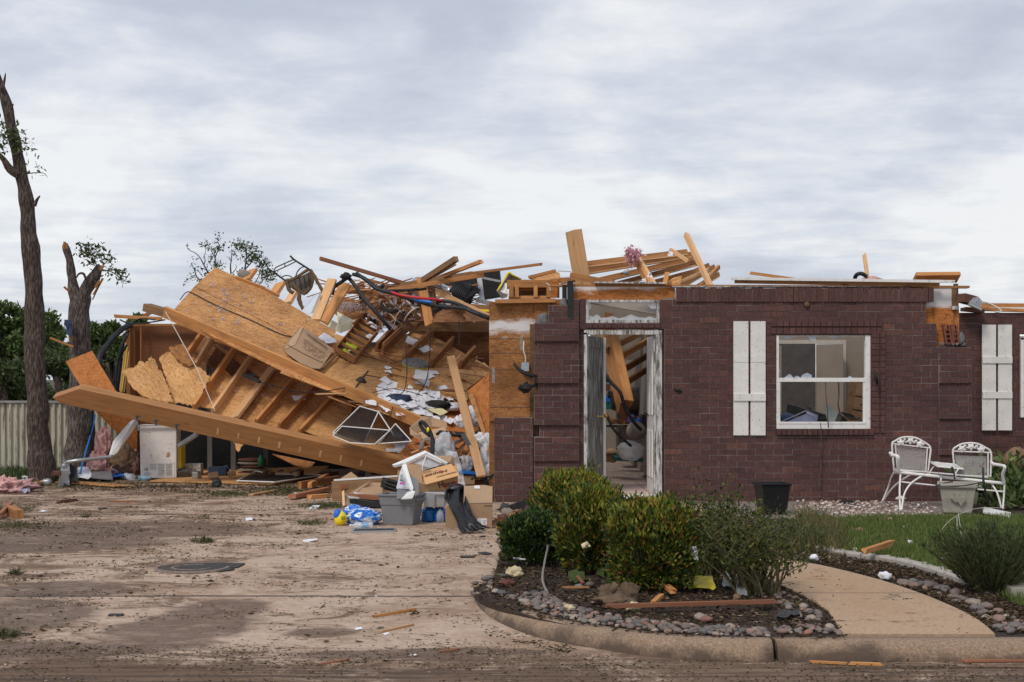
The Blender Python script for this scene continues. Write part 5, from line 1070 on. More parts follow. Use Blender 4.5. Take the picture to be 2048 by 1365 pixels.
# inside the doorway
mb = MB(); mb.board(W(1212,640,21.5),W(1251,815,20.3),.3,.14,(-.3,.95,0)); mb.board(W(1213,660,21.9),W(1240,815,20.75),.2,.05,(0,1,0)); bl = tag(mb.build('timber',M['pine']),'heavy wrapped beam hanging down inside the doorway','timber')
mb = MB(); mb.hexa([W(1238,838,20.0),W(1253,842,20.05),W(1255,842,20.2),W(1240,840,20.2),W(1240,806,20.0),W(1258,808,20.05),W(1259,808,20.3),W(1242,806,20.3)]); tag(mb.build('beam_shoe',M['rust']),'dark rusty end block under the heavy beam in the doorway','block')
for i,(a,b_) in enumerate((((1215,700),(1305,655)),((1228,722),(1330,662)),((1238,746),(1330,690)),((1243,772),(1330,716)))):
    lumber((*a,21.0+.1*i),(*b_,22.0+.1*i),12,'pine' if i % 2 else 'pine_mid',['uppermost','second from top','third from top','lowest'][i]+' of four sloping rafters seen through the doorway',.04,(0,-.35,1),grp='sloping rafters seen through the doorway')
    mb = MB()
for k,pts in enumerate(([(1206,742,20.2),(1222,765,20.0),(1240,785,19.9),(1250,815,19.9),(1268,845,19.9),(1282,860,20.0)],[(1214,832,20.3),(1228,860,20.2),(1250,882,20.2),(1262,892,20.3)])):
    mb = MB(); mb.tube(catmull([W(*p) for p in pts],5),.024 if k == 0 else .02,8); tag(mb.build('hose',M['hose']),['thick black pipe curving down in front of the doorway beam','lower black pipe running to the bag inside the doorway'][k],'hose')
mb = MB(); mb.box(W(1290,830,23.0),(.75,.8,.42)); 
so_ = thing('sofa','dark brown leather sofa inside the house behind the doorway','sofa',W(1280,920,23.0))
mb = MB(); mb.blob(W(1278,797,23.6),(.42,.18,.21),2,.08,1,16,10); mb.blob(W(1236,800,23.6),(.22,.18,.2),4,.08,1,16,10); mb.build('backrest',M['leather'],so_)
mb = MB(); mb.bb(W(1236,905,23.7),(W(1330,905,23.7).x,24.2,W(0,820,23.7).z)); mb.build('frame',M['leather'],so_)
ar = thing('armchair','beige fabric recliner arm beside the inner door','armchair',W(1290,925,21.5))
mb = MB(); mb.blob(W(1272,862,21.5),(.15,.3,.14),3,.06,1,16,10); mb.hexa([W(1264,870,21.4),W(1295,870,21.4),W(1295,870,22),W(1264,870,22),W(1276,930,21.4),W(1297,930,21.4),W(1297,930,22),W(1276,930,22)]); mb.build('arm',M['sofa_cloth'],ar)
mb = MB(); mb.bb(W(1284,928,21.9),(W(1310,870,22).x,22.4,W(0,830,22).z)); mb.build('seat',M['leather'],ar)
mb = MB(); mb.board(W(1208,852,22.6),W(1272,852,22.6),.04,.3); mb.board(W(1208,862,22.7),W(1212,900,22.7),.05,.05,(1,0,0)); mb.board(W(1240,862,22.7),W(1240,900,22.7),.03,.05,(1,0,0)); tag(mb.build('shelf',M['interior']),'low shelf table inside the room behind the hanging beam','table')
for k,(a,b_,mt) in enumerate((((1210,838),(1250,845),'pine_mid'),((1245,846),(1290,842),'pine'),((1250,838),(1285,836),'pine_pale'),((1212,830),(1225,846),'cedar'))): lumber((*a,22.4),(*b_,22.3),6,mt,['brown board lying on the low shelf at its left','tan board lying on the low shelf at its right','pale thin lath lying on the low shelf','short reddish block on the low shelf'][k],.08,grp='boards on the shelf inside')
mb = MB(); mb.blob(W(1262,840,22.2),(.1,.08,.08),3,.3,2); tag(mb.build('cloth_bundle',M['purple']),'purple cloth bundle in front of the sofa','cloth')
mb = MB(); mb.blob(W(1280,844,22.1),(.08,.06,.06),4,.3,2); tag(mb.build('blue_packet',M['blue']),'blue packet in front of the sofa','packet')
mb = MB(); mb.blob(W(1262,902,20.8),(.18,.12,.12),5,.45,2.2,18,12,pinch=.6); tag(mb.build('plastic_bag',M['clear']),'crumpled clear plastic bag on the floor inside the doorway','bag')
mb = MB(); mb.box(W(1255,917,21.0),(.42,.25,.05),(.1,.05,.1)); tag(mb.build('flat_case',M['teal']),'flat teal case on the floor under the clear bag','case')
mb = MB(); mb.blob(W(1222,912,21.3),(.12,.1,.1),6,.4,2); mb.board(W(1210,905,21.2),W(1245,903,21.2),.03,.2); tag(mb.build('debris_heap',M['card']),'brown rubbish heap on the floor left of the teal case','rubbish')
for k,(px,py,mt) in enumerate(((1213,800,'blue'),(1216,812,'teal'),(1214,775,'rust'),(1216,758,'black_matte'),(1222,790,'black_matte'))):
    mb = MB(); mb.box(W(px,py,22),(.1,.1,.11)); tag(mb.build('boxed_item',M[mt]),['blue','dark teal','rust red','upper black','lower black'][k]+' small item stacked left of the hanging beam inside','box')
# inside the window
dr = thing('dresser','tilted honey wood chest of drawers seen through the window','dresser',W(1716,840,20.9))
Mr = Euler((0,R(10),0)).to_matrix(); cpt = W(1716,808,20.95); mb = MB(); mb.box(cpt,(.25,.35,.62),Mr); mb.build('carcass',M['pine_dark'],dr)
for k in range(3):
    zc = (-.2,0,.2)[k]; mb = MB(); mb.box(cpt+Mr@Vector((0,-.185,zc)),(.215,.02,.18),Mr); o = mb.build('drawer',M['pine_dark'],dr); mb = MB(); mb.blob(cpt+Mr@Vector((0,-.2,zc)),.014,1,0); reparent(mb.build('knob',M['rust']),o)
tb = MB(); a,b_,c_,e_ = W(1562,850,19.6),W(1606,852,19.3),W(1636,850,19.4),W(1600,846,19.8)
tb.slab([W(1560,850,19.5),W(1612,828,19.6),W(1635,836,19.5),W(1634,852,19.4),W(1600,852,19.35)],.01); tb.slab([W(1612,826,19.9),W(1616,823,19.9),W(1636,833,19.5),W(1634,836,19.5)],.008); tb.board(W(1560,845,19.45),W(1612,822,19.6),.012,.02); tb.board(W(1612,822,19.6),W(1636,832,19.45),.012,.02)
tag(tb.build('storage_tub',M['lilac']),'pale lilac plastic tub tilted inside the window','tub')
mb = MB(); mb.blob(W(1572,840,19.9),(.14,.1,.1),2,.2); tag(mb.build('cloth_bundle',M['navy']),'blue cloth behind the lilac tub','cloth')
mb = MB(); mb.board(W(1577,816,20.2),W(1660,842,19.8),.12,.1); mb.blob(W(1655,842,19.9),(.28,.15,.1),3,.3); mb.blob(W(1612,822,20.5),(.1,.1,.06),5,.3); tag(mb.build('dark_clutter',M['black_matte']),'black bags and parts piled inside the window','clutter')
mb = MB(); mb.slab([W(1648,812,19.2),W(1652,809,19.2),W(1676,826,19.1),W(1668,850,19.1),W(1656,848,19.1)],.01); mb.slab([W(1676,826,19.1),W(1668,850,19.1),W(1682,846,19.4),W(1684,830,19.4)],.01); tag(mb.build('glass_jar_shade',film('greenish_film',(.4,.47,.45),.75)),'greenish translucent bent sheet inside the window','sheet')
for k in range(9):
    mb = MB(); mb.tube(catmull([W(1683+k*2,826+k*1.5,19.5),W(1700+k*2,830+k*1.2,19.3),W(1715+k,838+k*.8,19.3),W(1726,848,19.4)],4),.012,5)
    tag(mb.build('wire_coil',M['gray_metal'] if k % 2 else M['black_matte']),'grey and black coiled wire ribs beside the dresser','wire','coiled wires inside the window')
# ---------------------------------------------------------------- debris heap on top
# upturned wicker chair
wc = thing('wicker_chair','upturned wicker chair with a thin black metal frame on the heap','chair',W(585,610,21.2))
def wz(zx,zy,d=21.0): return W(400+zx/4.55,450+zy/4.55,d)
def wt(pts,r,mat,nm,d=21.0,n=6,ro=0): mb = MB(); mb.tube(catmull([wz(p[0],p[1],p[2] if len(p) > 2 else d) for p in pts],5),r,n,rough=ro,fr=25); return mb.build(nm,mat,wc)
wt([(820,282),(860,320),(930,365),(1000,410)],.016,M['dark_metal'],'leg',20.8); wt([(610,390),(665,430),(730,475),(790,520)],.016,M['dark_metal'],'leg',21.2)
wt([(670,430),(685,395),(740,365),(855,315)],.009,M['dark_metal'],'stretcher'); wt([(672,428),(780,380),(880,330)],.009,M['dark_metal'],'stretcher'); wt([(770,350),(775,385)],.008,M['dark_metal'],'stretcher')
wt([(870,475),(885,430),(915,395),(950,380)],.009,M['dark_metal'],'stretcher',20.9); wt([(745,475),(780,462),(820,468),(840,485)],.009,M['dark_metal'],'stretcher',21.1)
wk = wood('wicker',(.10,.06,.035),(.26,.17,.10),knots=False)
wt([(780,505),(830,500),(900,465),(985,405)],.024,wk,'seat_rim',21,8,.3); wt([(1000,410),(1030,450),(1080,540),(1120,610)],.026,wk,'back_post',20.7,8,.3)
wt([(790,515),(810,590),(850,620)],.03,wk,'side_rim',21,8,.3); wt([(850,545),(900,610),(905,700),(940,765)],.03,wk,'back_post',20.8,8,.4)
wt([(1010,420),(1025,500),(1000,580),(940,635)],.026,wk,'side_rim',21,8,.3)
m,nt,b = newmat('woven_seat'); w1 = nn(nt,'ShaderNodeTexWave',wave_type='BANDS',bands_direction='Z'); w1.inputs['Scale'].default_value = 18; w1.inputs['Distortion'].default_value = 1.0; nt.links.new(wcoords(nt,(1,1,1),rot=(0,.4,0)),w1.inputs[0])
nt.links.new(ramp(nt,w1.outputs[0],[(.3,(.02,.015,.012)),(.6,(.17,.13,.10)),(.9,(.33,.29,.25))]),b.inputs['Base Color']); b.inputs['Roughness'].default_value = .8
mb = MB(); mb.slab([wz(800,515,21.1),wz(900,480,21.1),wz(1000,425,21.1),wz(1020,500,21.1),wz(1000,580,21.1),wz(935,640,21.1),wz(880,610,21.1),wz(820,570,21.1)],.03); mb.build('seat',m,wc)
for k in range(4): wt([(860+k*42,500-k*20,20.95),(885+k*38,600-k*12,20.95)],.008,M['black_matte'],'slat')
# white frosted bin, drawer tray, small finds
mb = MB(); P = [wz(930,765,20.3),wz(1010,815,20.2),wz(1060,800,20.6),wz(980,740,20.7),wz(1035,640,20.6),wz(1090,620,20.5),wz(1112,618,20.8),wz(1050,630,21)]
mb.hexa(P); tag(mb.build('storage_bin',M['clear2'],bevel=.02),'frosted white plastic bin tilted beside the pale knotty plank','bin')
tr_ = MB(); a,b_,c_,e_ = P1(649,632,.25),P1(680,660,.35),P1(706,640,.25),P1(675,622,.05)
def wz2(zx,zy,d=20.3): return W(660+zx/8.53,580+zy/8.53,d)
tr_.slab([wz2(-80,450,20.5),wz2(190,610,20.1),wz2(180,735,20.1),wz2(60,690,20.2),wz2(-70,600,20.4)],.02); tr_.slab([wz2(190,610,20.1),wz2(390,510,20.3),wz2(380,640,20.3),wz2(300,700,20.2),wz2(180,735,20.1)],.02); tr_.slab([wz2(120,370,20.6),wz2(390,510,20.35),wz2(190,600,20.25),wz2(125,570,20.5)],.015)
tag(tr_.build('drawer_tray',M['cream_plastic']),'cream plastic drawer tray beside the slatted drawer unit','tray')
mb = MB(); 
p = rng.normal(size=(900,3))*np.array([.14,.06,.035])+np.array(wz2(280,290,20.7))
tag(leafmesh('fluff_heap',M['fluffbits'],p,.03,.012),'mauve grey fluff heap above the cream tray','insulation')
tslab([wz2_ if False else (672,596,21.2),(700,597,21.2),(735,606,21.1),(720,632,20.9),(690,648,20.8),(668,625,21.0)],'osb_wall','sheathing_sheet','brown sheathing scrap under the mauve fluff','board',grp=G1)
# slatted drawer unit
du = thing('drawer_unit','open wooden divided drawer unit lying tilted on the sheathing','drawer',P1(735,680,.1))
def D8(u,v_,h=0.0):    # unit frame: u along the short side, v along the long side
    A,B,C_ = np.array((670,706)),np.array((708,727)),np.array((737,623))
    p = A+(B-A)*u+(C_-A)*v_; return P1(p[0],p[1],.06)+N1*h
mb = MB(); mb.slab([D8(0,0),D8(1,0),D8(1,1),D8(0,1)],.012); mb.build('bottom_panel',M['pine_dark'],du)
for (a,b_) in (((0,0),(0,1)),((1,0),(1,1)),((0,0),(1,0)),((0,1),(1,1))):
    mb = MB(); mb.board(D8(*a,.05),D8(*b_,.05),.10,.014,N1); mb.build('side_panel',M['pine_mid'],du)
for v_ in (.15,.27,.39,.50,.62,.73,.86): mb = MB(); mb.board(D8(.02,v_,.06),D8(.98,v_,.06),.05,.010,N1); mb.build('divider',M['pine'] ,du)
mb = MB(); mb.board(D8(0,.5,.15),D8(0,1.22,.15),.05,.03,N1); mb.board(D8(0,1.22,.12),D8(1.9,1.2,.12),.05,.03,N1); mb.board(D8(1.9,1.2,.12),D8(1.65,.45,.12),.05,.03,N1); mb.build('outer_frame',M['pine_mid'],du)
for k,(u,v_) in enumerate(((.4,.08),(.55,.22),(.3,.2))):
    mb = MB(); mb.cloth([D8(u-.15,v_-.03,.03),D8(u+.15,v_-.03,.03),D8(u+.15,v_+.04,.03),D8(u-.15,v_+.04,.03)],4,4,.02,9,k); tag(mb.build('green_scrap',M['green_paint']),'yellow green scrap inside the divided drawer unit','scrap','yellow green scraps in the drawer unit')
# cardboard sheet with faded print
cb = thing('cardboard_sheet','flattened tan carton with grey print lying on the roof sheathing','cardboard',P1(620,720,.06))
mb = MB(); mb.slab([P1(568,699,.10),P1(578,680,.10),P1(603,655,.10),P1(616,660,.12),P1(668,700,.16),P1(640,738,.18),P1(625,737,.18),P1(600,726,.14),P1(575,708,.1)],.008); mb.build('panel',M['card'],cb)
mb = MB(); mb.slab([P1(603,655,.11),P1(608,652,.14),P1(590,690,.13),P1(568,699,.115)],.006); mb.slab([P1(640,738,.17),P1(668,712,.17),P1(680,706,.05),P1(650,735,.05)],.006); mb.build('flap',M['card_pale'],cb)
mb = MB(); o_ = .185
def PR_(u,v_): return P1(612+u*46,664+u*34+v_*1.0-u*0,.185)
for rrow in range(8):
    u = .03
    while u < .92:
        w_ = random.uniform(.04,.1); h = 6 if rrow < 2 else 2.2; vy = (rrow*7 if rrow < 2 else 8+rrow*3.6)
        p = [PR_(u-vy*.006,vy),PR_(u+w_*.8-vy*.006,vy),PR_(u+w_*.8-vy*.006,vy+h*.6),PR_(u-vy*.006,vy+h*.6)]
        if rrow != 1 and (rrow < 3 or random.random() < .7): mb.slab(p,.001)
        u += w_*1.15
mb.build('print',M['grayink'],cb)
mb = MB(); mb.tube([P1(575,690,.14),P1(606,707,.17),P1(645,726,.19)],.004,4); mb.build('fold_line',M['ink'],cb)
# round cushion
cu = thing('round_cushion','flat round speckled grey seat pad with yellow rim on the sheathing','cushion',P1(831,730,.1))
zax = (N1*.8+Vector((0,0,.6))).normalized(); Mq = zax.to_track_quat('Z','Y').to_matrix(); ctr = W(831,729,20.9)
mb = MB(); mb.lathe([(0,.05),(.17,.045),(.20,.03),(.205,.01)],ctr,28,Mq); mb.build('pad',M['cushion'],cu)
mb = MB(); mb.lathe([(.205,.01),(.206,-.012),(.19,-.02),(0,-.02)],ctr,28,Mq); mb.build('rim',plain('yellow_rim',(.35,.33,.05),.7),cu)
# black grille unit, duct, sheet metal
bu = thing('air_unit','black box air unit with square grille lying in the heap','air unit',W(920,580,21))
def wz3(zx,zy,d=20.5): return W(750+zx/4.55,450+zy/4.55,d)
mb = MB(); mb.slab([wz3(745,498,20.6),wz3(880,540,20.5),wz3(860,640,20.3),wz3(800,700,20.3),wz3(685,592,20.5)],.15); mb.build('housing',M['black'],bu)
mb = MB()
for i in range(9):
    f = i/8; mb.board(wz3(745-60*f,498+94*f,20.44),wz3(880-80*f,540+160*f,20.34),.008,.01,(0,0,1)); mb.board(wz3(745+135*f,498+42*f,20.44),wz3(685+115*f,592+108*f,20.3),.008,.01,(1,0,0))
mb.build('grille',M['dark_metal'],bu)
mb = MB(); mb.hexa([wz3(800,700,20.2),wz3(850,710,20.2),wz3(870,690,20.6),wz3(820,690,20.6),wz3(910,555,20.2),wz3(958,590,20.1),wz3(965,580,20.5),wz3(920,550,20.6)]); mb.build('side_duct',M['black'],bu)
mb = MB(); mb.hexa([wz3(970,690,20.9),wz3(1150,660,20.9),wz3(1160,650,21.6),wz3(1000,650,21.6),wz3(960,440,20.9),wz3(1130,418,20.9),wz3(1140,420,21.6),wz3(1000,430,21.6)]); mb.hexa([wz3(590,540,21.5),wz3(980,640,21.3),wz3(980,640,21.8),wz3(590,560,21.9),wz3(590,500,21.5),wz3(980,450,21.3),wz3(980,440,21.8),wz3(590,490,21.9)]); tag(mb.build('duct_box',M['black_matte']),'large black sheet duct behind the grille unit','duct')
mb = MB(); mb.board(wz3(948,472,20.3),wz3(975,690,20.2),.07,.02,(1,0,0)); mb.board(wz3(925,685,20.2),wz3(1060,718,19.9),.06,.04); mb.board(wz3(960,478,20.3),wz3(1140,515,20.3),.03,.02); tag(mb.build('angle_iron',M['gray_metal']),'bent grey metal angle frame right of the grille unit','frame')
mb = MB(); mb.tube(catmull([wz3(310,595,20.9),wz3(380,540,20.9),wz3(470,555,20.8),wz3(560,560,20.8),wz3(690,600,20.6)],6),[.05]*3+[.09]*6+[.11]*10+[.08]*6,12,rough=.5,fr=9) if False else mb.tube(catmull([wz3(310,595,20.9),wz3(380,550,20.9),wz3(470,552,20.8),wz3(560,565,20.8),wz3(690,600,20.6)],6),[.03+.08*math.sin(math.pi*min(1,i/24*.95+.05)) for i in range(25)],12,rough=.5,fr=9); tag(mb.build('foil_duct',M['silver']),'crumpled silver foil duct under the crossing timbers','duct')
mb = MB(); mb.slab([wz3(1112,600,20.1),wz3(1215,440,20.3),wz3(1235,440,20.3),wz3(1345,510,20.4),wz3(1240,540,20.4),wz3(1200,660,20.2),wz3(1160,672,20.1)],.02); tag(mb.build('appliance_panel',M['gypsum']),'bent white and grey panel with a yellow edge beside the duct box','panel')
mb = MB(); mb.cloth([wz3(1140,620,20.0),wz3(1225,630,20.0),wz3(1225,540,20.1),wz3(1180,545,20.1)],7,7,.04,7,2); tag(mb.build('plastic_scrap',M['white_plastic']),'crumpled white sheet hanging from the bent panel','plastic')
mb = MB(); mb.slab([wz3(1330,505,20.3),wz3(1400,480,20.3),wz3(1560,530,20.2),wz3(1455,540,20.2),wz3(1440,556,20.2),wz3(1418,552,20.2)],.01); tag(mb.build('paper_sheet',M['white_plastic']),'large white sheet draped on the small cabinet','paper')
mb = MB(); mb.tube(catmull([wz3(1115,605,20.0),wz3(1150,545,20.0),wz3(1215,440,20.2),wz3(1260,460,20.2),wz3(1330,495,20.3)],4),.012,6,rough=.3,fr=9); tag(mb.build('rubber_seal',M['yellow']),'yellow frayed seal strip along the bent panel','strip')
cbn = thing('small_cabinet','little open wooden cabinet with two compartments on the wall top','cabinet',W(1057,605,19.2))
for nm,a,b_,w_,t_ in (('top_panel',(1200,543),(1592,543),.10,.3),('rail',(1228,578),(1590,578),.07,.03),('bottom_panel',(1215,665),(1590,665),.04,.3)):
    mb = MB(); mb.board(wz3(*a,19.0),wz3(*b_,19.0),w_,t_); mb.build(nm,M['pine'],cbn)
for px,w_ in ((1240,.06),(1290,.05),(1460,.05),(1580,.06)): mb = MB(); mb.board(wz3(px,560,18.95),wz3(px,665,18.95),w_,.3,(1,0,0)); mb.build('divider',M['pine'],cbn)
mb = MB(); mb.slab([wz3(1230,550,19.2),wz3(1590,550,19.2),wz3(1590,665,19.2),wz3(1230,665,19.2)],.02); mb.build('back_panel',M['pine_dark'],cbn)
mb = MB(); mb.slab([wz3(1592,502,18.8),wz3(1660,502,18.8),wz3(1660,665,18.8),wz3(1592,665,18.8)],.02); mb.board(wz3(1668,505,18.9),wz3(1668,665,18.9),.03,.05,(1,0,0)); tag(mb.build('cabinet_side',M['osb_orange']),'orange board standing beside the little cabinet','board')
mb = MB(); mb.slab([wz3(1395,478,19.6),wz3(1640,418,19.6),wz3(1680,440,19.4),wz3(1690,495,19.2),wz3(1560,525,19.2),wz3(1450,500,19.4)],.02); tag(mb.build('sheathing_sheet',M['osb']),'strand board flap sloping above the little cabinet','board',G1)
mb = MB(); mb.board(wz3(1395,478,19.5),wz3(1645,417,19.5),.04,.03); mb.board(wz3(1680,505,19.0),wz3(1765,500,19.0),.06,.1); mb.board(wz3(1690,525,18.9),wz3(1765,520,18.9),.04,.1); tag(mb.build('timber',M['pine_mid']),'brown edge board over the strand board flap','timber')
mb = MB(); mb.tube(catmull([wz3(1555,530,18.8),wz3(1590,555,18.8),wz3(1596,600,18.8)],4),.01,5); mb.tube([wz3(1665,420,19),wz3(1780,425,19.2)],.006,4); tag(mb.build('cable',M['rope']),'white cable drooping over the little cabinet','cable')
# pipes
def pipe(pts,r,mat,label,d=None): mb = MB(); mb.tube(catmull([wz3(*p) for p in pts],6),r,10,rough=.06,fr=8); return tag(mb.build('pipe',M[mat]),label,'pipe')
pipe([(-170,440,20.3),(-60,520,20.2),(20,585,20.1),(180,628,20),(350,682,19.9),(520,735,19.8),(640,745,19.7),(800,760,19.6),(900,800,19.5),(1040,855,19.4)],.027,'hose','thick lower black insulated pipe crossing the heap')
pipe([(-200,450,20.5),(-110,480,20.4),(-20,545,20.3),(45,580,20.25),(78,545,20.2)],.027,'hose','short black pipe end curling up over the heap')
pipe([(600,690,19.85),(700,705,19.8),(800,740,19.7),(900,790,19.55),(1040,845,19.3)],.026,'hose','upper black pipe reaching the brick pier sheathing')
pipe([(150,612,19.9),(230,640,19.8),(400,665,19.75),(520,675,19.75),(612,688,19.75)],.017,'red','slim red pipe running along the black pipes')
pipe([(365,688,19.8),(440,695,19.75),(520,707,19.72)],.02,'blue','short blue pipe section under the red pipe')
pipe([(100,600,20.1),(250,598,20.3),(400,590,20.4),(470,580,20.4)],.02,'hose','thin black cable above the red pipe')
pipe([(540,790,19.9),(600,760,19.8),(640,720,19.8)],.027,'hose','stubby black pipe under the blue section')
pipe([(60,740,20.3),(140,790,20.2),(200,780,20.3)],.03,'black_matte','dark hose scrap behind the slatted unit')
mb = MB(); mb.tube(catmull([W(691,550,20.0),W(705,565,19.9),W(725,593,19.8),W(745,617,19.7),W(765,640,19.7),W(780,658,19.8)],6),.028,10,rough=.06,fr=8); tag(mb.build('pipe',M['hose']),'black pipe bending down over the slatted drawer unit','pipe')
mb = MB(); mb.tube(catmull([W(664,590,20.1),W(668,575,20.1),W(682,565,20),(W(694,556,20))],5),.028,10); tag(mb.build('pipe',M['hose']),'curved black pipe end at the wide tan plank','pipe')
mb = MB(); mb.blob(W(692,553,19.9),(.07,.06,.05),3,.6,3); tag(mb.build('pipe_collar',M['black_matte']),'ragged black collar where the pipes meet','collar')
# clutter filling the dark middle
fc = random.Random(5)
cols = ['cedar','pine_dark','white_plastic','rust','black_matte','pine','paper','pine_mid','silver','fluff']
words = {'cedar': 'reddish wood','pine_dark': 'dark wood','white_plastic': 'white plastic','rust': 'rusty brown','black_matte': 'black','pine': 'tan wood','paper': 'paper','pine_mid': 'brown wood','silver': 'foil','fluff': 'grey fluff'}
for i in range(120):
    px = fc.uniform(745,905); py = 590+fc.uniform(0,55); 
    if px > 850: py = 600+fc.uniform(0,32)
    d = fc.uniform(20.7,22.3); mt = fc.choice(cols); ang = fc.uniform(-1.2,1.2); L = fc.uniform(.12,.45)
    a = W(px,py,d); dv = Vector((math.cos(ang)*L,fc.uniform(-.3,.3),math.sin(ang)*L*.6)); mb = MB(); mb.board(a-dv/2,a+dv/2,fc.uniform(.015,.07),.015,(0,0,1),jag=.05,jag0=.05)
    tag(mb.build('debris_scrap',M[mt]),words[mt]+' shred in the dark tangle below the pipes','scrap',words[mt]+' scraps in the tangle')
heapw = {'pine': 'tan','pine_pale': 'pale','pine_mid': 'brown','cedar': 'reddish','pine_dark': 'dark','osb_wall': 'flaky strand board'}
for i in range(210):
    z_ = i % 3; mt = fc.choice(list(heapw))
    if z_ == 0: px = fc.uniform(640,980); py = fc.uniform(690,830); p = P1(px,py,.05+fc.uniform(0,.1)); L = fc.uniform(.08,.4); nrm = N1; zn = 'on the sloping sheathing'
    elif z_ == 1: px = fc.uniform(655,975); py = fc.uniform(566,600)+abs(px-800)*.03; p = W(px,py,fc.uniform(20.6,22)); L = fc.uniform(.25,.8); nrm = Vector((0,0,1)); zn = 'along the top of the heap'
    else: px = fc.uniform(835,985); py = fc.uniform(880,965); p = W(px,py,fc.uniform(18.9,19.9)); L = fc.uniform(.12,.5); nrm = Vector((0,-.5,1)); zn = 'beside the brick pier'
    an = fc.uniform(-1.5,1.5) if z_ != 1 else fc.uniform(-.35,.5); u = Vector((math.cos(an),fc.uniform(-.25,.25),math.sin(an)))
    if z_ == 0: u = (u-nrm*u.dot(nrm)).normalized()
    mb = MB(); mb.board(p-u*L/2,p+u*L/2,fc.uniform(.012,.05) if z_ else fc.uniform(.01,.035),.014,nrm.cross(u)+nrm*.3,jag=.09,jag0=.09,taper=fc.uniform(.2,1)); tag(mb.build('splinter',M[mt]),heapw[mt]+' splinter lying '+zn,'splinter',heapw[mt]+' splinters '+zn)
for i in range(22):
    a = W(fc.uniform(760,860),fc.uniform(590,640),20.6); p = [a]
    for k in range(3): p.append(p[-1]+Vector((fc.uniform(-.12,.12),fc.uniform(-.1,.1),fc.uniform(-.16,-.02))))
    mb = MB(); mb.tube(catmull(p,3),.005,4); tag(mb.build('loose_wire',M[fc.choice(['rope','black_matte','rust'])]),'thin loose wire dangling in the tangle below the pipes','wire','loose wires in the tangle')
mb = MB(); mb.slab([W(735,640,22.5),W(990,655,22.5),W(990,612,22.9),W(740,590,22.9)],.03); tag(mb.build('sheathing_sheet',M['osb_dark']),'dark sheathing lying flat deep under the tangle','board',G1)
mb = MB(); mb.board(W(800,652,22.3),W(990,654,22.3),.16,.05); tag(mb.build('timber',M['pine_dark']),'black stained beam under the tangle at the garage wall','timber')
mb = MB(); mb.tube(catmull([W(808,642,20.5),W(815,630,20.4),W(828,618,20.4),(W(838,615,20.5))],5),.01,6); tag(mb.build('cable',M['rope']),'curled white cable above the rafters on the sheathing','cable')
# fluff bits on the sheathing
def tuftbits(pl,px,py,s_,n,label,grp,off=.015,mat='fluffbits'):
    c = np.array(pl(px,py,off)); p = rng.normal(size=(n,3))*np.array([.035,.02,.035])*s_; p[:,0] += .5*p[:,2]; return tag(leafmesh('insulation_tuft',M[mat],p+c,.022,.012),label,'insulation',grp)
for i,(px,py,s_) in enumerate(((450,590,1.0),(449,603,1.0),(437,617,1.0),(441,625,1.1),(474,647,.9),(422,572,.7),(457,581,.5),(445,581,.5),(486,596,.8),(418,612,.5),(478,611,.4),(500,605,.5),(560,650,.6),(446,640,.4),(425,640,.35),(510,628,.4),(530,700,.5))):
    tuftbits(P1,px,py,s_,int(90*s_),'pale mauve insulation tuft stuck to the upper strand board','insulation tufts on the strand board')
fr_ = random.Random(3)
for i in range(70):
    px = fr_.uniform(350,660); py = 545+abs(px-430)*.25+fr_.uniform(8,90)
    if py < 612+(px-330)*.449: tuftbits(P1,px,py,fr_.uniform(.1,.3),7,'tiny pale insulation speck on the upper strand board','insulation specks on the strand board')
for i in range(90):
    px = fr_.uniform(400,640); py = fr_.uniform(740,860)
    if py > 795+(px-480)*.33: continue
    tuftbits(P2,px,py,fr_.uniform(.15,.45),8,'tiny pale insulation speck between the rafters','insulation specks between the rafters')
# papers
def paper(px,py,s_,pl,off,seed,mat='paper',lab=None,grp='papers strewn on the fallen roof',asp=.75,nor=None,amp=.02,nm='paper_sheet'):
    r0 = random.Random(seed); c = pl(px,py,off) if pl else GD(px,py,off); n = nor or N1; u = Vector((1,0,0)); u = (u-n*u.dot(n)).normalized(); v_ = n.cross(u); a = r0.uniform(0,3.14)
    e1 = (u*math.cos(a)+v_*math.sin(a))*s_; e2 = (v_*math.cos(a)-u*math.sin(a))*s_*asp; tl = n*s_*r0.uniform(-.15,.25)
    mb = MB(); mb.cloth([c-e1-e2,c+e1-e2+tl,c+e1+e2,c-e1+e2-tl*.3],5,5,amp,5,seed,ridge=False); return tag(mb.build(nm,M[mat]),lab or 'loose white sheet of paper strewn on the fallen roof sheathing','paper',grp)
PC = [(654,678,.13),(660,683,.1),(828,684,.14),(851,699,.11),(776,735,.06),(777,745,.07),(772,762,.09),(768,770,.09),(778,782,.11),(785,770,.1),(760,782,.08),(766,790,.1),(842,750,.15),(856,752,.1),(866,745,.09),(845,765,.12),(775,800,.12),(790,797,.12),(800,805,.13),(806,794,.12),(818,797,.13),(830,800,.12),(838,808,.12),(820,812,.13),(846,796,.1),(850,787,.08),(872,790,.1),(878,803,.09),(862,815,.09),(880,822,.09),(856,826,.1),(905,808,.09),(912,812,.07),(843,825,.08),(873,838,.08),(888,836,.07),(900,842,.08),(760,775,.05),(800,785,.07),(815,788,.07),(828,788,.08),(720,622,.07),(737,640,.06),(742,646,.07),(750,652,.08),(762,663,.07),(768,655,.05),(740,672,.07),(700,700,.04),(790,815,.09),(805,818,.09),(834,818,.08)]
for i,(px,py,s_) in enumerate(PC): paper(px,py,s_*.9,P1,.1+.004*(i % 7)+(.06 if 770 < px < 850 and py > 785 else 0)+(.12 if 700 < px < 770 and py < 680 else 0),i)
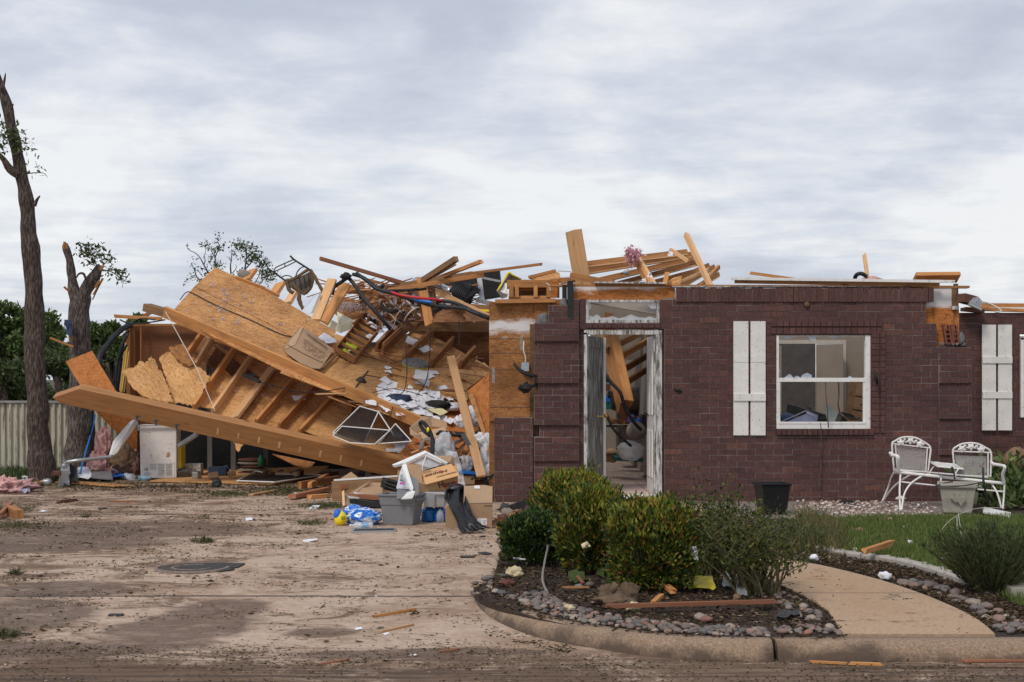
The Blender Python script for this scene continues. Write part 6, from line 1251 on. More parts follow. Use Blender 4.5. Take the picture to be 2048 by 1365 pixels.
for i,(px,py,s_) in enumerate(((597,796,.09),(787,865,.09),(806,893,.12),(782,900,.07),(795,872,.08),(820,886,.1),(812,900,.12),(835,905,.1),(752,818,.08),(764,826,.07))): paper(px,py,s_,P2,.2,100+i,lab='white paper sheet lying near the torn screens',grp='papers near the torn screens')
pr_ = random.Random(12)
for i in range(95): paper(pr_.gauss(822,32),pr_.gauss(800,11),pr_.uniform(.05,.11),P1,.1+pr_.uniform(0,.12),400+i,amp=.045)
paper(874,820,.13,P1,.22,77,'paper_yellow','pale yellow sheet of paper on the paper heap',None)
for i,(px,py,rx,rz,mt,lab) in enumerate(((797,800,.20,.07,'navy','dark navy cloth under the paper heap'),(868,812,.22,.07,'black_matte','dark grey bag beside the yellow paper'),(905,815,.12,.05,'tooth','small white cloth right of the yellow paper'),(812,902,.16,.08,'tooth','crumpled white papers at the left of the vacuum handle'))):
    mb = MB(); mb.blob((P1 if py < 880 else P2)(px,py,.12),(rx,.12,rz),i,.45,2.6,26,14,pinch=.7); tag(mb.build('cloth_heap',M[mt]),lab,'cloth')
mb = MB(); mb.blob(P1(722,762,.04),(.06,.03,.05),2,.8,4); mb.tube([P1(706,782,.03),P1(722,760,.03),P1(736,742,.03)],.012,5,rough=.5); tag(mb.build('twig_bundle',M['twig']),'dry twig clump on the sheathing right of the carton','twig')
# ink stamps on sheets
def stamp(pl,px,py,n,dx,dy,sz,off,label,dots=True):
    mb = MB()
    for i in range(n):
        x0,y0 = px+dx*i,py+dy*i
        for k in range(3): q = [(random.uniform(0,sz),random.uniform(-sz,sz)) for _ in range(2)]; mb.board(pl(x0+q[0][0],y0+q[0][1],off),pl(x0+q[1][0],y0+q[1][1],off),.008,.002,N1)
    o = mb.build('stamp',M['grayink'],roof); return o
stamp(P2,668,812,9,6.5,1.6,3.5,.115,''); stamp(P2,690,828,10,6,2,3.5,.115,''); stamp(P1,800,747,20,7,.3,2.0,.1,'')
# ---------------------------------------------------------------- torn window screens
def screen(pts,d,label,rr=.008,cross=None,grp='torn window screens'):
    P = [W(p[0],p[1],p[2] if len(p) > 2 else d) for p in pts]; t = thing('window_screen',label,'screen',sum(P,Vector())/len(P),grp)
    mb = MB()
    for i in range(len(P)): mb.tube([P[i],P[(i+1) % len(P)]],rr,5)
    for (a,b_) in cross or (): mb.tube([W(*a) if len(a) == 3 else W(a[0],a[1],d),W(*b_) if len(b_) == 3 else W(b_[0],b_[1],d)],rr,5)
    mb.build('frame',M['white'],t); mb = MB(); mb.slab(P,.002); mb.build('mesh',M['screenmesh'],t); return t
screen([(666,866,19.9),(720,813,20.2),(757,824,20.1),(727,888,19.6)],20,'upper torn screen standing on edge above the big beam',cross=[((757,824,20.05),(789,873,19.8))])
screen([(666,872,19.75),(684,853,19.95),(780,861,19.7),(749,889,19.5),(700,886,19.55)],20,'dark torn screen lying against the top of the big beam')
screen([(757,888,19.6),(780,861,19.75),(791,848,19.85),(823,883,19.5)],19.7,'right torn screen with a kinked white frame beside the papers')
q = [GD(474,970,.06),GD(512,953,.08),GD(552,958,.07),GD(650,959,.07),GD(548,973,.06)]
t = thing('window_screen','folded window screen lying flat on the strand board sheet','screen',q[0],'torn window screens'); mb = MB()
for i in range(5): mb.tube([q[i],q[(i+1) % 5]],.011,5)
mb.build('frame',M['white'],t); mb = MB(); mb.slab(q,.002,away=Vector((0,0,-1))); mb.build('mesh',M['screenmesh'],t)
# ---------------------------------------------------------------- freezer and left-hand items
fz = thing('chest_freezer','white dented chest freezer standing open below the big beam','freezer',G(314,958))
d0 = 22.4; x0,x1 = W(281,0,d0).x,W(353,0,d0).x; z0_,z1_ = .13,H-(850-HY)*d0/F
mb = MB(); mb.hexa([(x0,d0,z0_),(x1,d0,z0_),(x1,d0+.3,z0_),(x0-.0,d0+.3,z0_),(x0-.02,d0,z1_),(x1,d0,z1_),(x1,d0+.3,z1_),(x0-.02,d0+.3,z1_)]); mb.hexa([(x0-.05,d0+.25,z0_),(x0-.001,d0+.02,z0_),(x0-.001,d0+.3,z0_),(x0-.05,d0+.3,z0_),(x0-.07,d0+.25,z1_-.02),(x0-.021,d0+.02,z1_-.02),(x0-.021,d0+.3,z1_-.02),(x0-.07,d0+.3,z1_-.02)]); mb.build('cabinet',M['white'],fz,bevel=.015)
gy = d0-.006; vp = lambda px,py: (W(px,0,d0).x,gy,H-(py-HY)*d0/F)
mb = MB(); a,b_ = vp(285,926),vp(349,956)
for (p,q_) in (((285.5,926),(349,927)),((285.5,954.5),(349,955.5)),((285.5,926),(286.5,955)),((348,926),(349,955))):
    A,B = vp(p[0],p[1]),vp(q_[0],q_[1]); mb.bb((A[0],gy,B[2]),(B[0],d0-.0005,A[2]))
mb.build('vent_frame',M['white_plastic'],fz)
mb = MB()
for r_ in range(8):
    for (xa,xb) in ((300,313),(316,329),(332,344)):
        if r_ < 4 or xa > 300: A = vp(xa,928.5+r_*3.1); B = vp(xb,929.7+r_*3.1); mb.bb((A[0],gy-.002,B[2]),(B[0],d0-.0005,A[2]))
for r_ in range(2): A = vp(289,946+r_*3); B = vp(300,947.3+r_*3); mb.bb((A[0],gy-.002,B[2]),(B[0],d0-.0005,A[2]))
mb.build('vent_slots',M['gray_metal'],fz)
mb = MB(); mb.lathe([(.028,0),(.028,.008),(.02,.012),(0,.012)],Vector(vp(293,938)),14,Matrix.Rotation(R(90),3,'X')); mb.build('drain_knob',M['gray_metal'],fz)
mb = MB(); mb.slab([W(262,842,22.3),W(270,839,22.3),W(277,846,22.4),W(236,905,21.8),W(226,912,21.7),W(221,908,21.7),W(229,880,21.9)],.06); lid = mb.build('lid',M['white_plastic'],fz,bevel=.01)
mb = MB(); mb.tube(catmull([W(266,840,22.35),W(275,848,22.4),W(278,862,22.4)],4),.025,6); mb.board(W(277,852,22.35),W(352,850,22.35),.02,.03); mb.build('hinge',M['gray_metal'],fz)
mb = MB(); mb.blob(vp(336,909),(.03,.006,.04),3,.4); mb.build('rust_stain',plain('faded_rust',(.5,.33,.22),.9),fz)
mb = MB(); mb.box(W(363,912,22.7),(.06,.3,.38)); mb.blob(W(363,893,22.7),(.035,.15,.06),2,.05); tag(mb.build('yellow_jug',M['yellow'],bevel=.01),'yellow upright container beside the right of the freezer','container')
mb = MB(); mb.board(W(358,892,22),W(395,868,21.6),.06,.05); tag(mb.build('metal_bar',M['gray_metal']),'grey metal bar right of the freezer under the beam','bar')
mb = MB(); mb.tube(catmull([W(132,925,21.4),W(160,921,21.4),W(200,917,21.6),W(226,913,21.7)],4),.03,10); o = tag(mb.build('gutter_pipe',M['gray_metal']),'grey downspout pipe leaning towards the freezer lid','pipe')
mb = MB(); mb.tube(catmull([W(190,830,22.8),W(184,860,22.5),W(170,910,21.9),W(160,948,21.6)],4),.014,7); tag(mb.build('blue_pole',M['blue']),'thin blue pole leaning in front of the snapped tree','pole')
mb = MB(); mb.tube(catmull([W(262,650,23.0),W(240,662,22.7),W(215,690,22.4),W(200,712,22.2),W(198,730,22.1)],6),.045,10); tag(mb.build('conduit',M['hose']),'black conduit arching from the garage wall top at the left','conduit'); mb = MB(); mb.tube(catmull([W(183,820,22),W(181,845,22),W(176,870,22)],4),.04,8); tag(mb.build('conduit',M['hose']),'short black conduit end below the big beam at the left','conduit')
for k,pts in enumerate(([(256,668),(242,700),(234,740),(232,780)],[(254,690),(238,720),(228,760),(226,790)],[(258,660),(246,690),(240,730),(236,784)])):
    mb = MB(); mb.tube(catmull([W(a,b_,22.6+.1*k) for a,b_ in pts],5),.02,6); tag(mb.build('cable',M['hose']),'black cable hanging along the garage wall corner','cable','cables hanging at the garage corner')
for k in range(5): lumber((240+k*2.2,780,22.9),(251+k*1.5,690+k*4,23.0),2.2,['pine_pale','pine','yellow','pine_mid','pine_pale'][k],['pale','tan','yellow','brown','whitish'][k]+' thin lath leaning on the garage wall corner',.02,(1,0,0),grp='laths at the garage corner')
mb = MB(); mb.tube(catmull([W(240,640,22.7),W(262,648,22.6),W(300,645,22.4),W(330,640,22.3)],5),.012,6); mb.tube(catmull([W(262,648,22.6),W(280,638,22.6),W(310,640,22.4)],5),.012,6); tag(mb.build('cable',M['hose']),'black cables lying on the garage wall top','cable')
# insulation
for k,(px,py,rx,rz,mt,lab) in enumerate(((208,895,.12,.26,'pink','tall pink insulation batt standing left of the freezer'),(200,925,.16,.16,'pink','lower pink insulation clump at the foot of the tall batt'),(225,940,.22,.10,'pink','flat pink insulation in front of the kraft paper'),(244,920,.20,.20,'kraft','crumpled kraft-faced insulation beside the freezer'),(262,925,.10,.18,'pink','pink insulation corner touching the freezer'))):
    mb = MB(); mb.blob(W(px,py,22.75-.08*(k % 2)),(rx,.16,rz),k+3,.5,2.4,40,26,pinch=.4,hh=.3); tag(mb.build('insulation_batt',M[mt]),lab,'insulation')
mb = MB(); mb.blob(GD(10,985,.06),(.34,.25,.13),4,.6,3,44,22,pinch=.3,hh=.3); tag(mb.build('insulation_batt',M['pink']),'pink insulation mat on the ground at the left picture edge','insulation')
mb = MB(); mb.cloth([GD(40,990,.03),GD(60,988,.02),GD(56,978,.12),GD(42,978,.12)],8,8,.04,7); tag(mb.build('plastic_scrap',M['lilac']),'lilac plastic wrapper beside the pink mat','plastic')
mb = MB(); mb.tube([W(214,868,22.1),W(214,938,22.0)],.01,6); tag(mb.build('rod',M['rust']),'thin rusty rod upright in front of the pink batt','rod')
mb = MB(); mb.cloth([GD(188,960,.02),GD(252,962,.02),GD(246,952,.16),GD(195,950,.14)],14,8,.06,5,3); tag(mb.build('tarp',M['blue_tarp']),'crumpled bright blue tarp left of the freezer','tarp')
mb = MB(); mb.cloth([GD(150,966,.05),GD(184,966,.05),GD(180,953,.2),GD(152,952,.22)],10,8,.04,5,4); tag(mb.build('white_cloth',M['tooth']),'white folded sheet between mailbox and grey lid','cloth')
mb = MB(); mb.slab([GD(182,965,.08),GD(226,966,.06),GD(218,953,.2),GD(184,953,.2)],.02); tag(mb.build('plastic_cover',M['gray_plastic']),'grey flat lid lying before the blue tarp','lid')
mb = MB(); mb.box(W(128,956,21),(.13,.16,.28),(.1,.15,.3)); mb.tube([W(128,935,21),W(129,928,21)],.04,8); mb.box(W(114,947,20.8),(.11,.1,.07),(0,0,.2),mi=1); tag(mb.build('metal_can',[M['gray_metal'],M['rust']],bevel=.01),'grey dented metal canister beside the tall tree base','can')
mb = MB(); mb.cloth([GD(122,975,.0),GD(140,976,.02),GD(142,958,.25),GD(128,955,.3)],8,8,.07,5,6); tag(mb.build('foil_scrap',M['silver']),'torn silvery foil in front of the canister','foil')
mb = MB(); mb.cloth([GD(138,970,.02),GD(158,972,.02),GD(152,955,.2),GD(132,952,.24)],8,8,.06,6,8); tag(mb.build('black_cloth',M['black_matte']),'black cloth under the white folded sheet','cloth')
for k,(px,py) in enumerate(((50,966),(84,968),(94,972),(253,960),(262,962))):
    mb = MB(); mb.blob(GD(px,py,.05),(.07,.05,.05),k,.5,3,pinch=.5); tag(mb.build('plastic_scrap',[M['white_plastic'],M['lilac'],M['gray_metal'],M['clear'],M['clear']][k]),['white scrap left of the tall tree base','lilac scrap in front of the tall tree base','grey scrap right of the tall tree base','clear crumpled film by the blue tarp','clear film scrap touching the freezer'][k],'plastic')
mb = MB(); mb.lathe([(0,0),(.04,0),(.04,.13),(.015,.17),(.015,.19),(0,.19)],GD(277,962,.04),14,Matrix.Rotation(R(90),3,'Y')); tag(mb.build('bottle',plain('pale_blue_plastic',(.3,.5,.65),.3)),'pale blue plastic bottle lying before the freezer','bottle')
mb = MB(); mb.tube(catmull([GD(72,962,.3),GD(73,970,.15),GD(80,978,.02),GD(88,985,.01)],4),.012,5); mb.tube(catmull([GD(185,955,.2),GD(200,948,.3),GD(215,950,.25),GD(218,940,.3)],4),.008,5); tag(mb.build('twig',M['twig']),'bent twigs sticking out of the debris at the left','twig')
# under the beam: dark garage contents
gc = random.Random(11)
mb = MB(); mb.box(W(389,938,22.9),(.24,.2,.17)); tag(mb.build('drink_carton',plain('carton_print',(.5,.5,.46),.6,var=.7,nscale=26)),'printed carton on the garage floor behind the flat sheet','carton')
mb = MB(); mb.box(W(437,942,22.8),(.28,.2,.13)); mb.blob(W(452,938,22.8),(.06,.06,.06),2,.2); tag(mb.build('tool_case',M['navy'],bevel=.02),'dark blue case on the garage floor beside the printed carton','case')
for k in range(5): mb = MB(); mb.blob(W(505+gc.uniform(-3,3),946-k*6.5,23.4),(.24,.18,.035),k,.15,2); tag(mb.build('stacked_sack',M['interior'] if k % 2 else M['rust']),'flat sack in the stack inside the dark garage','sack','stacked sacks in the garage')
mb = MB(); mb.lathe([(0,0),(.05,0),(.05,.12),(.02,.17),(.02,.19),(0,.19)],W(522,933,23.2),14); tag(mb.build('green_bottle',plain('green_plastic',(.02,.2,.08),.3)),'green bottle beside the stacked sacks in the garage','bottle')
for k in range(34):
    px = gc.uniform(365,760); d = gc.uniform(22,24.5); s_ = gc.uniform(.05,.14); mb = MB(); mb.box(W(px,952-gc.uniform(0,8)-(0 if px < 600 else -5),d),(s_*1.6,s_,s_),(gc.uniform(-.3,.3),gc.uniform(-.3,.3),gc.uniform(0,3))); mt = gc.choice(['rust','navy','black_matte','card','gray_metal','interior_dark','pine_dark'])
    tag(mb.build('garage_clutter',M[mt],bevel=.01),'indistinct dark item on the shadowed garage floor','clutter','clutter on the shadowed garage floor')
mb = MB(); mb.lathe([(0,.0),(.06,.01),(.075,.03),(.07,.045),(.03,.05),(0,.035)],GD(434,975,.05),18,Matrix.Rotation(R(70),3,'X')); tag(mb.build('rubber_disc',M['black']),'small round black cap on the driveway before the flat sheet','cap')
# ---------------------------------------------------------------- pile by the pier
def card_box(name,label,P,mat='card',flaps=(),grp=None):
    t = thing(name,label,'box',P[0]); mb = MB(); mb.hexa(P); mb.build('body',M[mat],t)
    for f in flaps: mb = MB(); mb.slab([vv(p) for p in f],.006); mb.build('flap',M[mat],t)
    return t
# carton tray
ct = thing('carton_tray','open shallow cardboard tray tilted on the sheathing','box',W(862,860,19.6)); T = lambda zx,zy,d: W(700+zx/4.55,650+zy/4.55,d)
mb = MB(); mb.slab([T(600,985,19.5),T(860,930,19.5),T(880,960,19.4),T(800,1030,19.2),T(640,1040,19.2)],.01); mb.build('bottom_panel',M['card_pale'],ct)
for pts in ([(545,930,19.5),(660,830,19.8),(740,840,19.8),(745,930,19.7),(600,985,19.5),(550,1000,19.4)],[(740,840,19.8),(880,880,19.7),(885,940,19.6),(860,940,19.6),(745,925,19.7)],[(540,930,19.45),(548,1000,19.3),(650,1050,19.15),(640,1000,19.15)]): mb = MB(); mb.slab([T(*p) for p in pts],.01); mb.build('side_panel',M['card'],ct)
# vacuum handle and walker frame
vh = thing('vacuum_handle','dark grey looped vacuum handle standing in the pile','vacuum',W(865,950,18.9))
mb = MB(); mb.tube(catmull([W(865,945,18.8),W(864,905,18.85),W(865,880,18.9),W(858,860,18.95),W(846,845,19),(W(840,848,19.05)),W(848,862,19),W(860,872,18.95)],6),.026,8); mb.tube([W(866,945,18.8),W(866,880,18.88)],.035,8); mb.build('handle',M['black_matte'],vh)
mb = MB(); mb.blob(W(856,860,18.9),(.02,.015,.035),2,.1); mb.build('button',M['yellow'],vh)
for k in range(3): mb = MB(); mb.tube(catmull([W(838+k*3,900,18.9),W(845+k*2,884-k*2,18.9),W(858,880-k,18.9),(W(862,888,18.9))],5),.018,7); mb.build('hose',M['interior'],vh)
wf_ = thing('folding_frame','black folding metal frame leaning over the bags','frame',W(960,960,18.8))
for pts,w_,mt in (([(876,866,19.2),(926,870,18.9)],.09,'black'),([(926,868,18.8),(945,905,18.7),(978,975,18.5)],.06,'black'),([(926,872,18.9),(956,863,19.2)],.05,'gray_metal'),([(905,888,19.0),(956,865,19.2)],.03,'gray_metal'),([(955,864,19.1),(968,890,18.9),(966,885,18.9)],.06,'black')):
    mb = MB()
    for i in range(len(pts)-1): mb.board(W(*pts[i]),W(*pts[i+1]),w_,.03,(1,0,.3))
    mb.build('bar',M[mt],wf_)
# plastic bags
def bag(px,py,d,rx,rz,seed,label,mat='bagwhite',tie=False):
    mb = MB(); mb.blob(W(px,py,d),(rx,rx*.7,rz),seed,.42,1.3,44,28,pinch=.22,hh=.8)
    if tie: mb.blob(W(px-3,py-rz*F/d*.95,d),(rx*.3,rx*.25,rz*.3),seed+3,.5,3,12,8)
    return tag(mb.build('plastic_bag',M[mat]),label,'bag')
bag(922,842,19.4,.09,.08,2,'white plastic bag left of the leaning pale plank'); bag(949,832,19.5,.12,.15,3,'big whitish plastic bag behind the leaning pale plank'); bag(974,908,18.9,.085,.24,4,'tall white plastic bag against the brick pier'); bag(984,945,18.8,.09,.12,12,'small white bag low beside the brick pier'); bag(963,880,18.9,.09,.09,14,'grey white bag under the frame hinge')
bag(889,895,18.85,.12,.18,5,'clear bag of grey things between handle and frame','clear'); bag(888,905,18.9,.12,.14,15,'grey padded item inside the clear bag','cushion',False); bag(930,928,19.0,.1,.11,6,'clear bag with dark contents behind the frame bar','clear'); bag(930,928,19.1,.1,.1,16,'dark contents bundled behind the frame bar','gray_plastic',False)
mb = MB(); mb.cloth([W(915,1005,18.4),W(935,985,18.4),W(915,905,18.5),W(890,900,18.5)],12,24,.05,6,9); tag(mb.build('plastic_sheet',M['clear']),'long clear plastic sheet hanging behind the printed box','plastic')
mb = MB(); mb.box(W(933,945,18.9),(.26,.2,.03),(0,.08,.1)); tag(mb.build('blue_folder',M['blue']),'blue flat folder under the clear bags','folder')
for k,(px,py,mt,w_,h_,lab) in enumerate(((925,960,'card',.3,.12,'brown carton wedged under the blue folder'),(950,972,'redbrown',.3,.14,'dark red box right of the clear sheet'),(935,985,'navy',.25,.16,'dark blue box behind the black trash bag'),(965,950,'black_matte',.2,.1,'black parts under the frame bar'),(900,935,'card',.35,.3,'tall carton behind the printed box'),(880,960,'black_matte',.3,.3,'dark bulky bin behind the printed box'),(850,965,'card',.35,.3,'carton standing behind the gray lid'),(975,985,'pine_dark',.12,.3,'dark upright board against the brick pier'),(985,965,'black_matte',.06,.4,'black pole bundle against the brick pier'))):
    mb = MB(); mb.box(W(px,py,18.95+.1*(k % 3)),(w_,.25,h_),(0,random.uniform(-.15,.15),random.uniform(-.4,.4))); tag(mb.build('boxed_item',M[mt],bevel=.008),lab,'box')
mb = MB(); mb.tube(catmull([W(942,960,18.6),W(960,950,18.6),W(975,955,18.5),W(990,948,18.5)],4),.015,6); mb.tube([W(965,968,18.4),W(985,955,18.4)],.012,6); tag(mb.build('cable',M['black_matte']),'black cords looped beside the brick pier','cable')
# printed box: opened carton with upside-down lid lettering
hbx = thing('printed_box','orange tan carton with red and black lettering on top of the pile','box',W(895,985,18.3)); Bz = lambda zx,zy,d: W(780+zx/7.58,900+zy/7.58,d-2.0)
A_,B_,C2_,D_ = Bz(540,525,17.75),Bz(1055,385,17.75),Bz(905,190,18.15),Bz(485,330,18.15)
C2_ = B_+(D_-A_)+(A_-B_)*.12; mb = MB(); mb.slab([A_,B_,C2_,D_],.006); mb.build('top_flap',M['pine_pale'] if False else plain('orange_card',(.66,.38,.17),.8,var=.06),hbx)
bA,bB,bC,bD = Bz(515,520,17.80),Bz(1030,400,17.80),Bz(1030,560,17.85),Bz(545,700,17.85)
mb = MB(); mb.slab([bA,bB,bC,Bz(760,640,17.85),bD,Bz(515,650,17.85)],.3); mb.build('body',plain('orange_card_side',(.48,.28,.13),.85,var=.15,nscale=12),hbx)
mb = MB(); mb.slab([Bz(435,490,17.9),Bz(515,520,17.8),Bz(515,655,17.85),Bz(545,700,17.85),Bz(460,670,18.0),Bz(440,560,18.0)],.02); mb.build('side_panel',M['card'],hbx)
mb = MB(); mb.slab([Bz(240,215,18.2),Bz(475,228,18.2),Bz(490,520,18.0),Bz(340,430,18.1),Bz(270,350,18.2)],.006); mb.slab([Bz(700,92,18.5),Bz(955,85,18.5),Bz(1000,290,18.4),Bz(905,190,18.3)],.006); mb.slab([Bz(110,290,18.3),Bz(200,330,18.25),Bz(150,420,18.25),Bz(115,400,18.3)],.006); mb.build('flap',M['card'],hbx)
def text_on(name,txt,parent,mat,o,ux,uy,size,mats=None,ext=.0008):
    cu_ = bpy.data.curves.new('lettering','FONT'); cu_.body = txt; cu_.size = size; cu_.extrude = ext; cu_.offset = size*.004
    to = bpy.data.objects.new('lettering_tmp',cu_); C.objects.link(to); dg = bpy.context.evaluated_depsgraph_get(); me = bpy.data.meshes.new_from_object(to.evaluated_get(dg)); bpy.data.objects.remove(to)
    ux,uy = ux.normalized(),(uy-ux.normalized()*uy.dot(ux.normalized())).normalized(); n = ux.cross(uy); Mx = Matrix((ux,uy,n)).transposed().to_4x4(); Mx.translation = vv(o)-Vector(parent['_o']); me.transform(Mx)
    me.materials.clear(); me.materials.append(mat); ob = bpy.data.objects.new(name,me); C.objects.link(ob); ob.parent = parent; ob['_o'] = parent['_o']; return ob
# lid text reads upside down: baseline direction runs right-to-left
nl = (B_-A_).cross(D_-A_).normalized(); nl = -nl if nl.y > 0 else nl
ux,uy = (A_-B_),(A_-D_)
def lidp(u,v_): return A_+(B_-A_)*u+(D_-A_)*v_+nl*.008
text_on('lettering','H',hbx,M['ink'],lidp(.72,.62),ux,uy,.105); text_on('lettering','o',hbx,M['redink'],lidp(.615,.62),ux,uy,.10); text_on('lettering','pper',hbx,M['ink'],lidp(.53,.62),ux,uy,.10); text_on('lettering','s',hbx,M['redink'],lidp(.16,.62),ux,uy,.11)
text_on('lettering','Home Pots',hbx,M['ink'],lidp(.95,.33),ux,uy,.028) if False else None
mb = MB(); rr0 = random.Random(4); u = .36
while u < .93:
    w_ = rr0.uniform(.008,.02); mb.slab([lidp(u,.24),lidp(u+w_,.24),lidp(u+w_,.30),lidp(u,.30)],.0008); u += w_+.008
u = .02
while u < .24: w_ = rr0.uniform(.008,.02); mb.slab([lidp(u,.80),lidp(u+w_,.80),lidp(u+w_,.84),lidp(u,.84)],.0008); mb.slab([lidp(u,.9),lidp(u+w_,.9),lidp(u+w_,.93),lidp(u,.93)],.0008); u += w_+.01
mb.build('small_print',M['ink'],hbx)
fx,fy = (bB-bA),Vector((0,0,1)); nf = fx.cross(fy).normalized(); nf = -nf if nf.y > 0 else nf
def bp(u,v_): return bA+(bC-bD)*0+(bB-bA)*u+(bD-bA)*v_+nf*.03
text_on('lettering','H',hbx,M['ink'],bp(.40,.62),fx,fy,.10); text_on('lettering','o',hbx,M['redink'],bp(.515,.62),fx,fy,.085); text_on('lettering','ppe',hbx,M['ink'],bp(.575,.62),fx,fy,.085); text_on('lettering','rs',hbx,M['redink'],bp(.80,.62),fx,fy,.085)
# clear roof-like lid
cl = thing('clear_lid','clear plastic storage lid folded like a roof over the printed box','lid',W(850,930,18.2))
mb = MB(); mb.slab([Bz(30,225,18.3),Bz(530,10,18.3),Bz(560,40,18.25),Bz(250,190,18.2),Bz(60,235,18.25)],.03); mb.slab([Bz(530,10,18.3),Bz(880,190,18.3),Bz(860,205,18.25),Bz(530,50,18.25)],.02); mb.build('rim',M['white_plastic'],cl)
mb = MB(); mb.slab([Bz(250,190,18.25),Bz(530,45,18.3),Bz(860,205,18.3),Bz(600,280,18.28),Bz(480,320,18.28),Bz(475,228,18.25)],.01); mb.build('panel',M['clear2'],cl)
mb = MB(); mb.tube([Bz(545,90,18.15),Bz(490,240,18.1),Bz(490,310,18.1)],.008,4); mb.tube([Bz(545,90,18.15),Bz(780,200,18.15)],.008,4); mb.build('rib',M['white_plastic'],cl)
# white upright lid strip with sticker
sl_ = thing('bent_lid','bent white plastic lid with a coloured sticker standing in the gray tote','lid',W(815,985,17.5))
mb = MB(); mb.slab([Bz(180,240,17.75),Bz(215,190,17.75),Bz(245,210,17.75),Bz(355,570,17.5),Bz(340,630,17.45),Bz(300,600,17.45)],.04); mb.slab([Bz(340,620,17.45),Bz(385,630,17.4),Bz(340,735,17.35),Bz(170,745,17.3),Bz(260,640,17.4)],.015); mb.build('rim',M['white_plastic'],sl_)
mb = MB(); mb.slab([Bz(185,240,17.78),Bz(300,590,17.5),Bz(95,585,17.5),Bz(150,340,17.7)],.008); mb.build('panel',M['clear2'],sl_)
mb = MB(); mb.slab([Bz(155,380,17.6),Bz(195,365,17.6),Bz(212,480,17.5),Bz(150,470,17.5)],.004); mb.build('sticker',plain('sticker_print',(.25,.32,.30),.5,var=.9,nscale=40),sl_)
mb = MB(); mb.slab([Bz(153,492,17.48),Bz(214,488,17.48),Bz(216,516,17.47),Bz(152,525,17.47)],.004); mb.build('sticker_band',M['magenta'],sl_)
# gray tote
to = thing('gray_tote','gray plastic storage tote standing open on the driveway','tote',GD(800,1050))
cT = GD(800,1052,0); zb = gz(cT.y)+.005; dT = cT.y
def tote_ring(wf,wd,z,dy=0,ang=R(-16)):
    c = Vector((W(801,0,dT).x,dT+.16+dy,0)); out = []
    for sx,sy in ((-1,-1),(1,-1),(1,1),(-1,1)): v_ = Vector((sx*wf/2,sy*wd/2,0)); v_.rotate(Euler((0,0,ang))); out.append(c+v_+Vector((0,0,z)))
    return out
def ring_mesh(rings,closed=False):
    mb = MB(); b0 = 0
    for r_ in rings: mb.v += r_
    for i in range(len(rings)-1):
        for k in range(4): k2 = (k+1) % 4; mb.face([i*4+k,i*4+k2,(i+1)*4+k2,(i+1)*4+k],[(0,0),(1,0),(1,1),(0,1)])
    mb.face([3,2,1,0],[(0,0)]*4); return mb
R4 = [tote_ring(.34,.24,zb),tote_ring(.385,.27,zb+.21),tote_ring(.40,.285,zb+.215),tote_ring(.42,.30,zb+.315),tote_ring(.455,.33,zb+.315),tote_ring(.455,.33,zb+.335),tote_ring(.41,.29,zb+.335),tote_ring(.38,.26,zb+.2)]
ring_mesh(R4).build('body',M['gray_plastic'],to,bevel=.012)
a,b_ = R4[3][1],R4[3][2]; mb = MB(); n_ = Vector((b_.y-a.y,a.x-b_.x,0)).normalized(); p,q_ = a+(b_-a)*.12+n_*.015,a+(b_-a)*.88+n_*.015; mb.board(p-Vector((0,0,.04)),q_-Vector((0,0,.04)),.02,.03); mb.board(R4[3][0]+(R4[3][1]-R4[3][0])*.62+Vector((0,-.012,-.045)),R4[3][0]+(R4[3][1]-R4[3][0])*.97+Vector((0,-.012,-.045)),.02,.03); mb.build('handle',M['gray_plastic'],to)
mb = MB(); mb.slab([Bz(100,740,17.35),Bz(430,745,17.45),Bz(440,520,17.6),Bz(420,450,17.65),Bz(370,415,17.7),Bz(310,405,17.7),Bz(240,500,17.6),Bz(110,600,17.5)],.02); tag(mb.build('plastic_cover',M['gray_plastic'],bevel=.006),'gray rounded plastic lid standing upright in the gray tote','lid')
# black tackle case, books and broken board between board and tote
mb = MB(); mb.box(W(780,970,17.9),(.19,.15,.13),(.2,.25,.5)); mb.board(W(765,965,17.8),W(797,975,17.75),.02,.02); mb.board(W(767,972,17.78),W(795,982,17.74),.015,.02); tag(mb.build('tackle_case',M['black'],bevel=.02),'black ribbed plastic case behind the gray tote','case')
tslab([(697,988,18.3),(740,962,18.1),(744,964,18.1),(700,996,18.2)],'card','cardboard_flap','thin curved cardboard edge left of the open brown carton','cardboard')
tslab([(716,985,18.1),(738,965,18.2),(765,966,18.1),(765,1000,17.9),(752,1000,17.9)],'card','cardboard_flap','open brown carton panel behind the books','cardboard'); tslab([(680,958,19.6),(702,944,19.6),(716,955,19.5),(700,960,19.5)],'card','cardboard_flap','small brown carton peak behind the white trimmed board','cardboard')
for k in range(5): mb = MB(); mb.box(W(715+k*5,996-(k % 3)*4+k*1.2,17.7+.05*k),(.26-.02*k,.16,.022),(0,.12+.04*k,.3-.1*k)); tag(mb.build('book',M[['white_plastic','interior','white_plastic','black_matte','paper'][k]]),['bottom white','buff','white middle','black covered','top white'][k]+' book in the spilled stack beside the gray tote','book','spilled books')
tslab([(684,984,17.5),(688,980,17.5),(690,1012,17.4),(685,1012,17.4)],'pine_pale','broken_panel','pale upright splinter left of the spilled books','board'); tslab([(690,985,17.6),(694,988,17.6),(700,1012,17.4),(691,1010,17.4)],'interior','broken_panel','cream shard right of the pale upright splinter','board')
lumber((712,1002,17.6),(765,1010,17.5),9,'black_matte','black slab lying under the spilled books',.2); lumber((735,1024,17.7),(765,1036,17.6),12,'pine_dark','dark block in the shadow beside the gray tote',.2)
mb = MB(); mb.box(W(745,1025,17.9),(.4,.3,.12)); tag(mb.build('dark_crate',M['black_matte']),'black crate in shadow behind the blue wrapped pack','crate')
